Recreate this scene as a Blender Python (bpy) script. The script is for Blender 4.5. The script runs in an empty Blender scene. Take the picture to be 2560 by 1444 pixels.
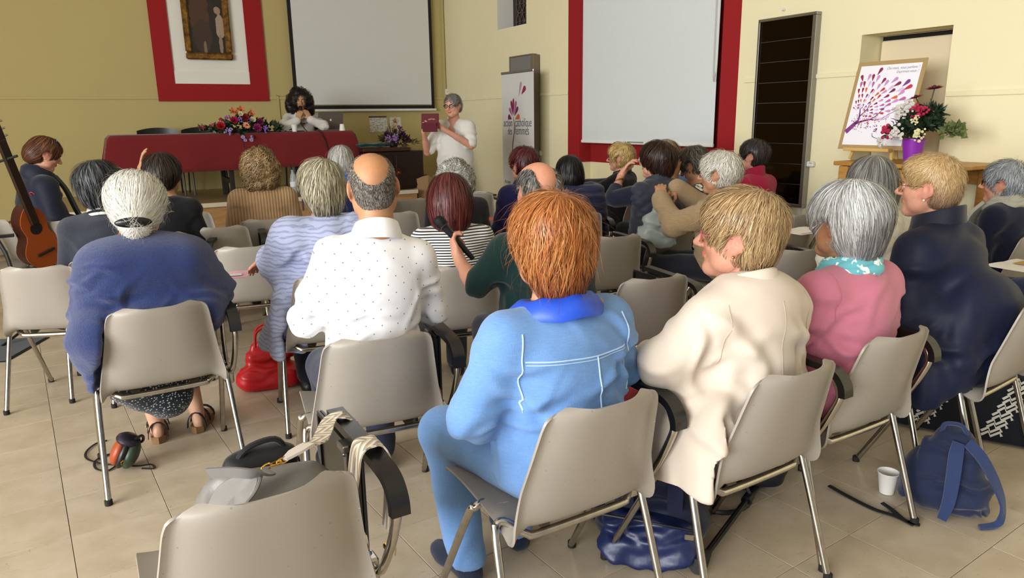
import bpy, math, random
import numpy as np
from mathutils import Matrix, Vector
from mathutils.bvhtree import BVHTree
PI = math.pi
rng = np.random.default_rng(7)
SC = bpy.context.scene
COL = SC.collection

# ------------------------------------------------------------------ camera
F, PITCH, ROLL, CAMH = 1797.0, math.radians(13.37), math.radians(-0.83), 1.46
_cp, _sp, _c, _s = math.cos(PITCH), math.sin(PITCH), math.cos(ROLL), math.sin(ROLL)
r0, u0, fw = np.array([1., 0, 0]), np.array([0, _sp, _cp]), np.array([0, _cp, -_sp])
rt, up = _c * r0 + _s * u0, -_s * r0 + _c * u0
cam = bpy.data.objects.new('camera', bpy.data.cameras.new('camera'))
COL.objects.link(cam)
cam.matrix_world = Matrix(((rt[0], up[0], -fw[0], 0), (rt[1], up[1], -fw[1], 0), (rt[2], up[2], -fw[2], CAMH), (0, 0, 0, 1)))
cam.data.sensor_width = 36.0
cam.data.lens = F / 2560 * 36
cam.data.clip_start = 0.02
SC.camera = cam

# ------------------------------------------------------------------ light
SC.view_settings.view_transform = 'Standard'
SC.view_settings.look = 'None'
SC.view_settings.gamma = 1.0
SC.view_settings.use_curve_mapping = False
SC.view_settings.exposure = -0.2
world = bpy.data.worlds.new('world')
SC.world = world
world.use_nodes = True
world.node_tree.nodes['Background'].inputs[0].default_value = (0.93, 0.97, 1.0, 1)
world.node_tree.nodes['Background'].inputs[1].default_value = 0.5


def area(name, loc, aim, sx, sy, power, col):
    d = bpy.data.lights.new(name, 'AREA')
    d.shape = 'RECTANGLE'
    d.size, d.size_y, d.energy, d.color = sx, sy, power, col
    o = bpy.data.objects.new(name, d)
    COL.objects.link(o)
    o.location = loc
    o.rotation_euler = (Vector(aim) - Vector(loc)).to_track_quat('-Z', 'Y').to_euler()
    return o


# tall windows along the rear of the left-hand wall
for wx, wy in ((-7.24, -2.28), (-5.73, -4.87), (-4.22, -7.46)):
    area('window_light', (wx, wy, 2.35), (wx + .863, wy + .505, 2.22), 2.5, 3.0, 620, (0.95, 0.98, 1.0))
SC.cycles.max_bounces = 8
SC.cycles.diffuse_bounces = 4
SC.cycles.glossy_bounces = 3
SC.cycles.caustics_reflective = False
SC.cycles.caustics_refractive = False


# ------------------------------------------------------------------ geometry of the view (used to find where things stand)
def ray(px, py):
    x, y = (px - 1280) / F, -(py - 722) / F
    return rt * x + up * y + fw


def at(px, py, z=0.0):
    d = ray(px, py)
    return np.array([0, 0, CAMH]) + d * ((z - CAMH) / d[2])


def dep(px, py, Y):
    d = ray(px, py)
    return np.array([0, 0, CAMH]) + d * (Y / d[1])


# ------------------------------------------------------------------ materials
def lin(c):
    if isinstance(c, str):
        c = [int(c[i:i + 2], 16) / 255 for i in (0, 2, 4)]
        c = [(v / 12.92 if v <= .04045 else ((v + .055) / 1.055) ** 2.4) for v in c]
    return (c[0], c[1], c[2], 1)


class NT:
    """small helper around a node tree"""

    def __init__(s, name):
        s.m = bpy.data.materials.new(name)
        s.m.use_nodes = True
        s.t = s.m.node_tree
        s.b = s.t.nodes['Principled BSDF']

    def n(s, kind, **kw):
        x = s.t.nodes.new(kind)
        for k, v in kw.items():
            if k[0] == '_':
                x.inputs[k[1:].replace('_', ' ')].default_value = v
            else:
                setattr(x, k, v)
        return x

    def l(s, a, b):
        s.t.links.new(a, b)

    def coord(s, kind='Object'):
        return s.n('ShaderNodeTexCoord').outputs[kind]

    def math(s, op, a, b=None, c=None):
        x = s.n('ShaderNodeMath', operation=op)
        for i, v in enumerate((a, b, c)):
            if v is None:
                continue
            if isinstance(v, (int, float)):
                x.inputs[i].default_value = v
            else:
                s.l(v, x.inputs[i])
        return x.outputs[0]

    def mapv(s, vec, scale=(1, 1, 1), rot=(0, 0, 0), loc=(0, 0, 0)):
        x = s.n('ShaderNodeMapping')
        x.inputs['Scale'].default_value = scale
        x.inputs['Rotation'].default_value = rot
        x.inputs['Location'].default_value = loc
        s.l(vec, x.inputs['Vector'])
        return x.outputs[0]

    def noise(s, vec, scale, detail=3, rough=.55, out='Fac'):
        x = s.n('ShaderNodeTexNoise')
        x.inputs['Scale'].default_value = scale
        x.inputs['Detail'].default_value = detail
        x.inputs['Roughness'].default_value = rough
        s.l(vec, x.inputs['Vector'])
        return x.outputs[out]

    def voro(s, vec, scale, feature='F1', rnd=1.0, dim='3D'):
        x = s.n('ShaderNodeTexVoronoi', feature=feature, voronoi_dimensions=dim)
        x.inputs['Scale'].default_value = scale
        x.inputs['Randomness'].default_value = rnd
        s.l(vec, x.inputs['Vector'])
        return x

    def ramp(s, fac, stops, interp='LINEAR'):
        x = s.n('ShaderNodeValToRGB')
        x.color_ramp.interpolation = interp
        e = x.color_ramp.elements
        while len(e) < len(stops):
            e.new(.5)
        for i, (p, c) in enumerate(stops):
            e[i].position = p
            e[i].color = lin(c)
        s.l(fac, x.inputs[0])
        return x.outputs[0]

    def mix(s, fac, a, b, blend='MIX'):
        x = s.n('ShaderNodeMix', data_type='RGBA', blend_type=blend)
        for i, v in ((0, fac), (6, a), (7, b)):
            if isinstance(v, (int, float)):
                x.inputs[i].default_value = v
            elif isinstance(v, (tuple, str, list)):
                x.inputs[i].default_value = lin(v) if not (isinstance(v, tuple) and len(v) == 4) else v
            else:
                s.l(v, x.inputs[i])
        return x.outputs[2]

    def bump(s, h, strength=.3, dist=.01):
        x = s.n('ShaderNodeBump')
        x.inputs['Strength'].default_value = strength
        x.inputs['Distance'].default_value = dist
        s.l(h, x.inputs['Height'])
        s.l(x.outputs[0], s.b.inputs['Normal'])

    def set(s, **kw):
        for k, v in kw.items():
            nm = {'color': 'Base Color', 'rough': 'Roughness', 'metal': 'Metallic', 'spec': 'Specular IOR Level', 'sheen': 'Sheen Weight',
                  'coat': 'Coat Weight', 'trans': 'Transmission Weight', 'alpha': 'Alpha', 'ior': 'IOR', 'sss': 'Subsurface Weight'}[k]
            i = s.b.inputs[nm]
            if isinstance(v, (int, float)):
                i.default_value = v
            elif isinstance(v, (str, tuple, list)):
                i.default_value = lin(v)
            else:
                s.l(v, i)
        return s


MATS = {}


def plain(name, col, rough=.5, metal=0, spec=.5, var=.06, vscale=6, bump=0, bscale=200, **kw):
    """a plain material with a little procedural variation"""
    if name in MATS:
        return MATS[name]
    t = NT(name)
    v = t.coord()
    c = lin(col)
    lo, hi = tuple(x * (1 - var) for x in c[:3]), tuple(min(1, x * (1 + var)) for x in c[:3])
    t.set(color=t.mix(t.noise(v, vscale), lo + (1,), hi + (1,)), rough=rough, metal=metal, spec=spec, **kw)
    if bump:
        t.bump(t.noise(v, bscale, 2), bump, .004)
    MATS[name] = t.m
    return t.m


def fabric(name, col, rough=.9, var=.1, bump=.25, bscale=500, pat=None, sheen=.2, **k):
    """cloth: weave bump, soft colour variation, and an optional printed or knitted pattern in object space"""
    if name in MATS:
        return MATS[name]
    t = NT(name)
    v = t.coord()
    c = lin(col)
    lo, hi = tuple(x * (1 - var) for x in c[:3]), tuple(min(1, x * (1 + var)) for x in c[:3])
    base = t.mix(t.noise(v, k.get('vscale', 12), 4), lo + (1,), hi + (1,))
    h = t.noise(v, bscale, 2)
    sep = t.n('ShaderNodeSeparateXYZ')
    t.l(v, sep.inputs[0])
    x, y, z = sep.outputs
    bs, bd = bump, .004
    if pat == 'stripes':
        f = t.math('FRACT', t.math('MULTIPLY', z, k['freq']))
        base = t.mix(t.math('LESS_THAN', f, k.get('duty', .4)), base, k['col2'])
    elif pat == 'dots':
        vec = t.mapv(v, rot=(0, PI / 4, 0))
        xs = t.n('ShaderNodeSeparateXYZ')
        t.l(vec, xs.inputs[0])
        cb = t.n('ShaderNodeCombineXYZ')
        t.l(xs.outputs[0], cb.inputs[0])
        t.l(xs.outputs[2], cb.inputs[1])
        vo = t.voro(cb.outputs[0], k['freq'], rnd=0.12, dim='2D')
        base = t.mix(t.math('LESS_THAN', vo.outputs['Distance'], k['size']), base, k['col2'])
    elif pat == 'rib':
        a = t.math('ABSOLUTE', t.math('SINE', t.math('MULTIPLY', x, k['freq'])))
        base = t.mix(t.math('POWER', a, .5), k['col2'], base)
        h = t.math('ADD', t.math('POWER', a, .6), t.math('MULTIPLY', h, .25))
        bs, bd = .8, .006
    elif pat == 'knit':
        a = t.math('ABSOLUTE', t.math('SINE', t.math('ADD', t.math('MULTIPLY', x, 420.), t.math('MULTIPLY', t.math('ABSOLUTE', t.math('SINE', t.math('MULTIPLY', z, 330.))), 1.4))))
        b = t.math('ABSOLUTE', t.math('SINE', t.math('MULTIPLY', z, 420.)))
        h = t.math('ADD', t.math('MULTIPLY', a, .6), t.math('ADD', t.math('MULTIPLY', b, .5), h))
        base = t.mix(t.math('MULTIPLY', h, .55), tuple(q * .62 for q in c[:3]) + (1,), base)
        bs, bd = .6, .006
    elif pat == 'speckle':
        vo = t.voro(v, k['freq'])
        base = t.mix(t.math('LESS_THAN', vo.outputs['Distance'], k['size']), base, k['col2'])
    elif pat == 'floral':
        nz = t.n('ShaderNodeTexNoise')
        nz.inputs['Scale'].default_value = 22
        t.l(v, nz.inputs['Vector'])
        vv = t.mix(.07, v, nz.outputs['Color'])
        vo = t.voro(vv, k['freq'])
        d = vo.outputs['Distance']
        base = t.ramp(d, k['stops'], 'CONSTANT')
        leaf = t.voro(t.mapv(vv, (1, 1, .45), (0, .7, 0)), k['freq'] * 2.1)
        base = t.mix(t.math('MULTIPLY', t.math('GREATER_THAN', d, k.get('thr', .42)), t.math('LESS_THAN', leaf.outputs['Distance'], .3)), base, k['col3'])
    elif pat == 'waves':
        nn = t.noise(v, 7, 2)
        f = t.math('SINE', t.math('ADD', t.math('MULTIPLY', z, k['freq']), t.math('MULTIPLY', nn, 26.)))
        g = t.noise(t.mapv(v, (9, 9, 60)), 3, 3)
        base = t.mix(t.math('MULTIPLY', t.math('GREATER_THAN', f, .35), t.math('GREATER_THAN', g, .4)), base, k['col2'])
    elif pat == 'denim':
        a = t.noise(t.mapv(v, (40, 40, 700)), 1.0, 2)
        b = t.noise(t.mapv(v, (700, 700, 40)), 1.0, 2)
        f = t.math('MULTIPLY', t.math('ADD', a, b), .5)
        base = t.mix(t.math('MULTIPLY_ADD', f, 1.6, -.35), base, k['col2'])
        base = t.mix(t.math('MULTIPLY', t.noise(v, 9, 4), .5), base, k['col3'])
        h = f
        bs = .35
    elif pat == 'fuzz':
        f = t.noise(v, 90, 4, .7)
        base = t.mix(f, tuple(q * .7 for q in c[:3]) + (1,), base)
        h = t.math('ADD', f, h)
        bs, bd = .7, .008
    t.set(color=base, rough=rough, spec=.25, sheen=sheen)
    t.bump(h, bs, bd)
    MATS[name] = t.m
    return t.m


# ------------------------------------------------------------------ mesh making
def rawmesh(name, V, faces, cols=None, smooth=True):
    """faces: (n,4) / (n,3) array or a list of index lists"""
    me = bpy.data.meshes.new(name)
    V = np.asarray(V, np.float32)
    if isinstance(faces, np.ndarray):
        groups = [faces]
    elif len(faces) and isinstance(faces[0], np.ndarray):
        groups = faces
    else:
        groups = None
    if groups is None:
        me.from_pydata(V.tolist(), [], faces)
    else:
        idx = np.concatenate([g.reshape(-1) for g in groups]).astype(np.int32)
        tot = np.concatenate([np.full(len(g), g.shape[1]) for g in groups]).astype(np.int32)
        me.vertices.add(len(V))
        me.vertices.foreach_set('co', V.reshape(-1))
        me.loops.add(len(idx))
        me.loops.foreach_set('vertex_index', idx)
        me.polygons.add(len(tot))
        me.polygons.foreach_set('loop_start', np.concatenate([[0], np.cumsum(tot)[:-1]]).astype(np.int32))
        me.polygons.foreach_set('loop_total', tot)
        me.update(calc_edges=True)
        me.validate()
    if cols is not None:
        a = me.color_attributes.new('Col', 'FLOAT_COLOR', 'POINT')
        c = np.ones((len(V), 4), np.float32)
        c[:, :3] = cols
        a.data.foreach_set('color', c.reshape(-1))
    if smooth:
        me.polygons.foreach_set('use_smooth', np.ones(len(me.polygons), bool))
    me.update()
    return me


def link(name, me, mat=None, parent=None, loc=None, rot=None):
    o = bpy.data.objects.new(name, me)
    COL.objects.link(o)
    if mat is not None and me is not None:
        if isinstance(mat, (list, tuple)):
            for m in mat:
                me.materials.append(m)
        else:
            me.materials.append(mat)
    if parent is not None:
        o.parent = parent
    if loc is not None:
        o.location = [float(v) for v in loc]
    if rot is not None:
        o.rotation_euler = rot
    return o


def tag(o, label, cat, group=None, kind=None):
    o['label'] = label
    o['category'] = cat
    if group:
        o['group'] = group
    if kind:
        o['kind'] = kind
    return o


def thing(name, label, cat, loc=(0, 0, 0), rz=0.0, group=None):
    o = bpy.data.objects.new(name, None)
    o.empty_display_size = .1
    COL.objects.link(o)
    o.location = [float(v) for v in loc]
    o.rotation_euler = (0, 0, rz)
    return tag(o, label, cat, group)


class MB:
    """collects simple solids into one mesh"""

    def __init__(s):
        s.v, s.f, s.m, s.n = [], [], [], 0
        s.mi = 0

    def add(s, V, Fc):
        s.v.append(np.asarray(V, float).reshape(-1, 3))
        for f in Fc:
            s.f.append([int(i) + s.n for i in f])
            s.m.append(s.mi)
        s.n += len(s.v[-1])
        return s

    def box(s, c, size, R=None, bev=0.0):
        hx, hy, hz = [q / 2 for q in size]
        if bev <= 0:
            V = np.array([[x, y, z] for x in (-hx, hx) for y in (-hy, hy) for z in (-hz, hz)])
            Fc = [(0, 1, 3, 2), (4, 6, 7, 5), (0, 4, 5, 1), (2, 3, 7, 6), (0, 2, 6, 4), (1, 5, 7, 3)]
        else:
            b = min(bev, hx * .99, hy * .99, hz * .99)
            V = []
            for sx in (-1, 1):
                for sy in (-1, 1):
                    for sz in (-1, 1):
                        V += [(sx * hx, sy * (hy - b), sz * (hz - b)), (sx * (hx - b), sy * hy, sz * (hz - b)), (sx * (hx - b), sy * (hy - b), sz * hz)]
            V = np.array(V)
            I = lambda a, b_, c_: ((a * 2 + b_) * 2 + c_) * 3
            Fc = []
            for a in (0, 1):
                q = [I(a, 0, 0), I(a, 0, 1), I(a, 1, 1), I(a, 1, 0)]
                Fc.append(q if a == 0 else q[::-1])
                q = [I(0, a, 0) + 1, I(1, a, 0) + 1, I(1, a, 1) + 1, I(0, a, 1) + 1]
                Fc.append(q if a == 0 else q[::-1])
                q = [I(0, 0, a) + 2, I(0, 1, a) + 2, I(1, 1, a) + 2, I(1, 0, a) + 2]
                Fc.append(q if a == 0 else q[::-1])
            for a in (0, 1):
                for b_ in (0, 1):
                    Fc.append([I(a, b_, 0), I(a, b_, 1), I(a, b_, 1) + 1, I(a, b_, 0) + 1])
                    Fc.append([I(a, 0, b_), I(a, 1, b_), I(a, 1, b_) + 2, I(a, 0, b_) + 2])
                    Fc.append([I(0, a, b_) + 1, I(1, a, b_) + 1, I(1, a, b_) + 2, I(0, a, b_) + 2])
            for a in (0, 1):
                for b_ in (0, 1):
                    for c_ in (0, 1):
                        i = I(a, b_, c_)
                        Fc.append([i, i + 1, i + 2])
        if R is not None:
            V = V @ np.asarray(R).T
        return s.add(V + np.array(c), Fc)

    def tube(s, pts, r, n=10, smooth=0, closed=False, flat=None, cap=True):
        P = np.array(pts, float)
        rr = np.full(len(P), r) if np.isscalar(r) else np.array(r, float)
        if smooth:
            P, rr = spline(P, rr, smooth, closed)
        m = len(P)
        T = np.gradient(P, axis=0) if not closed else np.roll(P, -1, 0) - np.roll(P, 1, 0)
        T /= np.linalg.norm(T, axis=1)[:, None] + 1e-9
        nrm = np.cross(T[0], [0, 0, 1.])
        if np.linalg.norm(nrm) < .1:
            nrm = np.cross(T[0], [0, 1., 0])
        nrm /= np.linalg.norm(nrm)
        V = []
        for i in range(m):
            nrm = nrm - T[i] * np.dot(nrm, T[i])
            nrm /= np.linalg.norm(nrm)
            b = np.cross(T[i], nrm)
            a = np.arange(n) * 2 * PI / n
            k = 1 if flat is None else flat
            V.append(P[i] + rr[i] * (np.cos(a)[:, None] * nrm + k * np.sin(a)[:, None] * b))
        V = np.concatenate(V)
        Fc = []
        for i in range(m if closed else m - 1):
            j = (i + 1) % m
            for k in range(n):
                k2 = (k + 1) % n
                Fc.append((i * n + k, i * n + k2, j * n + k2, j * n + k))
        if cap and not closed:
            Fc.append(list(range(n))[::-1])
            Fc.append([(m - 1) * n + k for k in range(n)])
        return s.add(V, Fc)

    def strip(s, pts, nrm, w, th=.003, smooth=0):
        """flat band along pts, lying in the plane whose normal is nrm"""
        P = np.array(pts, float)
        N = np.array(nrm, float)
        if N.ndim == 1:
            N = np.tile(N, (len(P), 1))
        if smooth:
            P, _ = spline(P, np.zeros(len(P)), smooth)
            t = np.linspace(0, len(N) - 1, len(P))
            N = np.stack([np.interp(t, np.arange(len(N)), N[:, i]) for i in range(3)], 1)
        T = np.gradient(P, axis=0)
        B = np.cross(T, N)
        B /= np.linalg.norm(B, axis=1)[:, None] + 1e-9
        N = np.cross(B, T)
        N /= np.linalg.norm(N, axis=1)[:, None] + 1e-9
        ww = np.array(w, float) if not np.isscalar(w) else np.full(len(P), w)
        if len(ww) != len(P):
            ww = np.interp(np.linspace(0, 1, len(P)), np.linspace(0, 1, len(ww)), ww)
        B = B * ww[:, None] / 2
        N = N * th / 2
        V = np.concatenate([P - B - N, P + B - N, P + B + N, P - B + N])
        m = len(P)
        Fc = []
        for i in range(m - 1):
            for k in range(4):
                a, b = k * m, ((k + 1) % 4) * m
                Fc.append((a + i, b + i, b + i + 1, a + i + 1))
        Fc += [(0, 3 * m, 2 * m, m), (m - 1, 2 * m - 1, 3 * m - 1, 4 * m - 1)]
        return s.add(V, Fc)

    def lathe(s, prof, n=24, c=(0, 0, 0), sx=1, sy=1, closed=True, R=None):
        V = []
        for r, z in prof:
            for k in range(n):
                a = 2 * PI * k / n
                V.append((r * math.cos(a) * sx, r * math.sin(a) * sy, z))
        Fc = []
        for i in range(len(prof) - 1):
            for k in range(n):
                k2 = (k + 1) % n
                Fc.append((i * n + k, i * n + k2, (i + 1) * n + k2, (i + 1) * n + k))
        if closed:
            Fc.append(list(range(n))[::-1])
            Fc.append([(len(prof) - 1) * n + k for k in range(n)])
        V = np.array(V)
        if R is not None:
            V = V @ np.asarray(R).T
        return s.add(V + np.array(c), Fc)

    def ball(s, c, r, n=10, m=7, R=None):
        r = (r, r, r) if np.isscalar(r) else r
        V, Fc = [(0, 0, -1)], []
        for i in range(1, m):
            t = -PI / 2 + PI * i / m
            for k in range(n):
                a = 2 * PI * k / n
                V.append((math.cos(t) * math.cos(a), math.cos(t) * math.sin(a), math.sin(t)))
        V.append((0, 0, 1))
        for k in range(n):
            Fc.append((0, 1 + (k + 1) % n, 1 + k))
            Fc.append((len(V) - 1, 1 + (m - 2) * n + k, 1 + (m - 2) * n + (k + 1) % n))
            for i in range(m - 2):
                a = 1 + i * n
                Fc.append((a + k, a + (k + 1) % n, a + n + (k + 1) % n, a + n + k))
        V = np.array(V) * np.array(r)
        if R is not None:
            V = V @ np.asarray(R).T
        return s.add(V + np.array(c), Fc)

    def prism(s, poly, y0, y1, R=None, c=(0, 0, 0), holes=None):
        """polygon in x,z extruded along y from y0 to y1"""
        n = len(poly)
        V = np.array([(x, y0, z) for x, z in poly] + [(x, y1, z) for x, z in poly])
        Fc = [list(range(n)), [n + i for i in range(n)][::-1]]
        for i in range(n):
            j = (i + 1) % n
            Fc.append((i, n + i, n + j, j))
        if R is not None:
            V = V @ np.asarray(R).T
        return s.add(V + np.array(c), Fc)

    def mesh(s, name, smooth=True, auto=None):
        V = np.concatenate(s.v)
        me = rawmesh(name, V, s.f, smooth=False)
        if any(s.m):
            me.polygons.foreach_set('material_index', np.array(s.m, np.int32))
        if smooth:
            me.polygons.foreach_set('use_smooth', np.ones(len(me.polygons), bool))
            me.set_sharp_from_angle(angle=math.radians(auto or 40))
        me.update()
        return me

    def obj(s, name, mat, parent=None, loc=None, rot=None, smooth=True, auto=None):
        return link(name, s.mesh(name, smooth, auto), mat, parent, loc, rot)


def spline(P, rr, k, closed=False):
    """Catmull-Rom resampling, k points per span"""
    P = np.asarray(P, float)
    n = len(P)
    out, ro = [], []
    spans = n if closed else n - 1
    for i in range(spans):
        if closed:
            p = [P[(i + j) % n] for j in (-1, 0, 1, 2)]
        else:
            p = [P[max(i - 1, 0)], P[i], P[i + 1], P[min(i + 2, n - 1)]]
        for t in np.arange(k) / k:
            out.append(.5 * ((2 * p[1]) + (p[2] - p[0]) * t + (2 * p[0] - 5 * p[1] + 4 * p[2] - p[3]) * t * t + (3 * p[1] - p[0] - 3 * p[2] + p[3]) * t ** 3))
            ro.append(rr[i] * (1 - t) + rr[(i + 1) % n] * t)
    if not closed:
        out.append(P[-1])
        ro.append(rr[-1])
    return np.array(out), np.array(ro)


def Rx(a):
    c, s = math.cos(a), math.sin(a)
    return np.array([[1, 0, 0], [0, c, -s], [0, s, c]])


def Ry(a):
    c, s = math.cos(a), math.sin(a)
    return np.array([[c, 0, s], [0, 1, 0], [-s, 0, c]])


def Rz(a):
    c, s = math.cos(a), math.sin(a)
    return np.array([[c, -s, 0], [s, c, 0], [0, 0, 1]])


def nrmz(v):
    v = np.asarray(v, float)
    return v / (np.linalg.norm(v) + 1e-12)


def copy_tree(o, parent=None):
    c = o.copy()
    COL.objects.link(c)
    if parent is not None:
        c.parent = parent
    for ch in list(o.children):
        copy_tree(ch, c)
    return c


# ------------------------------------------------------------------ implicit surfaces on a rectilinear grid
class Grid:
    def __init__(s, xs, ys, zs, init=.06):
        s.ax = [np.asarray(a, np.float32) for a in (xs, ys, zs)]
        s.init = init
        s.d = np.full([len(a) for a in s.ax], init, np.float32)

    def sl(s, lo, hi):
        out = []
        for a, l, h in zip(s.ax, lo, hi):
            i, j = int(np.searchsorted(a, l)), int(np.searchsorted(a, h))
            out.append(slice(max(i - 1, 0), min(j + 1, len(a))))
        return tuple(out)

    def pts(s, sl):
        X, Y, Z = [a[q] for a, q in zip(s.ax, sl)]
        return X[:, None, None], Y[None, :, None], Z[None, None, :]

    def put(s, sl, f, k, op):
        d = s.d[sl]
        if d.size == 0:
            return
        if op == '+':
            if k <= 0:
                s.d[sl] = np.minimum(d, f)
            else:
                h = np.maximum(k - np.abs(d - f), 0) / k
                s.d[sl] = np.minimum(d, f) - h * h * k * .25
        else:
            f = -f
            h = np.maximum(k - np.abs(d - f), 0) / max(k, 1e-6)
            s.d[sl] = np.maximum(d, f) + h * h * k * .25

    def cap(s, a, b, ra, rb=None, k=.02, op='+'):
        a, b = np.asarray(a, float), np.asarray(b, float)
        rb = ra if rb is None else rb
        m = s.init + max(ra, rb)
        sl = s.sl(np.minimum(a, b) - m, np.maximum(a, b) + m)
        X, Y, Z = s.pts(sl)
        ab = b - a
        L2 = max(float(ab @ ab), 1e-9)
        t = np.clip(((X - a[0]) * ab[0] + (Y - a[1]) * ab[1] + (Z - a[2]) * ab[2]) / L2, 0, 1)
        f = np.sqrt((X - a[0] - t * ab[0]) ** 2 + (Y - a[1] - t * ab[1]) ** 2 + (Z - a[2] - t * ab[2]) ** 2) - (ra + t * (rb - ra))
        s.put(sl, f.astype(np.float32), k, op)
        return s

    def ell(s, c, r, R=None, k=.02, op='+'):
        c, r = np.asarray(c, float), np.asarray(r, float)
        m = s.init + (r if R is None else np.full(3, r.max()))
        sl = s.sl(c - m, c + m)
        X, Y, Z = s.pts(sl)
        X, Y, Z = X - c[0], Y - c[1], Z - c[2]
        if R is not None:
            X, Y, Z = (R[0, 0] * X + R[1, 0] * Y + R[2, 0] * Z, R[0, 1] * X + R[1, 1] * Y + R[2, 1] * Z, R[0, 2] * X + R[1, 2] * Y + R[2, 2] * Z)
        k0 = np.sqrt((X / r[0]) ** 2 + (Y / r[1]) ** 2 + (Z / r[2]) ** 2)
        k1 = np.sqrt((X / r[0] ** 2) ** 2 + (Y / r[1] ** 2) ** 2 + (Z / r[2] ** 2) ** 2) + 1e-6
        s.put(sl, (k0 * (k0 - 1) / k1).astype(np.float32), k, op)
        return s

    def cutz(s, z, below=True, k=.005, R=None):
        """remove everything below (above) the height z"""
        Z = s.ax[2][None, None, :]
        f = (z - Z) if below else (Z - z)
        s.d = np.maximum(s.d, np.broadcast_to(f, s.d.shape)).astype(np.float32)
        return s

    def cutp(s, p, n, k=.01):
        """remove the side of the plane through p that n points to"""
        X, Y, Z = s.pts((slice(None),) * 3)
        f = (X - p[0]) * n[0] + (Y - p[1]) * n[1] + (Z - p[2]) * n[2]
        h = np.maximum(k - np.abs(s.d - f), 0) / k
        s.d = (np.maximum(s.d, f) + h * h * k * .25).astype(np.float32)
        return s

    def sample(s, P):
        """trilinear distance and gradient at points P"""
        ijk, t = [], []
        for a, q in zip(s.ax, P.T):
            i = np.clip(np.searchsorted(a, q) - 1, 0, len(a) - 2)
            ijk.append(i)
            t.append(np.clip((q - a[i]) / (a[i + 1] - a[i]), 0, 1))
        i, j, k = ijk
        u, v, w = t
        D = s.d
        c = {(a, b, e): D[i + a, j + b, k + e] for a in (0, 1) for b in (0, 1) for e in (0, 1)}
        L = lambda p, q, m: p * (1 - m) + q * m
        x00, x01, x10, x11 = [L(c[0, b, e], c[1, b, e], u) for b, e in ((0, 0), (0, 1), (1, 0), (1, 1))]
        y0, y1 = L(x00, x10, v), L(x01, x11, v)
        d = L(y0, y1, w)
        hx, hy, hz = [a[q + 1] - a[q] for a, q in zip(s.ax, ijk)]
        gz = (y1 - y0) / hz
        gy = L(x10 - x00, x11 - x01, w) / hy
        gx = L(L(c[1, 0, 0] - c[0, 0, 0], c[1, 1, 0] - c[0, 1, 0], v), L(c[1, 0, 1] - c[0, 0, 1], c[1, 1, 1] - c[0, 1, 1], v), w) / hx
        g = np.stack([gx, gy, gz], 1)
        g /= np.linalg.norm(g, axis=1)[:, None] + 1e-6
        return d, g

    def nets(s):
        """surface nets -> vertices, quads"""
        xs, ys, zs = s.ax
        d = s.d.copy()
        for a in range(3):
            q = [slice(None)] * 3
            for e in (0, -1):
                q[a] = e
                d[tuple(q)] = np.maximum(d[tuple(q)], 1e-4)
        S = d < 0
        nb = np.zeros([n - 1 for n in d.shape], np.int8)
        for a in (0, 1):
            for b in (0, 1):
                for e in (0, 1):
                    nb += S[a:a + nb.shape[0], b:b + nb.shape[1], e:e + nb.shape[2]]
        act = (nb > 0) & (nb < 8)
        I = np.argwhere(act)
        vid = np.full(nb.shape, -1, np.int32)
        vid[act] = np.arange(len(I))
        off = np.array([[a, b, e] for a in (0, 1) for b in (0, 1) for e in (0, 1)])
        val = np.stack([d[I[:, 0] + o[0], I[:, 1] + o[1], I[:, 2] + o[2]] for o in off], 1)
        pos = np.stack([np.stack([xs[I[:, 0] + o[0]], ys[I[:, 1] + o[1]], zs[I[:, 2] + o[2]]], 1) for o in off], 1)
        acc, cnt = np.zeros((len(I), 3), np.float32), np.zeros(len(I), np.float32)
        for a in range(8):
            for b in range(a + 1, 8):
                if np.abs(off[a] - off[b]).sum() != 1:
                    continue
                va, vb = val[:, a], val[:, b]
                m = (va < 0) != (vb < 0)
                t = np.where(m, va / np.where(m, va - vb, 1), 0)
                acc += np.where(m[:, None], pos[:, a] + (pos[:, b] - pos[:, a]) * t[:, None], 0)
                cnt += m
        V = acc / cnt[:, None]
        quads = []
        n0, n1, n2 = d.shape
        for ax in range(3):
            A, B = [slice(None)] * 3, [slice(None)] * 3
            A[ax], B[ax] = slice(0, -1), slice(1, None)
            E = np.argwhere(S[tuple(A)] != S[tuple(B)])
            b, e = (ax + 1) % 3, (ax + 2) % 3
            E = E[(E[:, b] > 0) & (E[:, e] > 0) & (E[:, b] < d.shape[b] - 1) & (E[:, e] < d.shape[e] - 1)]
            if not len(E):
                continue
            ins = S[E[:, 0], E[:, 1], E[:, 2]]
            q = []
            for db, de in ((-1, -1), (0, -1), (0, 0), (-1, 0)):
                J = E.copy()
                J[:, b] += db
                J[:, e] += de
                q.append(vid[J[:, 0], J[:, 1], J[:, 2]])
            q = np.stack(q, 1)
            q[~ins] = q[~ins][:, ::-1]
            quads.append(q)
        return V, np.concatenate(quads)


def axis(lo, hi, h, fine=()):
    """grid line positions from lo to hi with spacing h, refined to (a,b,hf) intervals"""
    out, x = [lo], lo
    while x < hi:
        st = h
        for a, b, hf in fine:
            if a - h * .5 <= x <= b:
                st = min(st, hf)
        x += st
        out.append(x)
    return np.array(out, np.float32)


def vnormals(V, Q):
    n = np.cross(V[Q[:, 2]] - V[Q[:, 0]], V[Q[:, 3]] - V[Q[:, 1]])
    N = np.zeros_like(V)
    for k in range(4):
        np.add.at(N, Q[:, k], n)
    return N / (np.linalg.norm(N, axis=1)[:, None] + 1e-9)


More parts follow.
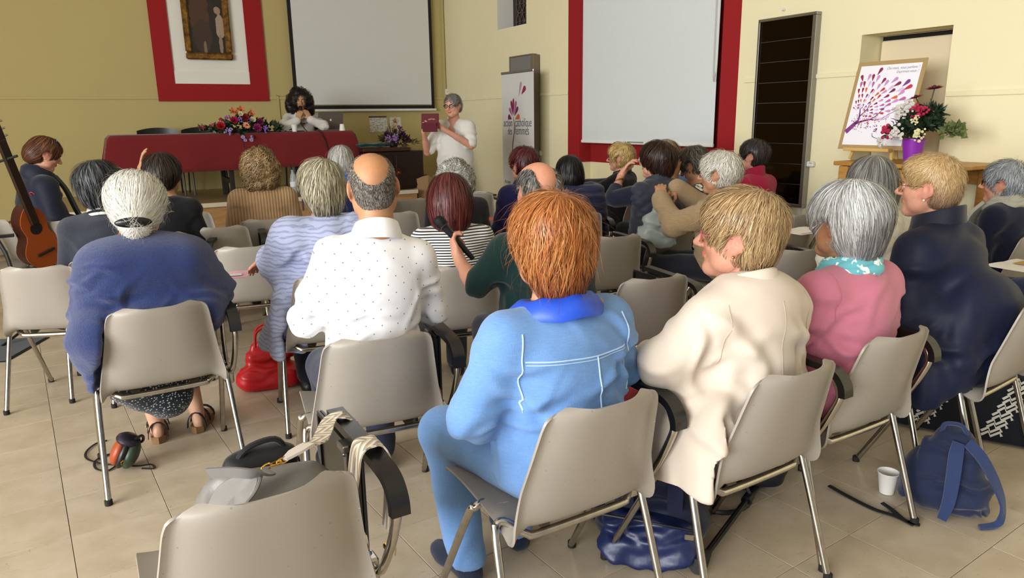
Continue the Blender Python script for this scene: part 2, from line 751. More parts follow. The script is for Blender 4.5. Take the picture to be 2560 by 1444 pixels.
def relax(V, Q, it=1, lam=.5):
    for _ in range(it):
        S, C = np.zeros_like(V), np.zeros(len(V), np.float32)
        for a, b in ((0, 1), (1, 2), (2, 3), (3, 0)):
            np.add.at(S, Q[:, a], V[Q[:, b]])
            np.add.at(S, Q[:, b], V[Q[:, a]])
            np.add.at(C, Q[:, a], 1)
            np.add.at(C, Q[:, b], 1)
        V = V + lam * (S / np.maximum(C, 1)[:, None] - V)
    return V


def wob(P, freq, seed, octv=3):
    """cheap smooth noise made of warped sines, about -1..1"""
    r = np.random.default_rng(seed)
    out = np.zeros(len(P))
    amp, tot = 1.0, 0.0
    for o in range(octv):
        for _ in range(3):
            k = nrmz(r.normal(size=3)) * freq * (1.7 ** o) * r.uniform(.7, 1.3)
            k2 = nrmz(r.normal(size=3)) * freq * .6
            out += amp * np.sin(P @ k + 1.6 * np.sin(P @ k2 + r.uniform(0, 6)) + r.uniform(0, 6))
            tot += amp * .55
        amp *= .6
    return out / tot
# ------------------------------------------------------------------ the room
YW = math.radians(-30.3)
CORNER = np.array([-0.99, 11.79])
PL = {'F': (np.array([math.cos(YW), -math.sin(YW)]), -YW), 'R': (np.array([-math.sin(YW), -math.cos(YW)]), -YW - PI / 2)}


def wp(pl, u, z, d=0.0):
    X = PL[pl][0]
    Y = np.array([-X[1], X[0]])
    q = CORNER + X * u - Y * d
    return np.array([q[0], q[1], z])


def on(pl, px, py, d=0.0):
    X = PL[pl][0]
    Y = np.array([-X[1], X[0]])
    r = ray(px, py)
    o = CORNER - Y * d
    t = (o @ Y) / (r[:2] @ Y)
    q = r * t
    return float((q[:2] - CORNER) @ X), float(q[2] + CAMH)


def wbox(name, pl, u0, u1, z0, z1, d0, d1, mat, parent=None, bev=0.0, kind=None):
    """box on a wall: u along it, z up, d0..d1 from the wall face into the room; origin at its own middle"""
    m = MB().box((0, 0, 0), (abs(u1 - u0), abs(d1 - d0), abs(z1 - z0)), bev=bev)
    o = m.obj(name, mat, None, wp(pl, (u0 + u1) / 2, (z0 + z1) / 2, (d0 + d1) / 2), (0, 0, PL[pl][1]), smooth=False)
    if parent is not None:
        o.parent = parent
        o.matrix_parent_inverse = parent.matrix_basis.inverted() if False else Matrix()
        pm = Matrix.Translation(parent.location) @ Matrix.Rotation(parent.rotation_euler[2], 4, 'Z')
        o.matrix_basis = pm.inverted() @ (Matrix.Translation(o.location) @ Matrix.Rotation(PL[pl][1], 4, 'Z'))
    if kind:
        o['kind'] = kind
    return o


def wthing(name, label, cat, pl, u, z, d=0.0, group=None):
    return thing(name, label, cat, wp(pl, u, z, d), PL[pl][1], group)


def wallmat(name, col):
    t = NT(name)
    v = t.coord()
    c = lin(col)
    t.set(color=t.mix(t.noise(v, .8, 4), tuple(q * .95 for q in c[:3]) + (1,), tuple(min(1, q * 1.04) for q in c[:3]) + (1,)), rough=.8, spec=.25)
    t.bump(t.noise(v, 260, 2), .12, .003)
    MATS[name] = t.m
    return t.m


cream_f = wallmat('yellow_wall_paint', 'b6a670')
cream_r = wallmat('cream_wall_paint', 'e6dcb6')
red_paint = wallmat('red_wall_paint', '931c1f')
white_paint = wallmat('white_wall_paint', 'e4e0d6')
door_paint = wallmat('door_paint', 'ddcdac')
WT = 4.3


def wall(name, pl, ua, ub, holes, mat, thick=.6):
    us = sorted({ua, ub, *[h[0] for h in holes], *[h[1] for h in holes]})
    zs = sorted({0, WT, *[h[2] for h in holes], *[h[3] for h in holes]})
    V, Fc = [], []

    def quad(pts):
        n = len(V)
        V.extend(pts)
        Fc.append((n, n + 1, n + 2, n + 3))
    for a, b in zip(us, us[1:]):
        for c, d in zip(zs, zs[1:]):
            if any(h[0] <= a and b <= h[1] and h[2] <= c and d <= h[3] for h in holes):
                continue
            quad([(a, 0, c), (b, 0, c), (b, 0, d), (a, 0, d)])
    for u0, u1, z0, z1, dp in holes:
        quad([(u0, 0, z0), (u0, 0, z1), (u0, dp, z1), (u0, dp, z0)])
        quad([(u1, 0, z0), (u1, dp, z0), (u1, dp, z1), (u1, 0, z1)])
        quad([(u0, 0, z1), (u1, 0, z1), (u1, dp, z1), (u0, dp, z1)])
        if z0 > 0:
            quad([(u0, 0, z0), (u0, dp, z0), (u1, dp, z0), (u1, 0, z0)])
        quad([(u0, dp, z0), (u1, dp, z0), (u1, dp, z1), (u0, dp, z1)])
    quad([(ua, thick, 0), (ua, thick, WT), (ub, thick, WT), (ub, thick, 0)])
    o = link(name, rawmesh(name, V, Fc, smooth=False), mat, None, wp(pl, 0, 0), (0, 0, PL[pl][1]))
    o['kind'] = 'structure'
    return o


# openings in the right-hand wall
nL, nR = on('R', 1450, 300)[0], on('R', 1797, 300)[0]
NDEP = next(d for d in np.arange(.05, .6, .01) if on('R', 1478, 390, -d)[0] >= 99 or on('R', 1478, 390, -d)[0] - nL < .02)
dL, dR, dTop = on('R', 2155, 88)[0], on('R', 2384, 63)[0], (on('R', 2155, 88)[1] + on('R', 2386, 61)[1]) / 2
DDEP = next((d for d in np.arange(.05, .8, .01) if on('R', 2207, 150, -d)[0] - dL < 0.01), .4)
aL, aR, aB = on('R', 1243, 60)[0], on('R', 1316, 60)[0], on('R', 1285, 66)[1]
wall('wall_right', 'R', 0, 15, [(nL, nR, 0, 4.0, NDEP), (dL, dR, 0, dTop, DDEP), (aL, aR, aB, aB + .95, .3)], cream_r)
wall('wall_front', 'F', -13.55, 0, [], cream_f)
wl = MB().box((0, 0, WT / 2), (16, .2, WT)).obj('wall_left', cream_f, None, (*(wp('F', -13.65, 0, 7.5)[:2]), 0), (0, 0, PL['R'][1]), smooth=False)
wl['kind'] = 'structure'
ce = MB().box((0, 0, 0), (15, 16, .2)).obj('ceiling', white_paint, None, wp('F', -6.2, WT + .1, 7.5), (0, 0, PL['F'][1]), smooth=False)
ce['kind'] = 'structure'

# floor: vinyl tiles laid one by one, the far ones joined
t = NT('vinyl_tile')
v = t.coord('Object')
oi = t.n('ShaderNodeObjectInfo')
vv = t.n('ShaderNodeVectorMath', operation='ADD')
sc_ = t.n('ShaderNodeVectorMath', operation='SCALE')
t.l(oi.outputs['Location'], sc_.inputs[0])
sc_.inputs['Scale'].default_value = 1.0
t.l(v, vv.inputs[0])
t.l(sc_.outputs[0], vv.inputs[1])
w = vv.outputs[0]
base = t.ramp(t.noise(w, 5, 5, .6), [(.3, 'b3a38b'), (.55, 'c2b39d'), (.75, 'ccbea9')])
fl = t.noise(t.mapv(w, (14, 60, 14), (0, 0, .5)), 1.0, 4, .7)
base = t.mix(t.math('MULTIPLY', t.math('LESS_THAN', fl, .37), .35), base, '958469')
fl2 = t.noise(t.mapv(w, (50, 18, 14), (0, 0, .2)), 1.0, 3, .7)
base = t.mix(t.math('MULTIPLY', t.math('LESS_THAN', fl2, .3), .5), base, '86735a')
tone = t.math('MULTIPLY_ADD', oi.outputs['Random'], .08, .96)
base = t.mix(1.0, base, t.n('ShaderNodeCombineColor').outputs[0], 'MULTIPLY') if False else base
t.set(color=base, rough=t.math('MULTIPLY_ADD', t.noise(w, 12, 3), .25, .2), spec=.5)
t.bump(t.noise(w, 30, 3), .05, .003)
MATS['vinyl_tile'] = t.m
grout = plain('tile_joint', '6f5f4a', .9)
TS, TA = .326, math.radians(34.4)
fl_o = MB().box((0, 0, -.06), (26, 26, .1)).obj('floor', grout, None, (0, 5, 0), (0, 0, 0), smooth=False)
fl_o['kind'] = 'structure'
tx, ty = np.array([math.cos(TA), math.sin(TA)]), np.array([-math.sin(TA), math.cos(TA)])
o0 = at(440 / 2.473, 860 + 1193 / 2.473)[:2]
cells = []
for i in range(-40, 60):
    for j in range(-25, 60):
        c = o0 + tx * (i + .5) * TS + ty * (j + .5) * TS
        q = c - CORNER
        if q @ PL['F'][0] > .1 + TS or q @ np.array([-PL['F'][0][1], PL['F'][0][0]]) > .1 + TS or c[1] < -5 or c[0] < -9:
            continue
        vis = c[1] > .7 and abs(c[0]) < c[1] * .76 + .3
        cells.append((0 if vis else 1, c[1] if vis else 0, i, j, c))
cells.sort(key=lambda q: q[:2])
tme = MB().box((0, 0, -.003), (TS - .0022, TS - .0022, .006), bev=.0008).mesh('tile', smooth=False)
tme.materials.append(t.m)
for q in cells[:290]:
    o = link('tile', tme, None, fl_o, (q[4][0], q[4][1] - 5, rng.uniform(0, .0006)), (0, 0, TA))
m = MB()
RT = Rz(TA)
hs = (TS - .0022) / 2
for q in cells[290:]:
    V = np.array([(-hs, -hs, 0), (hs, -hs, 0), (hs, hs, 0), (-hs, hs, 0)]) @ RT.T + np.array([q[4][0], q[4][1] - 5, rng.uniform(0, .0006)])
    m.add(V, [(0, 1, 2, 3)])
o = m.obj('tile_field', t.m, fl_o, smooth=False)
o['kind'] = 'stuff'

# dado lines and skirting
zd = on('F', 390, 245)[1]
du = on('R', 1149, 250)[1]
for n, (pl, a, b, z) in enumerate([('F', -11, -.01, zd), ('R', 0.01, on('R', 1421, 200)[0], on('R', 1300, 240)[1]), ('R', on('R', 1862, 200)[0], on('R', 2142, 185)[0], on('R', 2100, 187)[1]), ('R', on('R', 2366, 234)[0], 12, on('R', 2450, 232)[1])]):
    wbox('trim_%d' % (n + 1), pl, a, b, z - .018, z + .018, 0, .012, cream_f if pl == 'F' else cream_r, kind='structure', bev=.004)
wbox('baseboard_front', 'F', -11, 0, 0, .1, 0, .015, plain('skirting', '6b5238', .6), kind='structure')
for n, (a, b) in enumerate([(0.02, nL), (nR, dL), (dR, 12)]):
    wbox('baseboard_right', 'R', a, b, 0, .09, 0, .015, MATS['skirting'], kind='structure')
# vertical conduit by the corner
u_ = on('F', 1108, 150)[0]
wbox('trim_5', 'F', u_ - .02, u_ + .02, 1.75, WT, 0, .025, cream_f, kind='structure')
u_ = on('F', 694, 248)[0]
wbox('trim_6', 'F', u_ - .015, u_ + .015, .8, zd + .04, 0, .02, cream_f, kind='structure')
wbox('trim_7', 'F', u_ - .015, on('F', 735, 240)[0], zd + .03, zd + .06, 0, .02, cream_f, kind='structure')

# red painted surround of the niche, the niche lining, the arched window, the door
rb = on('R', 1436, 404)[1]
wbox('trim_8', 'R', on('R', 1421, 300)[0], nL, rb, 4.2, 0, .006, red_paint, kind='structure')
wbox('trim_9', 'R', nR, on('R', 1839, 300)[0], rb, 4.2, 0, .006, red_paint, kind='structure')
wbox('trim_10', 'R', nL, nR, rb, 4.0, -NDEP, -NDEP + .006, red_paint, kind='structure')
wbox('trim_11', 'R', nL, nL + .006, rb, 4.0, -NDEP, 0, red_paint, kind='structure')
wbox('trim_12', 'R', nR - .006, nR, rb, 4.0, -NDEP, 0, plain('grey_reveal', '8a8580', .8), kind='structure')
wbox('trim_13', 'R', aL, aL + .01, aB, aB + .95, -.3, .002, white_paint, kind='structure')
wbox('trim_14', 'R', aL, aR, aB - .01, aB, -.3, .002, white_paint, kind='structure')
arch = bpy.data.objects.new('window_1', None)
COL.objects.link(arch)
arch.location = wp('R', (aL + aR) / 2, aB, -.22)
arch.rotation_euler = (0, 0, PL['R'][1])
arch['kind'] = 'structure'
W2 = (aR - aL) / 2
archpoly = [(-W2, 0), (W2, 0), (W2, .42)] + [(W2 * math.cos(a), .42 + .45 * math.sin(a)) for a in np.linspace(.15, PI - .15, 9)] + [(-W2, .42)]
MB().prism(archpoly, .03, .05).obj('window_pane', plain('leaded_glass', '24130f', .25, var=.4, vscale=14), arch, smooth=False)
m = MB()
for cx, cz in [(0, .2), (-.17, .1), (.17, .1), (0, .43), (-.17, .32), (.17, .32), (0, 0)]:
    pts = [(cx + .1 * math.cos(a), .02, cz + .115 * math.sin(a)) for a in np.arange(12) * PI / 6]
    m.tube(pts, .006, 6, closed=True)
    m.tube([(cx - .1, .02, cz), (cx + .1, .02, cz)], .005, 5)
    m.tube([(cx - .05, .02, cz - .1), (cx + .05, .02, cz + .1)], .005, 5)
    m.tube([(cx + .05, .02, cz - .1), (cx - .05, .02, cz + .1)], .005, 5)
m.obj('lead_lattice', plain('lead', '5a4a44', .6), arch)
m = MB()
for a in archpoly[2:]:
    pass
m.prism([(W2, .42), (W2, .95), (-W2, .95), (-W2, .42)] + [(W2 * math.cos(a), .42 + .45 * math.sin(a)) for a in np.linspace(PI, 0, 12)], -.22, .03)
m.obj('arch_head', cream_r, arch, smooth=False)

door = bpy.data.objects.new('door_1', None)
COL.objects.link(door)
door.location = wp('R', (dL + dR) / 2, 0, -DDEP)
door.rotation_euler = (0, 0, PL['R'][1])
door['kind'] = 'structure'
wd = dR - dL
MB().box((0, -.02, (dTop - .035) / 2), (wd - .025, .04, dTop - .045), bev=.004).obj('door_leaf', door_paint, door, smooth=False)
MB().box((0, -.004, dTop - .018), (wd, .008, .03)).obj('door_gap', plain('gap', '1a120c', .9), door, smooth=False)
MB().lathe([(.012, 0), (.012, .04), (.025, .045), (.028, .06), (.02, .075), (0.001, .078)], 14, (wd / 2 - .09, -.04, 1.0), R=Rx(PI / 2)).obj('door_handle', plain('brushed_steel', 'b0aca4', .3, 1), door)

# stage
sv = at(575, 504, .57)
Y_F = np.array([-PL['F'][0][1], PL['F'][0][0]])
STV = float(-(sv[:2] - CORNER) @ Y_F)          # distance of the stage's front edge from the front wall
SZ = .57
su1 = on('F', 1043, 480, STV)[0]
wood = NT('stage_wood')
v = wood.coord()
wood.set(color=wood.ramp(wood.noise(wood.mapv(v, (1.2, 10, 14)), 3, 4), [(.3, '9a7448'), (.7, 'b98f5f')]), rough=.45)
stage = thing('stage', 'long wooden platform with pale edge strip carrying the red-clothed tables', 'stage', wp('F', -5.5, 0, STV / 2), PL['F'][1])
L_ = su1 - on('F', 105, 490, STV)[0]
MB().box((su1 - L_ / 2 + 5.5, 0, SZ / 2 - .012), (L_, STV - .02, SZ - .03)).obj('platform', wood.m, stage, smooth=False)
lam = NT('stage_top')
v = lam.coord()
lam.set(color=lam.ramp(lam.noise(lam.mapv(v, (1.5, 9, 9)), 3, 3), [(.3, '8b7450'), (.7, 'a58c64')]), rough=.35)
MB().box((su1 - L_ / 2 + 5.5, 0, SZ - .012), (L_, STV - .02, .024)).obj('stage_top', lam.m, stage, smooth=False)
MB().box((su1 - L_ / 2 + 5.5, -STV / 2 + .0, SZ - .025), (L_ + .02, .03, .05), bev=.004).obj('edge_strip', plain('pale_strip', 'cfc6b4', .5), stage, smooth=False)
# ------------------------------------------------------------------ stacking chairs
def shellmat():
    t = NT('grey_polypropylene')
    v = t.coord()
    base = t.mix(t.noise(v, 3, 3), '948d84', '9f978d')
    sc = t.noise(t.mapv(v, (5, 60, 90), (.5, .9, .3)), 1, 2, .7)
    sc2 = t.noise(v, 7, 1)
    base = t.mix(t.math('MULTIPLY', t.math('GREATER_THAN', sc, .73), t.math('GREATER_THAN', sc2, .5)), base, 'cdc5b8')
    sp = t.voro(v, 32)
    base = t.mix(t.math('MULTIPLY', t.math('LESS_THAN', sp.outputs['Distance'], .07), .5), base, '6e665c')
    t.set(color=base, rough=t.math('MULTIPLY_ADD', t.noise(v, 40, 2), .15, .32), spec=.45)
    t.bump(t.noise(v, 700, 1), .06, .001)
    return t.m


SHELL = shellmat()
chrome = NT('worn_chrome')
chrome.set(color=chrome.mix(chrome.noise(chrome.coord(), 30, 3), '9a948a', 'd0ccc4'), rough=.2, metal=1)
CHROME = chrome.m
BLACKP = plain('black_plastic', '0e0e10', .28, spec=.6)
RUBBER = plain('black_rubber', '15130f', .8)
STEEL = plain('galvanised_steel', '9c9a96', .4, 1)


def shell_mesh():
    prof = np.array([(.225, .415), (.215, .435), (.185, .447), (.10, .446), (0, .436), (-.09, .428), (-.155, .430), (-.197, .452), (-.222, .51), (-.245, .585), (-.268, .665), (-.288, .735), (-.295, .765)])
    P, _ = spline(np.c_[np.zeros(len(prof)), prof], np.zeros(len(prof)), 4)
    n = len(P)
    # half width along the profile: seat, the pinched waist where seat meets back, the flaring back with rounded corners
    s = np.linspace(0, 1, n)
    hw = np.interp(s, [0, .06, .15, .45, .53, .60, .70, .82, .90, .95, .98, 1], [.185, .215, .225, .227, .236, .234, .214, .195, .184, .174, .156, .128])
    m = 25
    u = np.linspace(-1, 1, m)
    V = np.zeros((n, m, 3))
    T = np.gradient(P, axis=0)
    T /= np.linalg.norm(T, axis=1)[:, None]
    N = np.stack([np.zeros(n), -T[:, 2], T[:, 1]], 1)      # towards the sitter
    N *= np.sign((N @ np.array([0, .6, .8])))[:, None]
    back = np.clip((s - .5) / .2, 0, 1)
    for j, q in enumerate(u):
        rise = .012 * q ** 4 * (1 - back) + (.055 * abs(q) ** 2.6) * back
        V[:, j, 0] = hw * np.sign(q) * (abs(q) ** .92)
        lip = -.018 * max(0, (abs(q) - .9) / .1) * np.clip((s - .3) / .2, 0, 1)
        V[:, j, 1:] = P[:, 1:] + N[:, 1:] * (rise + lip)[:, None]
    # the skirt of the shell drops beside the sitter's hips
    mid = np.exp(-((s - .53) / .09) ** 2)
    for j, q in enumerate(u):
        V[:, j, 2] -= .03 * mid * max(0, (abs(q) - .75) / .25)
        V[:, j, 1] -= .012 * mid * max(0, (abs(q) - .75) / .25)
    V[:, :, 2] += (.012 * (1 - u ** 2))[None] * np.clip((s - .93) / .07, 0, 1)[:, None] * .8
    dn = np.zeros_like(V)
    a = np.gradient(V, axis=0)
    b = np.gradient(V, axis=1)
    dn = np.cross(b, a)
    dn /= np.linalg.norm(dn, axis=2)[:, :, None] + 1e-9
    th = .0065
    top, bot = V, V + dn * th * (-1 if dn[n // 3, m // 2, 2] > 0 else 1)
    VV = np.concatenate([top.reshape(-1, 3), bot.reshape(-1, 3)])
    K = n * m
    Fc = []
    for i in range(n - 1):
        for j in range(m - 1):
            q = i * m + j
            Fc.append((q, q + 1, q + m + 1, q + m))
            Fc.append((K + q, K + q + m, K + q + m + 1, K + q + 1))
    for i in range(n - 1):
        for j in (0, m - 1):
            q = i * m + j
            Fc.append((q, q + m, K + q + m, K + q) if j == 0 else (q + m, q, K + q, K + q + m))
    for j in range(m - 1):
        for i in (0, n - 1):
            q = i * m + j
            Fc.append((q + 1, q, K + q, K + q + 1) if i == 0 else (q, q + 1, K + q + 1, K + q))
    me = rawmesh('shell', VV, Fc)
    me.set_sharp_from_angle(angle=math.radians(50))
    me.materials.append(SHELL)
    return me


def chair_meshes():
    M = {}
    M['shell'] = shell_mesh()
    r = .0115
    for sx in (-1, 1):
        m = MB().tube([(sx * .262, -.245, .012), (sx * .245, -.13, .385), (sx * .236, -.112, .425), (sx * .215, -.115, .434), (sx * .185, -.14, .415)], r, 10, 4)
        M['leg_rear', sx] = m.mesh('leg')
        m = MB().tube([(sx * .258, .235, .012), (sx * .247, .03, .385), (sx * .238, 0, .425), (sx * .215, .0, .434), (sx * .17, .02, .42)], r, 10, 4)
        M['leg_front', sx] = m.mesh('leg')
        for k, y in (('rear', -.247), ('front', .237)):
            M['cap_' + k, sx] = MB().lathe([(.011, 0), (.0145, .001), (.0145, .022), (.0125, .024)], 10, (sx * .262, y, 0)).mesh('foot_cap')
    M['rail_rear'] = MB().tube([(-.19, -.138, .416), (-.165, -.155, .402), (-.13, -.16, .397), (.13, -.16, .397), (.165, -.155, .402), (.19, -.138, .416)], r, 10, 4).mesh('rail')
    M['rail_front'] = MB().tube([(-.175, .02, .42), (-.15, .05, .415), (.15, .05, .415), (.175, .02, .42)], r, 10, 4).mesh('rail')
    for sx in (-1, 1):
        M['clip', sx] = MB().add(np.array([(sx * .11 - .012, -.16, .403), (sx * .11 + .012, -.16, .403), (sx * .11 + .03, -.13, .432), (sx * .11 - .03, -.13, .432), (sx * .11 - .012, -.148, .403), (sx * .11 + .012, -.148, .403), (sx * .11 + .03, -.1, .432), (sx * .11 - .03, -.1, .432)]),
              [(0, 1, 2, 3), (5, 4, 7, 6), (0, 4, 5, 1), (1, 5, 6, 2), (2, 6, 7, 3), (3, 7, 4, 0)]).mesh('clip', smooth=False)
    # arm: clamp, bent tube, pad, writing tablet
    M['clamp'] = MB().box((.262, -.06, .385), (.036, .05, .085), bev=.006).mesh('clamp', smooth=False)
    M['arm_tube'] = MB().tube([(.262, -.05, .425), (.262, -.085, .408), (.268, -.125, .42), (.277, -.17, .50), (.28, -.207, .58), (.28, -.217, .62), (.28, -.2, .66)], .0115, 10, 5).mesh('arm_tube')
    M['arm_strut'] = MB().tube([(.262, -.04, .43), (.266, .0, .54), (.278, .05, .66), (.28, .06, .69)], .009, 8, 4).mesh('arm_strut')
    P, _ = spline(np.array([(.28, -.236, .618), (.28, -.229, .655), (.28, -.197, .687), (.28, -.13, .698), (.28, .02, .701), (.28, .2, .704)]), np.zeros(6), 5)
    m = MB()
    m.strip(P, np.stack([np.zeros(len(P)), -np.gradient(P[:, 2]), np.gradient(P[:, 1])], 1), .044, .022)
    M['armrest'] = m.mesh('armrest', auto=60)
    # writing board folded down under the arm
    M['tablet_down'] = MB().box((.268, .13, .50), (.014, .33, .36), bev=.005).mesh('writing_tablet', smooth=False)
    M['tablet_rim'] = [MB().box(c_, s_).mesh('rim', smooth=False) for c_, s_ in (((.259, .13, .325), (.006, .32, .012)), ((.259, .13, .675), (.006, .32, .012)), ((.259, -.03, .50), (.006, .012, .34)), ((.259, .29, .50), (.006, .012, .34)))]
    M['hinge_down'] = MB().box((.256, .05, .57), (.006, .026, .2), bev=.002).mesh('hinge', smooth=False)
    M['rivet'] = [MB().ball((.253, .05, z_), .006, 8, 5).mesh('rivet') for z_ in (.65, .59, .52)] + [MB().box((.262, .05, .672), (.04, .05, .02), bev=.003).mesh('hinge_block', smooth=False)]
    M['tablet_up'] = MB().box((.165, .22, .715), (.34, .27, .014), bev=.005).mesh('writing_tablet', smooth=False)
    M['hinge_up'] = MB().box((.31, .18, .70), (.05, .12, .012), bev=.002).mesh('hinge', smooth=False)
    return M


CM = chair_meshes()
for k, me in [(k_, m_) for k_, q_ in CM.items() for m_ in (q_ if isinstance(q_, list) else [q_])]:
    kk = k if isinstance(k, str) else k[0]
    if kk != 'shell':
        me.materials.append({'arm': BLACKP, 'cap': RUBBER, 'tab': BLACKP, 'hin': STEEL, 'riv': STEEL}.get(kk[:3], CHROME))
        if kk in ('arm_tube', 'arm_strut'):
            me.materials[0] = CHROME
            

CHAIR_GROUP = 'grey plastic shell stacking chairs of the audience'


def make_chair(arm=None):
    t = thing('stacking_chair', '', 'chair', (0, 0, 0), 0, CHAIR_GROUP)
    link('shell', CM['shell'], None, t)
    for sx in (-1, 1):
        for k in ('rear', 'front'):
            l = link('leg', CM['leg_' + k, sx], None, t)
            link('foot_cap', CM['cap_' + k, sx], None, l)
    link('rail', CM['rail_rear'], None, t)
    link('rail', CM['rail_front'], None, t)
    for sx in (-1, 1):
        link('clip', CM['clip', sx], None, t)
    if arm:
        link('clamp', CM['clamp'], None, t)
        link('arm_tube', CM['arm_tube'], None, t)
        link('arm_strut', CM['arm_strut'], None, t)
        link('armrest', CM['armrest'], None, t)
    if arm in ('down', 'up'):
        w = link('writing_tablet', CM['tablet_' + arm], None, t)
        link('hinge', CM['hinge_' + arm], None, w)
        if arm == 'down':
            for q in CM['tablet_rim'] + CM['rivet']:
                link(q.name.split('.')[0], q, None, w)
    return t


_protos = {}


def chair(x, y, yaw, label, arm=None, z=0.0):
    """yaw in degrees, clockwise from +Y"""
    if arm not in _protos:
        c = _protos[arm] = make_chair(arm)
    else:
        c = copy_tree(_protos[arm])
    c.location = (x, y, z)
    c.rotation_euler = (0, 0, -math.radians(yaw))
    c['label'] = label
    return c


def chair_at(pl_, pr_, yaw, label, arm=None, z=.762):
    """stand a chair so that the ends of its back's top edge fall on two sight lines"""
    a, b = at(*pl_, z), at(*pr_, z)
    m = (a + b) / 2
    f = np.array([math.sin(math.radians(yaw)), math.cos(math.radians(yaw))])
    return chair(m[0] + f[0] * .285, m[1] + f[1] * .285, yaw, label, arm)
# ------------------------------------------------------------------ people
def vcol_mat(name, rough=.5, spec=.4, sss=0.0, bump=0.0, bscale=300, sheen=0.0, var=.12):
    t = NT(name)
    at_ = t.n('ShaderNodeVertexColor', layer_name='Col')
    v = t.coord()
    n = t.noise(v, 60, 3)
    t.set(color=t.mix(t.math('MULTIPLY', n, var), at_.outputs[0], (0.02, .015, .01, 1)), rough=rough, spec=spec, sheen=sheen)
    if sss:
        t.b.inputs['Subsurface Weight'].default_value = sss
        t.b.inputs['Subsurface Radius'].default_value = (.012, .005, .003)
        t.b.inputs['Subsurface Scale'].default_value = 1.0
    if bump:
        t.bump(t.noise(v, bscale, 2), bump, .003)
    MATS[name] = t.m
    return t.m


SKIN = vcol_mat('skin', .5, .4, 0.0, .15, 260, 0, .22)
HAIR = vcol_mat('hair_fibre', .42, .45, 0, 0, 300, 0, .1)


def eye_mat(name, iris):
    t = NT(name)
    v = t.n('ShaderNodeVectorMath', operation='NORMALIZE')
    t.l(t.coord(), v.inputs[0])
    s = t.n('ShaderNodeSeparateXYZ')
    t.l(v.outputs[0], s.inputs[0])
    t.set(color=t.ramp(s.outputs[1], [(0, 'e6ddd6'), (.86, iris), (.965, '0a0808')], 'CONSTANT'), rough=.08)
    return t.m


EYES = {'brown': eye_mat('brown_eye', '4a2c16'), 'blue': eye_mat('blue_eye', '5a7a92')}
C3 = lambda h: np.array(lin(h)[:3])
SKINS = {'fair': C3('dba98c'), 'pink': C3('d99d83'), 'tan': C3('c08c68'), 'pale': C3('e2b8a0'), 'olive': C3('b98a68')}


def hand(G, W, R, curl=.5, grip=.3, sc=1.0, pose=None):
    """palm, four unequal fingers and a thumb. R columns: towards the thumb, along the fingers, out of the back of the hand"""
    P = lambda x, y, z: W + R @ (np.array([x, y, z]) * sc)
    G.cap(P(0, -.02, 0), P(0, .03, 0), .024 * sc, .027 * sc, .012)
    G.ell(P(0, .055, 0), np.array([.041, .05, .0155]) * sc, R, .012)
    G.cap(P(.028, .03, -.006), P(.012, .02, -.01), .016 * sc, .016 * sc, .012)
    for x, y, L, ang in ((.030, .092, .072, .07), (.010, .099, .081, .02), (-.010, .096, .074, -.03), (-.029, .086, .058, -.1)):
        p = np.array([x, y, .0])
        a = 0.0
        for seg, (fr, cc) in enumerate(((.45, .55), (.32, .9), (.23, .6))):
            a += curl * cc
            d = np.array([math.sin(ang) * (1 if seg == 0 else .6), math.cos(a), -math.sin(a)])
            q = p + d * L * fr
            G.cap(P(*p), P(*q), (.0098 - .001 * seg) * sc, (.009 - .001 * seg) * sc, .006)
            p = q
    b = np.array([.034, .03, -.006])
    q1 = b + np.array([.026 * (1 - grip * .5), .03, -.012 - .022 * grip])
    q2 = q1 + np.array([.012 - .035 * grip, .028, -.004 - .018 * grip])
    G.cap(P(*b), P(*q1), .0125 * sc, .011 * sc, .008)
    G.cap(P(*q1), P(*q2), .0105 * sc, .0085 * sc, .006)


def frame(ydir, zdir):
    y = nrmz(ydir)
    z = np.asarray(zdir, float)
    z = nrmz(z - y * (z @ y))
    return np.stack([np.cross(y, z), y, z], 1)


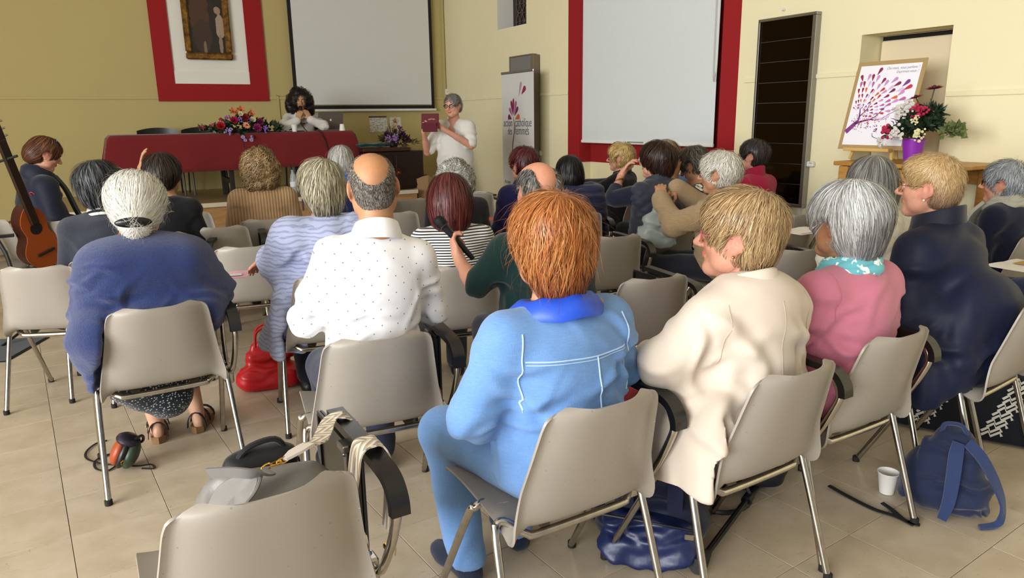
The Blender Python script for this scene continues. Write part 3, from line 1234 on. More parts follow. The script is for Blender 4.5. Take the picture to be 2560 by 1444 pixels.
def head_prims(G, T, c):
    """skull, jaw and features; T maps head space to grid space"""
    R, HC = T
    P = lambda x, y, z: HC + R @ np.array([x, y, z])
    E = lambda ctr, r, k=.02, op='+', R2=None: G.ell(P(*ctr), r, R if R2 is None else R @ R2, k, op)
    Cp = lambda a, b, ra, rb, k=.02, op='+': G.cap(P(*a), P(*b), ra, rb, k, op)
    w = c.get('facew', 1.0)
    E((0, -.018, .03), (.074, .094, .082), .01)
    E((0, .028, -.02), (.059 * w, .06, .086), .03)
    E((0, .032, .045), (.058, .048, .05), .03)
    for s in (-1, 1):
        Cp((s * .052 * w, -.005, -.05), (s * .016, .058, -.096), .02, .019, .03)
        Cp((s * .066, -.01, -.015), (s * .05 * w, .03, -.03), .014, .018, .03)      # cheekbone
        E((s * .034 * w, .058, -.03), (.024, .02, .022), .02)
        E((s * .05 * w, .02, -.07), (.018, .03, .022), .025)
    Cp((-.012, .064, -.1), (.012, .064, -.1), .0165, .0165, .02)
    for s in (-1, 1):
        Cp((s * .012, .081, .019), (s * .044, .068, .02), .009, .008, .014)         # brow
        E((s * .032, .094, .001), (.0165, .015, .0105), .014, '-')
        E((s * .031, .0725, .001), (.0128, .0125, .0112), .004)                     # lids and eyeball
    nb = c.get('nose', 1.0)
    Cp((0, .082, .012), (0, .084 + .028 * nb, -.027), .0075, .0105, .008)
    E((0, .081 + .024 * nb, -.031), (.0125, .013, .0095), .008)
    for s in (-1, 1):
        E((s * .0125, .096, -.033), (.0085, .011, .0075), .006)
        E((s * .0065, .101, -.0405), (.0035, .005, .003), .003, '-')
    E((0, .084, -.055), (.0235, .010, .006), .006)
    E((0, .083, -.0655), (.0205, .010, .0066), .006)
    E((0, .0955, -.0602), (.021, .006, .0018), .003, '-')
    E((0, .092, -.08), (.016, .008, .006), .01, '-')
    for s in (-1, 1):
        if c.get('ears', True):
            R2 = Rz(s * .32) @ Rx(-.18)
            Cp((s * .068, -.012, -.006), (s * .074, -.016, -.004), .016, .016, .01)
            E((s * .079, -.019, -.004), (.0085, .0205, .0315), .006, '+', R2)
            E((s * .0885, -.012, -.002), (.0075, .0105, .0165), .005, '-', R2)
            E((s * .0775, -.008, -.034), (.0065, .009, .0105), .006)


def hair_strands(G, V, N, spec, r):
    """ribbons combed over the hair surface -> verts, quads, colours"""
    n, L, w = spec['n'], spec['len'], spec['w']
    P_in = V
    st = spec.get('steps', 6)
    reg = spec.get('region')
    ok = np.ones(len(V), bool) if reg is None else reg(V)
    for kind, *a in spec.get('sub', []):
        if kind == 'e':
            ok &= (((V - np.array(a[0])) / (np.array(a[1]) * 1.07)) ** 2).sum(1) > 1
    ok &= ~((np.abs(V[:, 0]) < .05) & (V[:, 1] > .055) & (V[:, 2] < .03))
    idx = np.flatnonzero(ok)
    idx = r.choice(idx, n)
    P = V[idx] + r.normal(size=(n, 3)) * .003
    C = np.array(spec.get('crown', (0.0, -.06, .1)))
    gv, flow = spec.get('g', .4), spec.get('flow', 'crown')
    Ls = L * r.uniform(.55, 1.2, n)
    sd = int(r.integers(9999))
    rl = r.normal(size=(n, 3)) * .35 + np.stack([wob(P, spec.get('clump', 42), sd + q_, 2) for q_ in range(3)], 1) * 1.15
    rl += np.stack([wob(P, 160, sd + 7 + q_, 1) for q_ in range(3)], 1) * .5
    ph = r.uniform(0, 2 * PI, n)
    lift = spec.get('lift', .004) * r.uniform(.2, 1.6, n)
    base = spec.get('base', .0012)
    fly = r.uniform(size=n) < spec.get('fly', .02)
    lift = np.where(fly, lift * 3 + .006, lift)
    pts, dirs, nrs = [], [], []
    pd = None
    for i in range(st):
        d, g = G.sample(P)
        t = i / (st - 1)
        if flow == 'bun':
            D = np.array(spec['target']) - P
        elif flow == 'random':
            D = rl.copy()
        else:
            D = P - C
            D[:, 2] *= .6
        D /= np.linalg.norm(D, axis=1)[:, None] + 1e-6
        D = D + np.array([0, 0, -gv]) + np.array(spec.get('sweep', (0, 0, 0))) + rl * spec.get('mess', .18)
        wv = spec.get('wave', 0)
        if wv:
            D = D + np.cross(g, D) * (wv * np.sin(ph + t * spec.get('wfreq', 6) + P[:, 2] * 25))[:, None]
        D -= g * (D * g).sum(1)[:, None]
        D /= np.linalg.norm(D, axis=1)[:, None] + 1e-6
        if pd is not None:
            D = D + pd * .8
            D /= np.linalg.norm(D, axis=1)[:, None] + 1e-6
        pd = D
        h = base + lift * math.sin(min(t * 1.25, 1) * PI * .5) * (1 if spec.get('flick', 0) == 0 else 1 + spec['flick'] * t)
        P = P - g * (np.clip(d, -.03, .05) - h)[:, None]
        cr = spec.get('curl', 0)
        Q = P.copy()
        if cr:
            a = ph + t * spec.get('turns', 2.2) * 2 * PI
            Q = P + (g * (np.sin(a) * .9 + .9)[:, None] + np.cross(g, D) * np.cos(a)[:, None]) * cr
        pts.append(Q)
        nrs.append(g)
        dirs.append(D)
        P = P + D * (Ls / (st - 1))[:, None]
    pts, nrs = np.array(pts), np.array(nrs)
    N0 = nrs
    T = np.gradient(pts, axis=0)
    B = np.cross(T, nrs)
    B /= np.linalg.norm(B, axis=2)[:, :, None] + 1e-9
    tl = r.normal(0, spec.get('tilt', .2), n)
    B = B * np.cos(tl)[None, :, None] + nrs * np.sin(tl)[None, :, None]
    prof = np.interp(np.linspace(0, 1, st), [0, .15, .7, 1], [.6, 1, .9, .12])
    ww = w * r.uniform(.5, 1.3, n)
    ww = np.where(fly, ww * .35, ww)
    off = B * (prof[:, None] * ww[None] * .5)[:, :, None]
    Va = np.stack([pts - off, pts + off], 2).transpose(1, 0, 2, 3).reshape(-1, 3)
    k = (np.arange(n) * st * 2)[:, None] + (np.arange(st - 1) * 2)[None]
    Qd = np.stack([k, k + 1, k + 3, k + 2], 2).reshape(-1, 4)
    nn = N0 + B * r.normal(0, .22, n)[None, :, None]
    nn = np.repeat((nn / (np.linalg.norm(nn, axis=2)[:, :, None] + 1e-9)).transpose(1, 0, 2), 2, axis=1).reshape(-1, 3)
    return Va, Qd, V[idx], st * 2, nn


def hair_colour(spec, P, r, n):
    """per-strand colours: palette picked at random, optionally a second palette low on the head"""
    pal = np.array([C3(h) for h in spec['pal']])
    wts = np.array(spec.get('wts', [1] * len(pal)), float)
    c = pal[r.choice(len(pal), n, p=wts / wts.sum())]
    if 'pal2' in spec:
        pal2 = np.array([C3(h) for h in spec['pal2']])
        c2 = pal2[r.choice(len(pal2), n)]
        ax = spec.get('ax2', (0, 0, -1))
        f = np.clip((P @ np.array(ax) - spec.get('lo', .0)) / spec.get('span', .06) + r.normal(0, .25, n), 0, 1)
        c = c * (1 - f[:, None]) + c2 * f[:, None]
    return c * r.uniform(.88, 1.1, n)[:, None]


def build_hair(spec, T, root, hh, r):
    R, HC = T
    th = spec.get('th', .018)
    k_ = {.005: (1.7, .6), .0065: (.95, .85)}.get(hh, (.8, 1))
    if spec['len'] > .02:
        spec = dict(spec, n=int(spec['n'] * k_[0]), w=spec['w'] * k_[1])
    G = Grid(axis(-.19, .19, hh), axis(-.24, .2, hh), axis(-.27, .24, hh))
    sq = spec.get('sq', (1, 1, 1))
    G.ell((0, -.018, .03), np.array((.074 + th, .094 + th, .082 + th)) * sq, None, .01)
    if spec.get('nape', True):
        G.ell((0, -.062, -.035), (.058 + th * .6, .042 + th * .6, .062), None, .03)
        for s in (-1, 1):
            G.ell((s * .045, -.045, -.01), (.03 + th * .6, .05 + th * .6, .06), None, .03)
    for kind, *a in spec.get('add', []):
        (G.ell if kind == 'e' else G.cap)(*a)
    nz = spec.get('noise', 0)
    if nz:
        X = np.stack(np.broadcast_arrays(*G.pts((slice(None),) * 3)), -1).reshape(-1, 3)
        near = np.abs(G.d.reshape(-1)) < .05
        q = np.zeros(len(X), np.float32)
        q[near] = wob(X[near].astype(float), spec.get('nfreq', 60), spec.get('seed', 3), 2) * nz
        G.d += q.reshape(G.d.shape)
    # face, ears and neck stay clear
    f = spec.get('face', ((0, .125, -.055), (.078, .085, .125)))
    if f:
        G.ell(f[0], f[1], None, .02, '-')
    if spec.get('clearears', True):
        for s in (-1, 1):
            G.ell((s * .102, -.004, -.02), (.045, spec.get('eary', .03) + .005, .05), None, .012, '-')
    if 'zmin' in spec:
        z, sl = spec['zmin']
        G.cutp((0, -.08, z), nrmz((0, sl, -1)), .012)
    for kind, *a in spec.get('sub', []):
        (G.ell if kind == 'e' else G.cap)(*a, op='-')
    V, Q = G.nets()
    V = relax(V, Q, 1, .4)
    N = vnormals(V, Q)
    n = spec['n']
    Va, Qs, P0, per, Ns = hair_strands(G, V, N, spec, r)
    cs = hair_colour(spec, P0, r, n)
    # base: same palette, smoothed by position, darkened to put the strands' shade into its colour
    cb = hair_colour(dict(spec, wts=spec.get('wts', [1] * len(spec['pal']))), V, r, len(V))
    mean = cb.mean(0)
    cb = (cb * .35 + mean * .65) if 'pal2' not in spec else cb
    cb = cb * spec.get('under', .8)
    VV = np.concatenate([V, Va])
    CC = np.concatenate([cb, np.repeat(cs, per, 0)])
    VV = VV @ R.T + HC
    me = rawmesh('hair', VV, np.concatenate([Q, Qs + len(V)]), CC)
    if len(me.vertices) == len(VV):
        me.normals_split_custom_set_from_vertices(np.concatenate([N, Ns]) @ R.T)
    return link('hair', me, HAIR, root)


FRAME_DARK = plain('dark_frame', '16110f', .3)
LENS = NT('spectacle_lens')
LENS.set(color='ffffff', rough=.02, trans=1.0, ior=1.1, alpha=.10)
LENS = LENS.m


def glasses(T, root, mat, r=.022, shape=1.0, y=.099, th=.0016, up=False, lens=None):
    R, HC = T
    m, l = MB(), MB()
    for s in (-1, 1):
        c = np.array([s * .033, y, .0])
        ring = [c + np.array([r * math.cos(a), -.006 * abs(math.cos(a)) * (1 if s * math.cos(a) > 0 else .2), r * shape * math.sin(a)]) for a in np.arange(20) * PI / 10]
        m.tube(ring, th, 6, closed=True)
        m.tube([c + np.array([s * r, -.006, .004]), c + np.array([s * (r + .016), -.016, .006]), (s * .078, -.005, .004), (s * .079, -.022, -.004), (s * .077, -.035, -.02)], th * .9, 6, 3)
        l.add(np.array(ring) + np.array([0, .0006, 0]), [list(range(20))])
        l.add(np.array(ring) - np.array([0, .0006, 0]), [list(range(20))[::-1]])
    m.tube([(-.033 + r, y, .003), (0, y + .004, .006), (.033 - r, y, .003)], th, 6, 3)
    if up:
        tr = lambda V: (V - np.array([0, -.02, .0])) @ Rx(1.0).T + np.array([0, -.03, .022])
        m.v = [tr(q) for q in m.v]
        l.v = [tr(q) for q in l.v]
    m.v = [q @ R.T + HC for q in m.v]
    l.v = [q @ R.T + HC for q in l.v]
    g = m.obj('glasses', mat, root)
    l.obj('lens', lens or LENS, g, smooth=False)
    return g


def folds(V, N, amp, seed, freq=16, vert=0.0):
    """cloth creases: ridged, stretched noise"""
    P = V * np.array([1, 1, 1 - .55 * vert])
    a = wob(P, freq, seed, 2)
    b = wob(P[:, [0, 1, 2]] * np.array([1, 1, 1.4]), freq * 1.7, seed + 9, 2)
    return V + N * ((1 - np.abs(a) * 2) * .6 + b * .4)[:, None] * amp


def creases(V, N, seed, n=34, amp=.006, bias=.5, hot=None, w0=.011):
    """cloth creases: short ridge-and-valley lines, crowded around the hot spots"""
    r = np.random.default_rng(seed + 77)
    D = np.zeros(len(V))
    for i in range(n):
        if hot is not None and r.uniform() < .7:
            h = hot[r.integers(len(hot))] + r.normal(size=3) * .06
            j = int(np.argmin(((V - h) ** 2).sum(1)))
        else:
            j = int(r.integers(len(V)))
        c, nn = V[j], N[j]
        a = r.normal(0, bias)
        ref = np.cross(nn, [0, 0, 1.])
        if np.linalg.norm(ref) < .2:
            ref = np.array([1., 0, 0])
        ref = nrmz(ref)
        b0 = np.cross(nn, ref)
        t = ref * math.cos(a) + b0 * math.sin(a)
        b = np.cross(nn, t)
        d = V - c
        u, v, w_ = d @ t, d @ b, d @ nn
        l, w, cu = r.uniform(.05, .13), w0 * r.uniform(.9, 1.8), r.normal(0, 1.6)
        s = v + cu * u * u + .012 * np.sin(u * 30 + i)
        g = np.exp(-(u / l) ** 2 - (w_ / .07) ** 2) * (np.abs(d).max(1) < .4)
        D += g * (np.exp(-(s / w) ** 2) - .85 * np.exp(-((s - 1.7 * w) / (1.15 * w)) ** 2)) * r.uniform(.5, 1.1)
    return V + N * (D * amp)[:, None]


def carve_shell(G, fwd):
    """cloth stays on the sitter's side of the chair back"""
    X, Y, Z = G.pts((slice(None),) * 3)
    zz = [.43, .452, .51, .585, .665, .735, .765]
    yb = np.interp(Z, zz, [-.155, -.197, -.222, -.245, -.268, -.288, -.295]) + fwd
    w = np.interp(Z, [.43, .47, .51, .585, .665, .735, .765], [.238, .238, .232, .212, .194, .182, .15])
    q = np.abs(X) / w
    f = np.maximum(np.maximum(np.abs(X) - w - .006, np.maximum(Z - .772, .36 - Z)), Y - yb - .058 * np.minimum(q, 1) ** 2.6 - .013)
    G.put((slice(None),) * 3, f.astype(np.float32), .012, '-')


def person(label, px, py, d, yaw=-25, **c):
    """px,py: where the top of the head is seen; d: its distance along the view; yaw: heading in degrees clockwise from +Y"""
    W = dep(px, py, d)
    zb = c.get('zb', 0.0)
    fine = c.get('fine', 1)            # 0 far .. 2 near
    seed = c.get('seed', abs(hash(label)) % 9973 if False else int(px * 7 + py) % 9973)
    r = np.random.default_rng(seed)
    g, stand = c.get('g', 1.0), c.get('stand', False)
    lean, side, tw = [math.radians(c.get(k, 0)) for k in ('lean', 'side', 'tw')]
    hy, hp, hr = [math.radians(c.get(k, 0)) for k in ('hy', 'hp', 'hr')]
    hs = c['hair']
    Oz = c.get('Oz', .93 if stand else .535)
    topoff = .112 + hs.get('th', .018) * .8
    ts = (W[2] - zb - Oz - .145 - topoff) / .51 / math.cos(lean)
    ts = min(max(ts, .8), 1.25)
    Rt = Rz(-tw) @ Rx(-lean) @ Ry(side)
    O = np.array([0, 0, Oz])
    nf = c.get('nf', .045)
    TP = lambda x, y, z: O + Rt @ np.array([x, y, z])
    HC = TP(0, nf, .51 * ts) + np.array([0, 0, .145])
    HC[2] = W[2] - zb - topoff
    Rh = Rz(-hy) @ Rx(-hp) @ Ry(hr)
    T = (Rh, HC)
    top = HC + Rh @ np.array([0, -.01, .1])
    Ry_ = Rz(-math.radians(yaw))
    xy = W[:2] - (Ry_ @ top)[:2]
    root = thing('person', label, 'person', (xy[0], xy[1], zb), -math.radians(yaw))
    ctx = dict(root=root, TP=TP, Rt=Rt, T=T, g=g, ts=ts, O=O, r=r, xy=xy, yaw=yaw)
    if 'chair' in c:
        ch = c['chair']
        f = np.array([math.sin(math.radians(yaw)), math.cos(math.radians(yaw))])
        o = ch.get('fwd', .07)
        chair(xy[0] + f[0] * o, xy[1] + f[1] * o, yaw, ch['label'], ch.get('arm'))
    # joints
    NB = TP(0, .0, .50 * ts)
    J = {}
    for s, k in ((-1, 'L'), (1, 'R')):
        S = TP(s * .150 * (1 + (g - 1) * .45) * c.get('sh', 1), -.005, .42 * ts)
        a = c.get('arm' + k, {})
        el = np.array(a['el']) if 'el' in a else S + np.array([s * .055, .03, -.27])
        wr = np.array(a['wr']) if 'wr' in a else el + np.array([-s * .13, .19, -.045])
        if stand and 'el' not in a:
            el, wr = S + np.array([s * .05, .0, -.28]), S + np.array([s * .06, .08, -.52])
        hd = nrmz(np.array(a['hd'])) if 'hd' in a else nrmz(wr - el + np.array([0, .03, -.02]))
        hz = np.array(a['hz']) if 'hz' in a else np.array([0, 0, 1.])
        J[k] = (S, el, wr, hd, hz, a)
        if stand:
            J['h' + k] = (np.array([s * .085, 0, Oz - .02]), np.array([s * .1, .02, Oz * .53]), np.array([s * .1, -.02, .085]))
        else:
            l = c.get('leg' + k, {})
            kn = np.array(l.get('kn', (s * .11, .40, .50)))
            an = np.array(l.get('an', (s * .10, .42, .085)))
            J['h' + k] = (np.array([s * .085, .02, Oz + .0]), kn, an)
    vis = c.get('hands', '')
    # ------- body
    hb = {0: .008, 1: .0058, 2: .0044}[fine]
    lo, hi = np.array([-.5, -.32, 0.0]), np.array([.5, .62, HC[2] + .15])
    fx, fy, fz = [(HC[0] - .1, HC[0] + .1, hb)], [(HC[1] - .13, HC[1] + .14, hb)], [(HC[2] - .13, HC[2] + .12, hb)]
    for k in 'LR':
        if k in vis:
            q = J[k][2] + J[k][3] * .09
            hh_ = max(hb, .0048)
            fx.append((q[0] - .12, q[0] + .12, hh_)); fy.append((q[1] - .12, q[1] + .12, hh_)); fz.append((q[2] - .12, q[2] + .12, hh_))
        lo, hi = np.minimum(lo, J[k][2] - .25), np.maximum(hi, J[k][2] + .25)
    G = Grid(axis(lo[0], hi[0], .024, fx), axis(lo[1], hi[1], .024, fy), axis(lo[2] - .03, hi[2], .028, fz))
    G.ell(TP(0, 0, .02), (.15 * g, .115, .11), Rt, .03)
    G.ell(TP(0, .015, .16 * ts), (.14 * g, .11 * g, .16 * ts), Rt, .05)
    G.ell(TP(0, 0, .33 * ts), (.15 * g, .10, .16 * ts), Rt, .05)
    for k, s in (('L', -1), ('R', 1)):
        S, el, wr, hd, hz, a = J[k]
        G.cap(TP(0, -.01, .43 * ts), S, .062, .052, .04)
        G.cap(NB + Rt @ np.array([0, 0, -.01]), S + np.array([-s * .03, 0, .01]), .045, .035, .04)
        G.cap(S, el, .047, .037, .03)
        G.cap(el, wr, .037, .026, .02)
        G.cap(el + (wr - el) * .2, el + (wr - el) * .5, .038, .033, .02)
        R_ = frame(hd, hz)
        if (R_[:, 0] @ np.array([-s, 0, 0.])) < 0 and not a.get('flip') or a.get('flip') and (R_[:, 0] @ np.array([-s, 0, 0.])) > 0:
            R_[:, 0] *= -1
        hand(G, wr + hd * .015, R_, a.get('curl', .45), a.get('grip', .3), .95)
        J['R' + k] = R_
        h, kn, an = J['h' + k]
        G.cap(h, kn, .075, .055, .03)
        G.cap(kn, an, .052, .034, .02)
        G.cap(kn + (an - kn) * .15 + np.array([0, -.012, 0]), kn + (an - kn) * .5, .05, .042, .02)
        fd_ = nrmz(np.array(c.get('toe', (s * .15, 1, 0))))
        G.cap(an + np.array([0, -.02, -.045]), an + fd_ * .15 + np.array([0, 0, -.062]), .028, .02, .02)
    nk = HC + Rh @ np.array([0, -.025, -.07])
    G.cap(nk, NB, .05 * c.get('neck', 1.0), .056 * c.get('neck', 1.0), .03)
    G.cap(HC + Rh @ np.array([0, .02, -.075]), NB + Rt @ np.array([0, .03, -.01]), .03, .04, .03)
    head_prims(G, T, c)
    V, Q = G.nets()
    V = relax(V, Q, 1, .35)
    sk = SKINS[c.get('skin', 'fair')]
    colr = np.tile(sk, (len(V), 1)) * (1 + .05 * wob(V, 30, seed)[:, None])
    q = (V - HC) @ Rh
    inh = np.linalg.norm(q, axis=1) < .2
    rosy = np.exp(-(((np.abs(q[:, 0]) - .04) / .02) ** 2 + ((q[:, 1] - .07) / .04) ** 2 + ((q[:, 2] + .03) / .02) ** 2)) * .5
    rosy = np.maximum(rosy, .55 * np.exp(-((np.abs(q[:, 0]) - .082) / .012) ** 2) * (np.abs(q[:, 2]) < .05) * (np.abs(q[:, 1] + .015) < .035))
    rosy = np.maximum(rosy, .35 * np.exp(-(q[:, 0] / .012) ** 2 - ((q[:, 1] - .112) / .014) ** 2 - ((q[:, 2] + .03) / .012) ** 2))
    lips = (np.abs(q[:, 0]) < .0235) & (q[:, 2] < -.049) & (q[:, 2] > -.0725) & (q[:, 1] > .081)
    colr = colr * (1 - (rosy * inh)[:, None] * np.array([.04, .28, .26]))
    colr[lips & inh] = sk * np.array(c.get('lip', (.80, .48, .48)))
    if c.get('scalp'):
        up_ = (q[:, 2] > .03) & inh
        colr[up_] *= np.array([1.05, .98, .92])
    link('body', rawmesh('body', V, Q, colr), SKIN, root)
    # ------- face details
    if c.get('face', False):
        br = C3(c.get('brow', hs['pal'][0])) * .8
        for s in (-1, 1):
            e = MB().ball((0, 0, 0), .0116, 14, 10)
            o = e.obj('eye', EYES[c.get('eye', 'brown')], root)
            o.matrix_basis = Matrix.Translation(HC + Rh @ np.array([s * .031, .0748, .001])) @ Matrix(Rh.tolist()).to_4x4()
            m = MB().tube([HC + Rh @ np.array(p) for p in ((s * .012, .0905, .017), (s * .026, .0905, .0225), (s * .04, .081, .021), (s * .049, .071, .015))], [.0028, .0035, .003, .0015], 6, 3)
            m.obj('eyebrow', plain('brow_%s' % c.get('brow', hs['pal'][0]), c.get('brow', hs['pal'][0]), .8), root)
    # ------- hair
    build_hair(hs, T, root, {0: .0085, 1: .0065, 2: .005}[fine], r)
    if c.get('earring'):
        for s in (-1, 1):
            MB().ball(HC + Rh @ np.array([s * .084, -.006, -.046]), .0045, 8, 6).obj('earring', c['earring'], root)
    gl = c.get('gl')
    if gl:
        glasses(T, root, gl[0], **(gl[1] if len(gl) > 1 else {}))
    # ------- upper garment
    tp = c['top']
    off = tp.get('off', .014)
    hg = {0: .016, 1: .0125, 2: .0095}[fine] * tp.get('res', 1)
    hem = tp.get('hem', Oz - .06)
    lo, hi = np.array([-.48, -.36, hem - .08]), np.array([.48, .45, NB[2] + .12])
    for k in 'LR':
        for p in J[k][:3]:
            lo, hi = np.minimum(lo, p - .12), np.maximum(hi, p + .12)
    for p in tp.get('bounds', []):
        lo, hi = np.minimum(lo, p), np.maximum(hi, p)
    lo, hi = np.minimum(lo, O - .3), np.maximum(hi, O + .2)
    G = Grid(axis(lo[0], hi[0], hg), axis(lo[1], hi[1], hg), axis(min(lo[2], hem - .04), hi[2], hg), .08)
    sl = tp.get('sleeve', 1.0)
    G.ell(TP(0, -.01, .02), (.158 * g + off, .125 + off, .13), Rt, .03)
    if not tp.get('crop'):
        G.ell(TP(0, .01, .16 * ts), (.143 * g + off, .114 * g + off, .17 * ts), Rt, .07)
    G.ell(TP(0, -.012, .32 * ts), (.148 * g + off, .104 + off, .175 * ts + off), Rt, .06)
    if c.get('bust', 1):
        for s in (-1, 1):
            G.ell(TP(s * .07, .075, .29 * ts), (.07, .06, .07), Rt, .05)
    for k, s in (('L', -1), ('R', 1)):
        S, el, wr, hd, hz, a = J[k]
        G.cap(TP(0, -.018, .405 * ts), S, .060 + off, .046 + off, .05)
        G.cap(NB + Rt @ np.array([s * .035, -.005, -.035 * ts]), S + np.array([-s * .02, 0, .0]), .042 + off * .6, .042 + off * .6, .04)
        u = tp.get('arm', 1.0)
        if sl > 0:
            f = min(sl / .5, 1)
            G.cap(S, S + (el - S) * f, (.045 + off) * u, (.038 + off) * u, .03)
        if sl > .5:
            f = (sl - .5) / .5
            G.cap(el, el + (wr - el) * f, (.038 + off) * u, (.03 + off * .8) * u, .02)
            if f >= 1:
                G.cap(wr - (wr - el) * .05, wr + (wr - el) * .02, .033 + off, .032 + off, .01)
    ctx.update(J=J, NB=NB, G=G)
    if 'extra' in tp:
        tp['extra'](G, ctx)
    G.cutz(hem)
    if 'chair' in c and not tp.get('nocarve'):
        carve_shell(G, c['chair'].get('fwd', .07))
    # neck opening
    G.cap(NB + Rt @ np.array([0, .02, -.0]), NB + Rt @ np.array([0, .05, .12]), .05 * tp.get('open', 1.0), .075 * tp.get('open', 1.0), .01, '-')
    if tp.get('vneck'):
        G.ell(NB + Rt @ np.array([0, .11, -.04]), (.045, .07, .11), Rt, .01, '-')
    V, Q = G.nets()
    V = relax(V, Q, 2, .4)
    N = vnormals(V, Q)
    if tp.get('fold', .004):
        V = folds(V, N, tp.get('fold', .004) * .45, seed, tp.get('ffreq', 15), tp.get('fvert', .2))
        hot = [J[k][1] for k in 'LR'] * 2 + [TP(s_ * .15, -.04, .32 * ts) for s_ in (-1, 1)] * 2 + [TP(s_ * .12, -.1, .1 * ts) for s_ in (-1, 0, 1)] * 2
        V = creases(V, N, seed, tp.get('nf', 46) if fine else 24, tp.get('fold', .004) * 1.7, tp.get('bias', .45), hot, tp.get('w0', .0125 if fine == 2 else .0145))
        V = relax(V, Q, 1, .35)
    pf = tp.get('puff')
    if pf:
        q = (V - O) @ Rt
        if pf[0] == 'h':
            b = np.abs(np.sin(PI * (q[:, 2] + .012 * wob(q, 9, seed)) / pf[1])) ** .5
        else:
            b = (np.abs(np.sin(PI * (q[:, 0] + q[:, 2]) / pf[1])) * np.abs(np.sin(PI * (q[:, 0] - q[:, 2]) / pf[1]))) ** .4
        V = V + N * (b * pf[2])[:, None]
    dr = tp.get('drape')
    if dr:
        th_ = np.arctan2(V[:, 0], -(V[:, 1] + .02))
        fall = np.clip((NB[2] - .12 - V[:, 2]) / .45, 0, 1)
        wv = np.sin(dr[1] * th_ + 1.3 * wob(V, 4, seed + 3, 2) + 2.2 * V[:, 2])
        V = V + vnormals(V, Q) * (dr[0] * fall * (np.abs(wv) ** 1.5 * np.sign(wv)))[:, None]
    ctx['bvh'] = BVHTree.FromPolygons(V.tolist(), Q.tolist())
    nm = tp.get('name', 'top')
    gar = link(nm, rawmesh(nm, V, Q), tp['mat'], root)
    ctx['garment'] = gar
    # collar pieces, drawn in torso space around the base of the neck
    for kind, mat, *kw in tp.get('collar', []):
        kw = kw[0] if kw else {}
        collar(kind, mat, ctx, gar if kw.get('sub', True) else root, **{k: v for k, v in kw.items() if k != 'sub'})
    # ------- lower garment and shoes
    bt = c.get('bottom', {})
    bm = bt.get('mat', MATS.get('dark_trousers') or fabric('dark_trousers', '1d1f2b', .9))
    hb_ = {0: .02, 1: .018, 2: .014}[fine] * bt.get('res', 1)
    lo, hi = np.array([-.32, -.26, 0.0]), np.array([.32, .6, Oz + .2])
    G = Grid(axis(lo[0], hi[0], hb_), axis(lo[1], hi[1], hb_), axis(lo[2], hi[2], hb_), .08)
    G.ell((0, .0, Oz + .0), (.155 * g, .12, .10), None, .04)
    if bt.get('kind') == 'skirt':
        bt['f'](G, J)
    else:
        for k, s in (('L', -1), ('R', 1)):
            h, kn, an = J['h' + k]
            G.cap(h, kn, .09 * bt.get('w', 1), .07 * bt.get('w', 1), .04)
            G.cap(kn, an + np.array([0, 0, bt.get('ankle', .0)]), .068 * bt.get('w', 1), .058 * bt.get('w', 1), .03)
        G.cutz(.055 + bt.get('ankle', .0))
    if 'chair' in c:
        carve_shell(G, c['chair'].get('fwd', .07))
    V, Q = G.nets()
    V = relax(V, Q, 1, .4)
    V = folds(V, vnormals(V, Q), bt.get('fold', .004), seed + 1, 17)
    link(bt.get('name', 'trousers'), rawmesh('trousers', V, Q), bm, root)
    if c.get('shoes', True):
        smt = c.get('shoemat') or plain('black_leather_shoe', '14120f', .4)
        for k, s in (('L', -1), ('R', 1)):
            h, kn, an = J['h' + k]
            fd_ = nrmz(np.array(c.get('toe', (s * .15, 1, 0))))
            G = Grid(axis(an[0] - .14, an[0] + .14, .012), axis(an[1] - .14, an[1] + .28, .012), axis(-.005, .16, .010), .05)
            z = an[2]
            G.cap(an + np.array([0, -.025, -z + .035]), an + fd_ * .17 + np.array([0, 0, -z + .03]), .036, .03, .02)
            G.ell(an + fd_ * .12 + np.array([0, 0, -z + .03]), (.044, .06, .03), None, .02)
            G.cap(an + np.array([0, -.02, -z + .03]), an + np.array([0, 0, -z + .085]), .036, .038, .02)
            G.cutz(.002)
            V, Q = G.nets()
            link('shoe', rawmesh('shoe', relax(V, Q, 1), Q), smt, root)
    return root, ctx


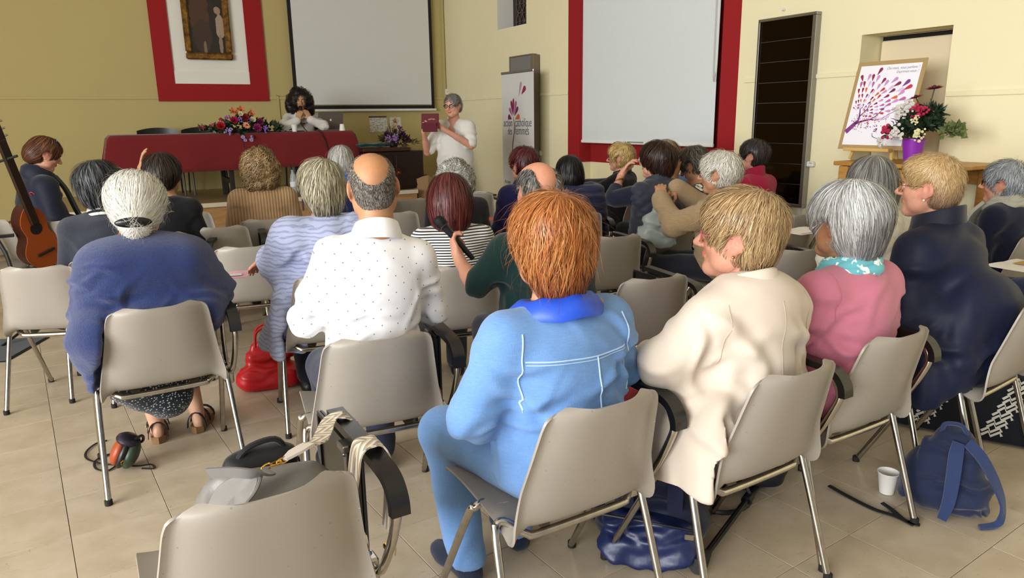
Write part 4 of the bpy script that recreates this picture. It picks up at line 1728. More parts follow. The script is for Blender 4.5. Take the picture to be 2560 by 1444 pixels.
def collar(kind, mat, ctx, parent, rx=.064, ry=.072, dz=0.0, h=.04, amp=0.0, tilt=.03, y0=.012, th=.0):
    Rt, NB = ctx['Rt'], ctx['NB']
    a = np.linspace(0, 2 * PI, 41)[:-1]
    if kind in ('crew', 'scarf'):
        m = MB()
        turns = 1 if kind == 'crew' else 3
        for i in range(turns):
            rr = .009 if kind == 'crew' else (.024 if not th else th)
            sx = 1 + (.12 * i if turns > 1 else 0)
            P = [NB + Rt @ np.array([rx * sx * math.cos(t), y0 + ry * sx * math.sin(t), dz - tilt * math.sin(t) - .022 * i + amp * math.sin(3 * t + i * 2)]) for t in a]
            rads = [rr * (1 + (.25 * math.sin(5 * t + i) if turns > 1 else 0)) for t in a]
            m.tube(P, np.array(rads), 9, closed=True)
        return m.obj('neckband' if kind == 'crew' else 'scarf', mat, parent, auto=80)
    prof = {'shirt': [(.98, -.02), (.95, .028), (.98, .038), (1.05, .036), (1.22, .004), (1.36, -.022), (1.34, -.026), (1.16, -.008)],
            'drape': [(.98, -.05), (.98, .008), (1.06, .02), (1.3, .018), (1.55, .002), (1.72, -.02), (1.7, -.036), (1.5, -.03), (1.3, -.02), (1.2, -.05)],
            'stand': [(1.16, -.03), (1.06, .015), (1.02, h), (1.06, h + .006), (1.11, h), (1.15, .015), (1.25, -.03)],
            'turtle': [(.98, -.04), (.93, .02), (.92, h + .01), (.97, h + .02), (1.05, h + .008), (1.08, .02), (1.15, -.04)],
            'fold': [(1.0, -.03), (.98, .03), (1.05, .046), (1.15, .042), (1.4, -.01), (1.66, -.052), (1.62, -.06), (1.3, -.025)],
            'hood': [(1.1, -.02), (1.2, .03), (1.45, .045), (1.8, .02), (1.9, -.04), (1.6, -.08), (1.2, -.05)]}[kind]
    V, Fc = [], []
    n = len(a)
    for sx, z in prof:
        for t in a:
            s_ = 1 + (sx - 1) * (1.0 if kind != 'hood' else (.55 - .45 * math.sin(t)))
            V.append(NB + Rt @ np.array([rx * s_ * math.cos(t), y0 + ry * s_ * math.sin(t), dz + z - tilt * math.sin(t) + amp * math.sin(7 * t)]))
    for i in range(len(prof) - 1):
        for k in range(n):
            k2 = (k + 1) % n
            Fc.append((i * n + k, i * n + k2, (i + 1) * n + k2, (i + 1) * n + k))
    return MB().add(V, Fc).obj('collar' if kind != 'hood' else 'hood', mat, parent, auto=70)


def back_seam(ctx, pts, mat, r=.0025, name='seam', dirn=(0, -1, 0), parent=None):
    """a raised seam laid on the garment: points (x, z) in torso space are pressed onto it from dirn"""
    G, O, Rt = ctx['G'], ctx['O'], ctx['Rt']
    dirn = Rt @ np.array(dirn, float)
    P = np.array([O + Rt @ (np.array([p[0], p[2] if len(p) > 2 else 0.0, p[1]])) for p in pts])
    P, _ = spline(P, np.zeros(len(P)), 8)
    out = []
    for p in P:
        hit = ctx['bvh'].ray_cast(Vector(p + dirn * .4), Vector(-dirn), .6)
        if hit[0] is not None:
            out.append(np.array(hit[0]) + dirn * r * .5)
    if len(out) < 3:
        return None
    return MB().tube(np.array(out), r, 6).obj(name, mat, parent or ctx['garment'])
# ------------------------------------------------------------------ the audience, nearest first
WHITE = ['f4f2ee', 'eae6da', 'ddd6c0', 'f8f8f6']
SILVER = ['e4e4e4', 'cfd0d2', 'b4b4b4', '8f8d8a', 'f2f2f2']
GREY = ['a8a6a0', '8c8a86', '6f6d6a', 'c6c4bf']
GOLDRIM = plain('gold_wire', 'c49a5a', .3, 1)
PINKRIM = plain('pink_rim', 'c25a70', .25)
BROWNRIM = plain('tortoise_rim', '4a2418', .3)
CLEARRIM = plain('clear_rim', 'c8bdb4', .2)
A_ = np.array


def H(n, L, w, pal, **k):
    return dict(n=n, len=L, w=w, pal=pal, **k)


# --- white-haired person in the blue cardigan
def cape(G, x):
    TP = x['TP']
    G.cap(TP(-.15, -.03, .38), (-.215, -.06, .62), .095, .09, .06)
    G.cap((-.215, -.07, .62), (-.225, -.09, .47), .085, .05, .05)
    G.cap(TP(.15, -.02, .36), (.225, .03, .78), .085, .075, .06)
    G.cap(TP(-.1, -.06, .36), TP(.12, -.06, .36), .1, .1, .08)
    G.cap((-.2, -.09, .66), (.18, -.07, .70), .09, .09, .08)
    G.ell(x['TP'](0, -.03, .42), (.14, .09, .07), None, .06)


def skirt(G, J):
    for k in 'LR':
        h, kn, an = J['h' + k]
        G.cap(h, kn, .105, .095, .05)
        G.cap(kn, kn + A_([.0, .02, -.2]), .1, .1, .06)
    G.cap((-.08, .15, .5), (.08, .15, .42), .1, .1, .06)
    G.cap((-.1, .05, .42), (.06, .3, .34), .08, .1, .08)
    G.cap((-.1, .1, .4), (.02, .12, .3), .1, .1, .08)
    G.cap((-.05, .3, .36), (.17, .33, .36), .1, .1, .08)
    G.cutz(.18)


NAVYSPECK = fabric('navy_dotted_skirt', '141b26', pat='speckle', freq=95, size=.30, col2='b9c2c4')
p1, x1 = person('person in a royal blue cardigan with white hair held by a black oval barrette', 333, 437, 2.95, -32, fine=2, hy=11, hp=10, lean=6,
    g=1.12, nf=.06, hands='R', legL=dict(kn=(-.07, .42, .5), an=(-.02, .36, .09)), legR=dict(kn=(.12, .42, .5), an=(.16, .38, .09)),
    armL=dict(el=(-.22, .06, .72), wr=(-.08, .28, .66)), armR=dict(el=(.255, .07, .75), wr=(.22, .30, .755), hd=(-.2, 1, -.1), curl=.25),
    hair=H(2600, .17, .0035, WHITE, th=.026, flow='bun', target=(0, -.15, -.075), g=.0, mess=.15, lift=.006, fly=.05, under=.8, wave=.15, clearears=True,
           add=[('e', (0, -.125, -.075), (.055, .045, .055), None, .03), ('e', (0, -.03, .05), (.1, .115, .09), None, .04)], zmin=(-.14, .3)),
    top=dict(mat=fabric('royal_blue_wool', '1f3572', pat='fuzz', sheen=.4), name='cardigan', off=.026, arm=1.2, hem=.44, fold=.005, extra=cape, drape=(.008, 8), open=.9),
    bottom=dict(kind='skirt', f=skirt, mat=NAVYSPECK, name='skirt', fold=.008),
    shoemat=plain('brown_cork_sole', '5a4030', .7), shoes=False,
    chair=dict(label='grey shell chair holding the person in the blue cardigan, black writing board open', arm='up'))
m = MB().ball((0, 0, 0), (.066, .014, .021), 22, 10)
b = m.obj('barrette', plain('black_barrette', '0a0a0c', .25), x1['root'])
b.matrix_basis = Matrix.Translation(x1['T'][1] + x1['T'][0] @ A_([0, -.178, -.068])) @ Matrix((x1['T'][0] @ Rx(.25)).tolist()).to_4x4()
SANDAL = plain('dark_sandal_strap', '17161a', .6)
CORK = plain('cork_sole', '8a6844', .8)
for k, s in (('L', -1), ('R', 1)):
    an = x1['J']['h' + k][2]
    fd_ = nrmz(A_([s * .15 + .25, 1, 0]))
    sd = A_([fd_[1], -fd_[0], 0])
    m = MB()
    out = [(-.05, .0), (-.03, .03), (.04, .033), (.12, .044), (.18, .036), (.2, .0)]
    pl_ = [fd_ * a + sd * w_ for a, w_ in out] + [fd_ * a - sd * w_ for a, w_ in out[::-1][1:-1]]
    n_ = len(pl_)
    base = A_([an[0], an[1], 0])
    m.add([base + q + A_([0, 0, .003]) for q in pl_] + [base + q + A_([0, 0, .035]) for q in pl_], [list(range(n_))[::-1], [n_ + i for i in range(n_)]] + [(i, (i + 1) % n_, n_ + (i + 1) % n_, n_ + i) for i in range(n_)])
    so = m.obj('sandal', CORK, x1['root'], smooth=False)
    m = MB()
    for y_, h_, w_ in ((-.03, .085, .042), (.05, .075, .045), (.12, .06, .05)):
        m.strip([base + fd_ * y_ + sd * w_ * math.cos(t_) + A_([0, 0, .03 + h_ * math.sin(t_) * .9]) for t_ in np.linspace(0, PI, 9)], np.stack([sd * math.cos(t_) + A_([0, 0, math.sin(t_)]) for t_ in np.linspace(0, PI, 9)]), .018, .004)
    m.obj('sandal_strap', SANDAL, so)

# --- bald man in the dotted white shirt
WSHIRT = fabric('white_dotted_shirt', 'ecebee', pat='dots', freq=26, size=.055, col2='6a7088', bump=.12, var=.03)
p2, x2 = person('bald person in a white short-sleeved shirt with tiny dots, arms folded', 922, 380, 2.46, -22, side=5.5, hr=-4, fine=2, hy=8, g=1.02, sh=.95, skin='tan', bust=0, scalp=1,
    hands='R', neck=1.12, nf=.03,
    armL=dict(el=(-.20, .04, .79), wr=(.04, .22, .80)), armR=dict(el=(.245, .05, .78), wr=(-.085, .17, .785), hd=(-1, -.12, -.2), hz=(0, .6, .7), curl=.6),
    hair=H(9000, .011, .0014, ['3b342f', '6b6259', '8f887f', 'aaa49b', '2c2622'], th=.0035, base=.0004, lift=.002, mess=.4, steps=3, fly=0, under=.85, nape=False, g=.7,
           pal2=['9a948c', 'b8b3ab', '77706a'], lo=.03, span=.07,
           add=[('e', (0, -.055, -.03), (.062, .045, .05), None, .03)],
           sub=[('e', (0, -.068, .105), (.054, .074, .1))], zmin=(-.085, .1), face=((0, .11, -.03), (.09, .1, .16)), eary=.024),
    top=dict(mat=WSHIRT, name='shirt', off=.016, sleeve=.52, arm=1.1, hem=.44, open=.82, fold=.006, ffreq=12, collar=[('shirt', fabric('white_collar', 'f0eff0', bump=.1, var=.02), dict(rx=.07, ry=.078, dz=-.004))]),
    bottom=dict(mat=fabric('navy_trousers', '20253c')), shoemat=plain('black_trainer', '101116', .6),
    chair=dict(label='scuffed grey chair under the bald person in the white dotted shirt', arm='down'))

# --- denim jacket
DENIM = fabric('light_denim', '5f89c2', pat='denim', col2='84aadc', col3='4f7ab6', var=.06)
STITCH = plain('pale_stitching', 'b4d0f0', .8)
p3, x3 = person('person with short copper hair wearing a light blue denim jacket and jeans', 1376, 495, 1.88, -31, fine=2, hy=8, lean=3, g=1.16, nf=.035, skin='pink', hands='',
    armL=dict(el=(-.255, .03, .71), wr=(-.12, .25, .60)), armR=dict(el=(.24, .06, .74), wr=(.1, .28, .64)),
    legL=dict(kn=(-.16, .42, .50), an=(-.13, .34, .09)),
    hair=H(4200, .085, .003, ['b0642e', 'bd7438', 'cc8a4c', '9f5a2a', 'd49a60', 'a85e2c'], th=.023, pal2=['7c3d20', '8f4a26', '6a3019'], lo=-.01, span=.08, crown=(.01, -.05, .12), g=.55, lift=.011, mess=.3, fly=.05,
           add=[('e', (0, -.03, .06), (.09, .108, .085), None, .04), ('e', (0, -.07, -.06), (.06, .05, .08), None, .03)], zmin=(-.13, .25), eary=.03),
    top=dict(mat=DENIM, name='denim_jacket', off=.022, hem=.46, fold=.007, ffreq=13, arm=1.12,
             collar=[('drape', plain('cobalt_silk', '1f4fc8', .45), dict(rx=.076, ry=.082, dz=.004, tilt=.02, amp=.003, sub=False))]),
    bottom=dict(mat=DENIM, name='jeans', w=1.08), shoemat=fabric('navy_trainer', '1c2336'),
    chair=dict(label='grey shell chair under the person in the denim jacket', arm='arm'))
for pts in ([(-.16, .33), (-.06, .325), (.06, .32), (.15, .325)], [(.035, .32), (.035, .2), (.03, .08), (.0, -.02)], [(-.16, .40), (-.168, .33), (-.17, .26), (-.16, .2)], [(.16, .41), (.168, .33), (.172, .26), (.165, .2)], [(-.17, .02), (-.06, .0), (.06, .0), (.17, .02)]):
    back_seam(x3, pts, STITCH, .0022)
    back_seam(x3, [(a, b - .008) for a, b in pts], STITCH, .0014)
MB().ball((0, 0, 0), (.012, .005, .02)).obj('scarf_knot', plain('ochre_silk', 'c08a2c', .5), x3['root'], x3['NB'] + A_([.1, -.06, .0]))

# --- cream trench coat
def trench(G, x):
    TP = x['TP']
    G.ell((-.2, .0, .55), (.075, .17, .17), None, .06)
    G.ell((-.235, .05, .42), (.045, .2, .14), Ry(.12), .05)
    G.cap((.2, -.02, .6), (.21, .05, .36), .075, .06, .05)
    G.ell(TP(0, -.03, .4), (.15, .09, .09), x['Rt'], .06)


p4, x4 = person('person in a cream trench coat with short blond hair and pink-rimmed glasses, turned in profile', 1862, 482, 2.08, -32, fine=2, hy=-35, hp=-4, g=1.12, nf=.05, skin='pink', face=True, brow='9a7c58', eye='blue', hands='',
    armL=dict(el=(-.265, .06, .77), wr=(-.15, .28, .68)),
    hair=H(3600, .075, .003, ['b8966a', 'caa878', 'a5845c', '8f7250', 'd6bb90'], th=.021, pal2=['8a6e50', '9a7c5a', '7c6248'], lo=.0, span=.08, crown=(0, -.055, .11), g=.45, lift=.008, mess=.22,
           add=[('e', (0, -.02, .065), (.092, .11, .075), None, .04)], zmin=(-.1, .15), face=((0, .13, -.055), (.078, .085, .125)), eary=.034),
    gl=(PINKRIM, dict(r=.0225, shape=.85)), earring=GOLDRIM,
    top=dict(mat=fabric('cream_gabardine', 'd2c4b6', bump=.1, var=.05), name='trench_coat', off=.024, hem=.41, fold=.0075, w0=.016, nf=40, bias=.9, drape=(.007, 9), ffreq=11, arm=1.15, extra=trench, bounds=[(-.36, -.3, .24), (.36, .35, .3)],
             collar=[('fold', fabric('cream_collar', 'd6c8ba', bump=.1), dict(rx=.072, ry=.08, dz=.005))]),
    bottom=dict(mat=fabric('coral_trousers', 'b8434a'), ankle=.05), legR=dict(an=(.2, .33, .09), kn=(.14, .4, .5)),
    chair=dict(label='grey shell chair with white scuffs under the person in the cream trench coat', arm='arm'))
for pts in ([(.0, .42), (.0, .3), (.0, .12)], [(-.16, .42), (-.175, .33), (-.18, .25)], [(.16, .42), (.175, .33), (.18, .25)]):
    back_seam(x4, pts, fabric('cream_seam', 'b8aa94'), .0012)

# --- pink pullover
AQUA = fabric('aqua_print_silk', '7cc4cc', pat='floral', freq=16, stops=[(0, '2f7a58'), (.22, 'd8eef0'), (.3, '6cb8c4'), (.75, 'bfe4ea')], col3='f2f6f4', bump=.1)
p5, x5 = person('person in a pink pullover with silver bobbed hair and an aqua scarf', 2120, 455, 2.4, -31, fine=2, hy=-3, hp=2, g=1.18, nf=.045, skin='tan', face=True, brow='8a8784', hands='',
    armL=dict(el=(-.25, .06, .74), wr=(-.1, .28, .65)),
    hair=H(4200, .11, .0032, SILVER, th=.027, pal2=['8c8c8e', '747476', 'a5a5a8', '66666a'], ax2=(.3, -.8, -.5), lo=.02, span=.06, crown=(.005, -.03, .12), g=.7, lift=.008, mess=.16, sub=[('e', (-.098, .02, -.03), (.04, .055, .05)), ('e', (0, .12, -.04), (.08, .085, .1))],
           add=[('e', (0, -.04, .03), (.1, .115, .1), None, .04), ('e', (0, -.075, -.06), (.075, .055, .08), None, .03)], zmin=(-.13, .3), eary=.026),
    top=dict(mat=fabric('dusty_pink_jersey', 'c8788e', bump=.2, var=.05), name='pullover', off=.022, hem=.43, fold=.006, arm=1.15, collar=[('scarf', AQUA, dict(rx=.068, ry=.076, dz=.028, th=.02, sub=False))]),
    bottom=dict(mat=fabric('rose_trousers', '8a3a48')),
    chair=dict(label='grey shell chair under the person in the pink pullover', arm='arm'))
back_seam(x5, [(-.155, .44), (-.17, .36), (-.178, .28)], fabric('pink_seam', 'b86a80'), .0018)

# --- navy waterproof
def coat(G, x):
    TP = x['TP']
    for q, r_ in (((-.01, -.185, .69), (.185, .105, .18)), ((-.05, -.15, .52), (.15, .11, .13)), ((.05, -.2, .74), (.14, .085, .08)), ((-.19, -.06, .54), (.06, .16, .22)), ((-.205, -.02, .42), (.05, .15, .13))):
        G.ell(q, r_, None, .07)
    G.ell(TP(0, -.04, .38), (.19, .11, .1), x['Rt'], .06)


NAVYW = fabric('navy_waterproof', '161d36', .55, bump=.1, var=.12, sheen=.03)
p6, x6 = person('person in a long navy waterproof jacket with cropped sandy hair and round glasses', 2340, 390, 2.86, -36, fine=2, hy=-12, hp=-1, g=1.16, nf=.06, skin='pink', face=True, brow='a8885c', eye='blue', bust=0, hands='',
    hair=H(4200, .028, .0024, ['c9a874', 'd8bc8c', 'b8935f', 'b8925f', 'd4b684'], th=.010, pal2=['a08068', 'b08c70', '8f725c'], lo=-.03, span=.07, crown=(0, -.05, .11), g=.3, lift=.005, mess=.3,
           add=[('e', (0, .01, .072), (.076, .09, .056), None, .03)], zmin=(-.085, .15), eary=.034),
    gl=(GOLDRIM, dict(r=.024)), earring=plain('pearl', 'f0ece4', .25),
    top=dict(mat=NAVYW, name='jacket', off=.028, hem=.35, nocarve=1, fold=.010, w0=.017, nf=28, bias=1.1, drape=(.013, 9), ffreq=9, fvert=.5, arm=1.2, extra=coat, bounds=[(-.4, -.3, .2), (.36, .3, .3)], collar=[('stand', fabric('navy_jacket_collar', '151a2c', .5), dict(rx=.075, ry=.085, dz=.01, h=.05))]),
    bottom=dict(mat=fabric('black_trousers', '15161c')),
    chair=dict(label='grey shell chair mostly hidden by the hanging navy waterproof jacket'))
MB().tube([A_([.013 * math.cos(t_), 0, .013 * math.sin(t_)]) for t_ in np.arange(14) * PI / 7], .0018, 6, closed=True).obj('ring_emblem', plain('silver_print', 'b8bcc4', .5), x6['garment'], x6['TP'](.0, -.125, .43), (.5, 0, 0))

# --- second row, left of the aisle
p17, x17 = person('balding person in a dark green polo holding a microphone', 1342, 402, 2.95, -20, fine=1, hy=-4, g=1.1, skin='pink', bust=0, scalp=1, hands='L', nf=.035, hp=6,
    armL=dict(el=(-.27, .03, .79), wr=(-.29, .19, .87), hd=(-.15, .6, .75), hz=(-1, .1, .0), curl=1.15, grip=.9),
    hair=H(3000, .03, .002, ['4a4846', '1f1e1e', '8a8884', 'b0aeaa', '323030'], th=.008, base=.0006, lift=.004, mess=.25, steps=4, fly=0, under=.75, g=.9,
           sub=[('e', (0, .03, .1), (.056, .15, .12)), ('e', (0, -.1, .06), (.042, .06, .075))], zmin=(-.09, .1), eary=.026, face=((0, .11, -.03), (.09, .09, .16))),
    gl=(FRAME_DARK, {}),
    top=dict(mat=fabric('bottle_green_jersey', '12302e', bump=.2), name='polo_shirt', off=.016, sleeve=.47, arm=1.12, hem=.45, fold=.005, collar=[('shirt', fabric('green_collar', '10292a'), dict(rx=.068, ry=.074))]),
    chair=dict(label='grey shell chair behind the copper-haired head, under the green polo'))
p21, x21 = person('person in a loose pale blue blouse with streaked grey-blond hair, beside the white shirt', 798, 398, 3.45, -22, fine=1, hy=-12, hands='L', skin='pink', g=1.05,
    armL=dict(el=(-.21, .06, .79), wr=(-.26, .26, .80), hd=(-.5, .7, -.5), hz=(-.3, .3, .9), curl=.3),
    hair=H(3200, .1, .0032, ['b9ae8e', 'cfc7ac', '9c9278', '847a66', 'ddd6c0'], th=.026, pal2=['6a6152', '57503f', '7d7462'], lo=.03, span=.06, crown=(.015, -.04, .12), g=.7, lift=.01, mess=.18,
           add=[('e', (0, -.07, -.06), (.07, .05, .08), None, .03)], zmin=(-.135, .3)),
    earring=None,
    top=dict(mat=fabric('pale_blue_wave_blouse', 'b6bee2', pat='waves', freq=300, col2='98a2c6', bump=.1), name='blouse', off=.03, hem=.36, drape=(.009, 9), sleeve=.8, arm=1.45, fold=.009, ffreq=13,
             extra=lambda G, x: (G.cap(x['TP'](-.18, 0, .1), (-.24, .12, .38), .09, .1, .06), G.cap((-.2, -.05, .6), (-.22, -.04, .4), .08, .09, .06))),
    chair=dict(label='grey chair beside the red bag, under the pale blue blouse'))
er = MB().lathe([(.028, -.002), (.028, .002)], 18, R=Ry(PI / 2)).obj('earring', plain('dark_filigree', '2a2230', .5), x21['root'], x21['T'][1] + x21['T'][0] @ A_([-.095, -.01, -.075]))
p19, x19 = person('person with a mahogany bob in a black and white striped top', 1120, 433, 3.62, -18, fine=1, hy=8, hands='', g=1.02, hp=8,
    hair=H(2600, .17, .004, ['4a1a1c', '5c2222', '6e2c28', '38131a', '7a3a30'], th=.027, flow='crown', g=1.0, lift=.006, mess=.08, crown=(0, -.02, .13), clearears=False,
           add=[('e', (0, -.05, -.04), (.1, .095, .11), None, .05), ('e', (0, -.06, -.11), (.082, .065, .07), None, .04)], zmin=(-.175, .1), under=.6),
    top=dict(mat=fabric('breton_stripe', 'dcdad6', pat='stripes', freq=78, duty=.45, col2='23252f', bump=.15), name='striped_top', off=.014, hem=.45, fold=.003),
    chair=dict(label='grey chair under the person in the striped top'))
p25, x25 = person('person with dark bobbed hair in a slate cardigan crossed by an orange braided strap', 240, 402, 3.95, -26, fine=1, hy=2, hands='', g=1.08, hp=4,
    hair=H(2400, .12, .0036, ['26272b', '33353a', '45474c', '1c1c20', '6a6c70'], th=.026, crown=(-.01, -.02, .13), g=.5, lift=.009, mess=.12, flick=.8, clearears=False,
           add=[('e', (0, -.03, .03), (.112, .115, .085), None, .04), ('e', (0, -.07, -.05), (.075, .055, .075), None, .04)], zmin=(-.13, .3)),
    top=dict(mat=fabric('slate_cardigan', '353a48', bump=.3, pat='fuzz'), name='cardigan', off=.02, hem=.42, fold=.004, collar=[('shirt', fabric('white_blouse_collar', 'dcdad8'), dict(rx=.066, ry=.07, dz=.006)), ('crew', fabric('dark_neckband', '14161e'), dict(dz=.0, rx=.078, ry=.085))]),
    chair=dict(label='grey chair mostly hidden behind the blue cardigan, under the slate cardigan', arm=None))
back_seam(x25, [(.15, .46), (.08, .36), (-.02, .2), (-.1, .06), (-.16, -.05)], fabric('orange_braid', 'b5502c', pat='speckle', freq=60, size=.3, col2='33201c'), .009, 'shoulder_strap')

# --- further rows
p9, x9 = person('person with a straight grey bob in an off-white quilted jacket', 2182, 390, 3.5, -24, fine=1, hy=6, hands='', g=1.1,
    hair=H(2600, .17, .0036, ['7d7b76', '8f8d88', '6a6864', 'a3a19b', '5c5a56'], th=.024, g=1.1, lift=.005, mess=.06, crown=(0, -.03, .13), clearears=False,
           add=[('e', (0, -.045, -.03), (.098, .1, .1), None, .05), ('e', (0, -.06, -.1), (.085, .07, .075), None, .04)], zmin=(-.165, .15)),
    gl=(BROWNRIM, {}),
    top=dict(mat=fabric('ivory_quilt', 'c6c0b2', .7, bump=.15), name='quilted_jacket', off=.03, arm=1.25, hem=.45, fold=.004, puff=('d', .11, .014), collar=[('stand', fabric('ivory_collar', 'c0baac', .7), dict(rx=.076, ry=.082))]),
    chair=dict(label='grey chair under the person in the off-white quilted jacket'))
p8, x8 = person('person with grey hair, dark glasses, cream scarf and navy cardigan by the wall', 2520, 400, 4.2, -32, fine=1, hy=-14, hands='', face=True, brow='7a7874', skin='pink', lean=-4,
    hair=H(2600, .07, .0034, ['a3a7ac', '8a8e94', '74787e', 'bcc0c4'], th=.022, g=.5, lift=.009, mess=.22, wave=.5, add=[('e', (0, -.05, .0), (.095, .1, .09), None, .04)], zmin=(-.12, .3), eary=.036),
    gl=(FRAME_DARK, dict(r=.021, shape=.75, th=.0022)),
    top=dict(mat=fabric('ink_navy_knit', '141830', bump=.3), name='cardigan', off=.018, hem=.42, fold=.004, collar=[('scarf', fabric('cream_scarf', 'd6d2c0', pat='fuzz'), dict(rx=.07, ry=.075, dz=.03, th=.024, sub=False))]),
    chair=dict(label='grey chair by the cream wall under the person with the cream scarf'))
m = MB().strip([x8['NB'] + A_(q) for q in ((-.05, .09, 0), (-.07, .15, -.08), (-.08, .17, -.2), (-.08, .18, -.32))], (0, 1, .3), .1, .02, 4)
m.obj('scarf_end', MATS['cream_scarf'], x8['root'])
p7, x7 = person('person in a dark blue jacket cut off by the edge of the picture', 2720, 395, 3.5, -30, fine=0, hands='', hair=H(500, .07, .006, GREY, th=.02, zmin=(-.11, .3)), face=False,
    top=dict(mat=fabric('dark_blue_jacket', '1f2a5a'), name='jacket', off=.022, hem=.44, arm=1.1),
    chair=dict(label='grey chair at the very edge of the picture, its shell seen from the side'))
p11, x11 = person('person with wavy white hair and glasses in a beige knitted cardigan, folding a cloth', 1796, 378, 4.5, -50, fine=1, hy=-14, hp=4, hands='LR', face=True, brow='b8b0a0', skin='tan', g=1.05,
    armL=dict(el=(-.2, .22, .79), wr=(-.12, .36, .94), hd=(.5, .3, .5), curl=.7), armR=dict(el=(.22, .22, .86), wr=(.06, .34, 1.0), hd=(-.6, .4, -.6), curl=.7),
    hair=H(2400, .07, .0038, ['e2ddd2', 'd2cbbd', 'f0ece4', 'c2baa8'], th=.024, g=.4, lift=.01, mess=.3, wave=.6, add=[('e', (0, -.045, .01), (.094, .105, .1), None, .04)], zmin=(-.12, .3), eary=.034),
    gl=(FRAME_DARK, dict(r=.021)),
    top=dict(mat=fabric('oatmeal_knit', 'b0946e', pat='knit'), name='cardigan', off=.024, arm=1.2, hem=.42, fold=.006, collar=[('fold', fabric('oatmeal_rib', 'a88c66', pat='rib', freq=320, col2='7c6444'), dict(rx=.07, ry=.075))]),
    chair=dict(label='grey chair under the person in the beige knitted cardigan', arm='arm'))
p13, x13 = person('person with dark brown hair in a charcoal diamond-quilted waistcoat, hand at the mouth', 1642, 352, 5.1, -30, fine=1, hy=-20, hands='L', skin='pink', g=1.16, face=True, brow='2a1a16',
    armL=dict(el=(-.27, .16, .90), wr=(-.12, .27, 1.04), hd=(.3, -.3, .7), curl=.7),
    hair=H(2400, .1, .0042, ['2c1a16', '3a221c', '46291f', '1f1210'], th=.024, g=.55, lift=.009, mess=.2, add=[('e', (0, -.045, .02), (.1, .108, .095), None, .04), ('e', (0, -.07, -.06), (.074, .06, .075), None, .04)], zmin=(-.13, .3), clearears=False),
    gl=(CLEARRIM, dict(r=.024, th=.0026)),
    top=dict(mat=fabric('charcoal_quilt', '2b2e3c', .6, bump=.15), name='quilted_waistcoat', off=.032, hem=.43, sleeve=0, fold=.002, puff=('d', .085, .012), collar=[('stand', fabric('charcoal_collar', '2e313e', .6), dict(rx=.078, ry=.08))]),
    chair=dict(label='grey chair under the charcoal quilted waistcoat'))
S, el, wr, hd, hz, a = x13['J']['L']
MB().tube([S + (el - S) * .05, S + (el - S) * .5, el, el + (wr - el) * .45], [.078, .07, .06, .052], 14, 4).obj('sleeve', fabric('navy_jersey_sleeve', '161a2e'), x13['root'])
MB().tube([wr + (el - wr) * .25 + nrmz(np.cross(wr - el, [1, 0, 0])) * .036 * math.cos(t_) + A_([1, 0, 0]) * .036 * math.sin(t_) for t_ in np.arange(16) * PI / 8], .007, 6, closed=True).obj('bracelet', GOLDRIM, x13['root'])
S, el, wr, hd, hz, a = x13['J']['R']
MB().tube([S + (el - S) * .05, S + (el - S) * .5, el, wr], [.078, .07, .058, .045], 14, 4).obj('sleeve', MATS['navy_jersey_sleeve'], x13['root'])
p16, x16 = person('person with straight black hair in a navy puffer jacket', 1423, 388, 5.5, -14, fine=1, hy=4, hands='', g=1.15,
    hair=H(1800, .13, .0045, ['0e0d0f', '151316', '1c191c', '0a090b'], th=.022, g=.9, lift=.006, mess=.1, crown=(0, -.02, .13), clearears=False, add=[('e', (0, -.055, -.05), (.09, .085, .085), None, .04)], zmin=(-.14, .2)),
    top=dict(mat=fabric('navy_puffer', '1d2040', .55, bump=.15), name='puffer_jacket', off=.034, arm=1.3, hem=.42, fold=.003, puff=('h', .062, .016), collar=[('stand', fabric('navy_puffer_collar', '1a1d3a', .55), dict(rx=.08, ry=.085))]),
    chair=dict(label='grey chair under the person in the navy puffer jacket', arm='down'))
p10, x10 = person('person with dark hair in a crimson fleece before the dark mirror panel', 1885, 348, 5.8, -34, fine=1, hy=-24, hands='', face=True, brow='2a2422', skin='pink',
    hair=H(1800, .06, .0042, ['2b2727', '383231', '1f1b1b', '4a4442'], th=.02, g=.6, lift=.006, mess=.12, add=[('e', (0, -.04, .03), (.092, .1, .085), None, .04)], zmin=(-.105, .2), eary=.036),
    gl=(GOLDRIM, dict(r=.021, shape=.8)),
    top=dict(mat=fabric('crimson_fleece', 'a81c40', bump=.3), name='fleece', off=.022, hem=.43, fold=.003, collar=[('stand', fabric('crimson_collar', 'a01a3c'), dict(rx=.07, ry=.074, h=.05))]),
    chair=dict(label='grey chair under the crimson fleece, hidden by people in front'))
FLORAL = fabric('navy_floral_print', '10131f', pat='floral', freq=13, stops=[(0, 'e0a860'), (.12, 'f0efe8'), (.3, '1a2234'), (.8, '10131f')], col3='9db0c4')
p12, x12 = person('person in a navy floral blouse resting the cheek on one hand', 1722, 367, 5.45, -45, fine=1, hy=-8, hp=28, hands='L', skin='tan', lean=14, nf=.07,
    armL=dict(el=(-.2, .36, .86), wr=(-.11, .26, 1.0), hd=(.1, -.1, 1), hz=(-1, .2, 0), curl=.35),
    hair=H(2000, .07, .0042, ['3b332d', '4c443c', '2b2521', '6a6258', '7c7468'], th=.024, g=.5, lift=.009, mess=.25, wave=.4, zmin=(-.11, .3)),
    gl=(FRAME_DARK, {}),
    top=dict(mat=FLORAL, name='blouse', off=.016, hem=.44, sleeve=.7, arm=1.2, fold=.004),
    chair=dict(label='grey chair under the floral blouse, hidden by people in front'))
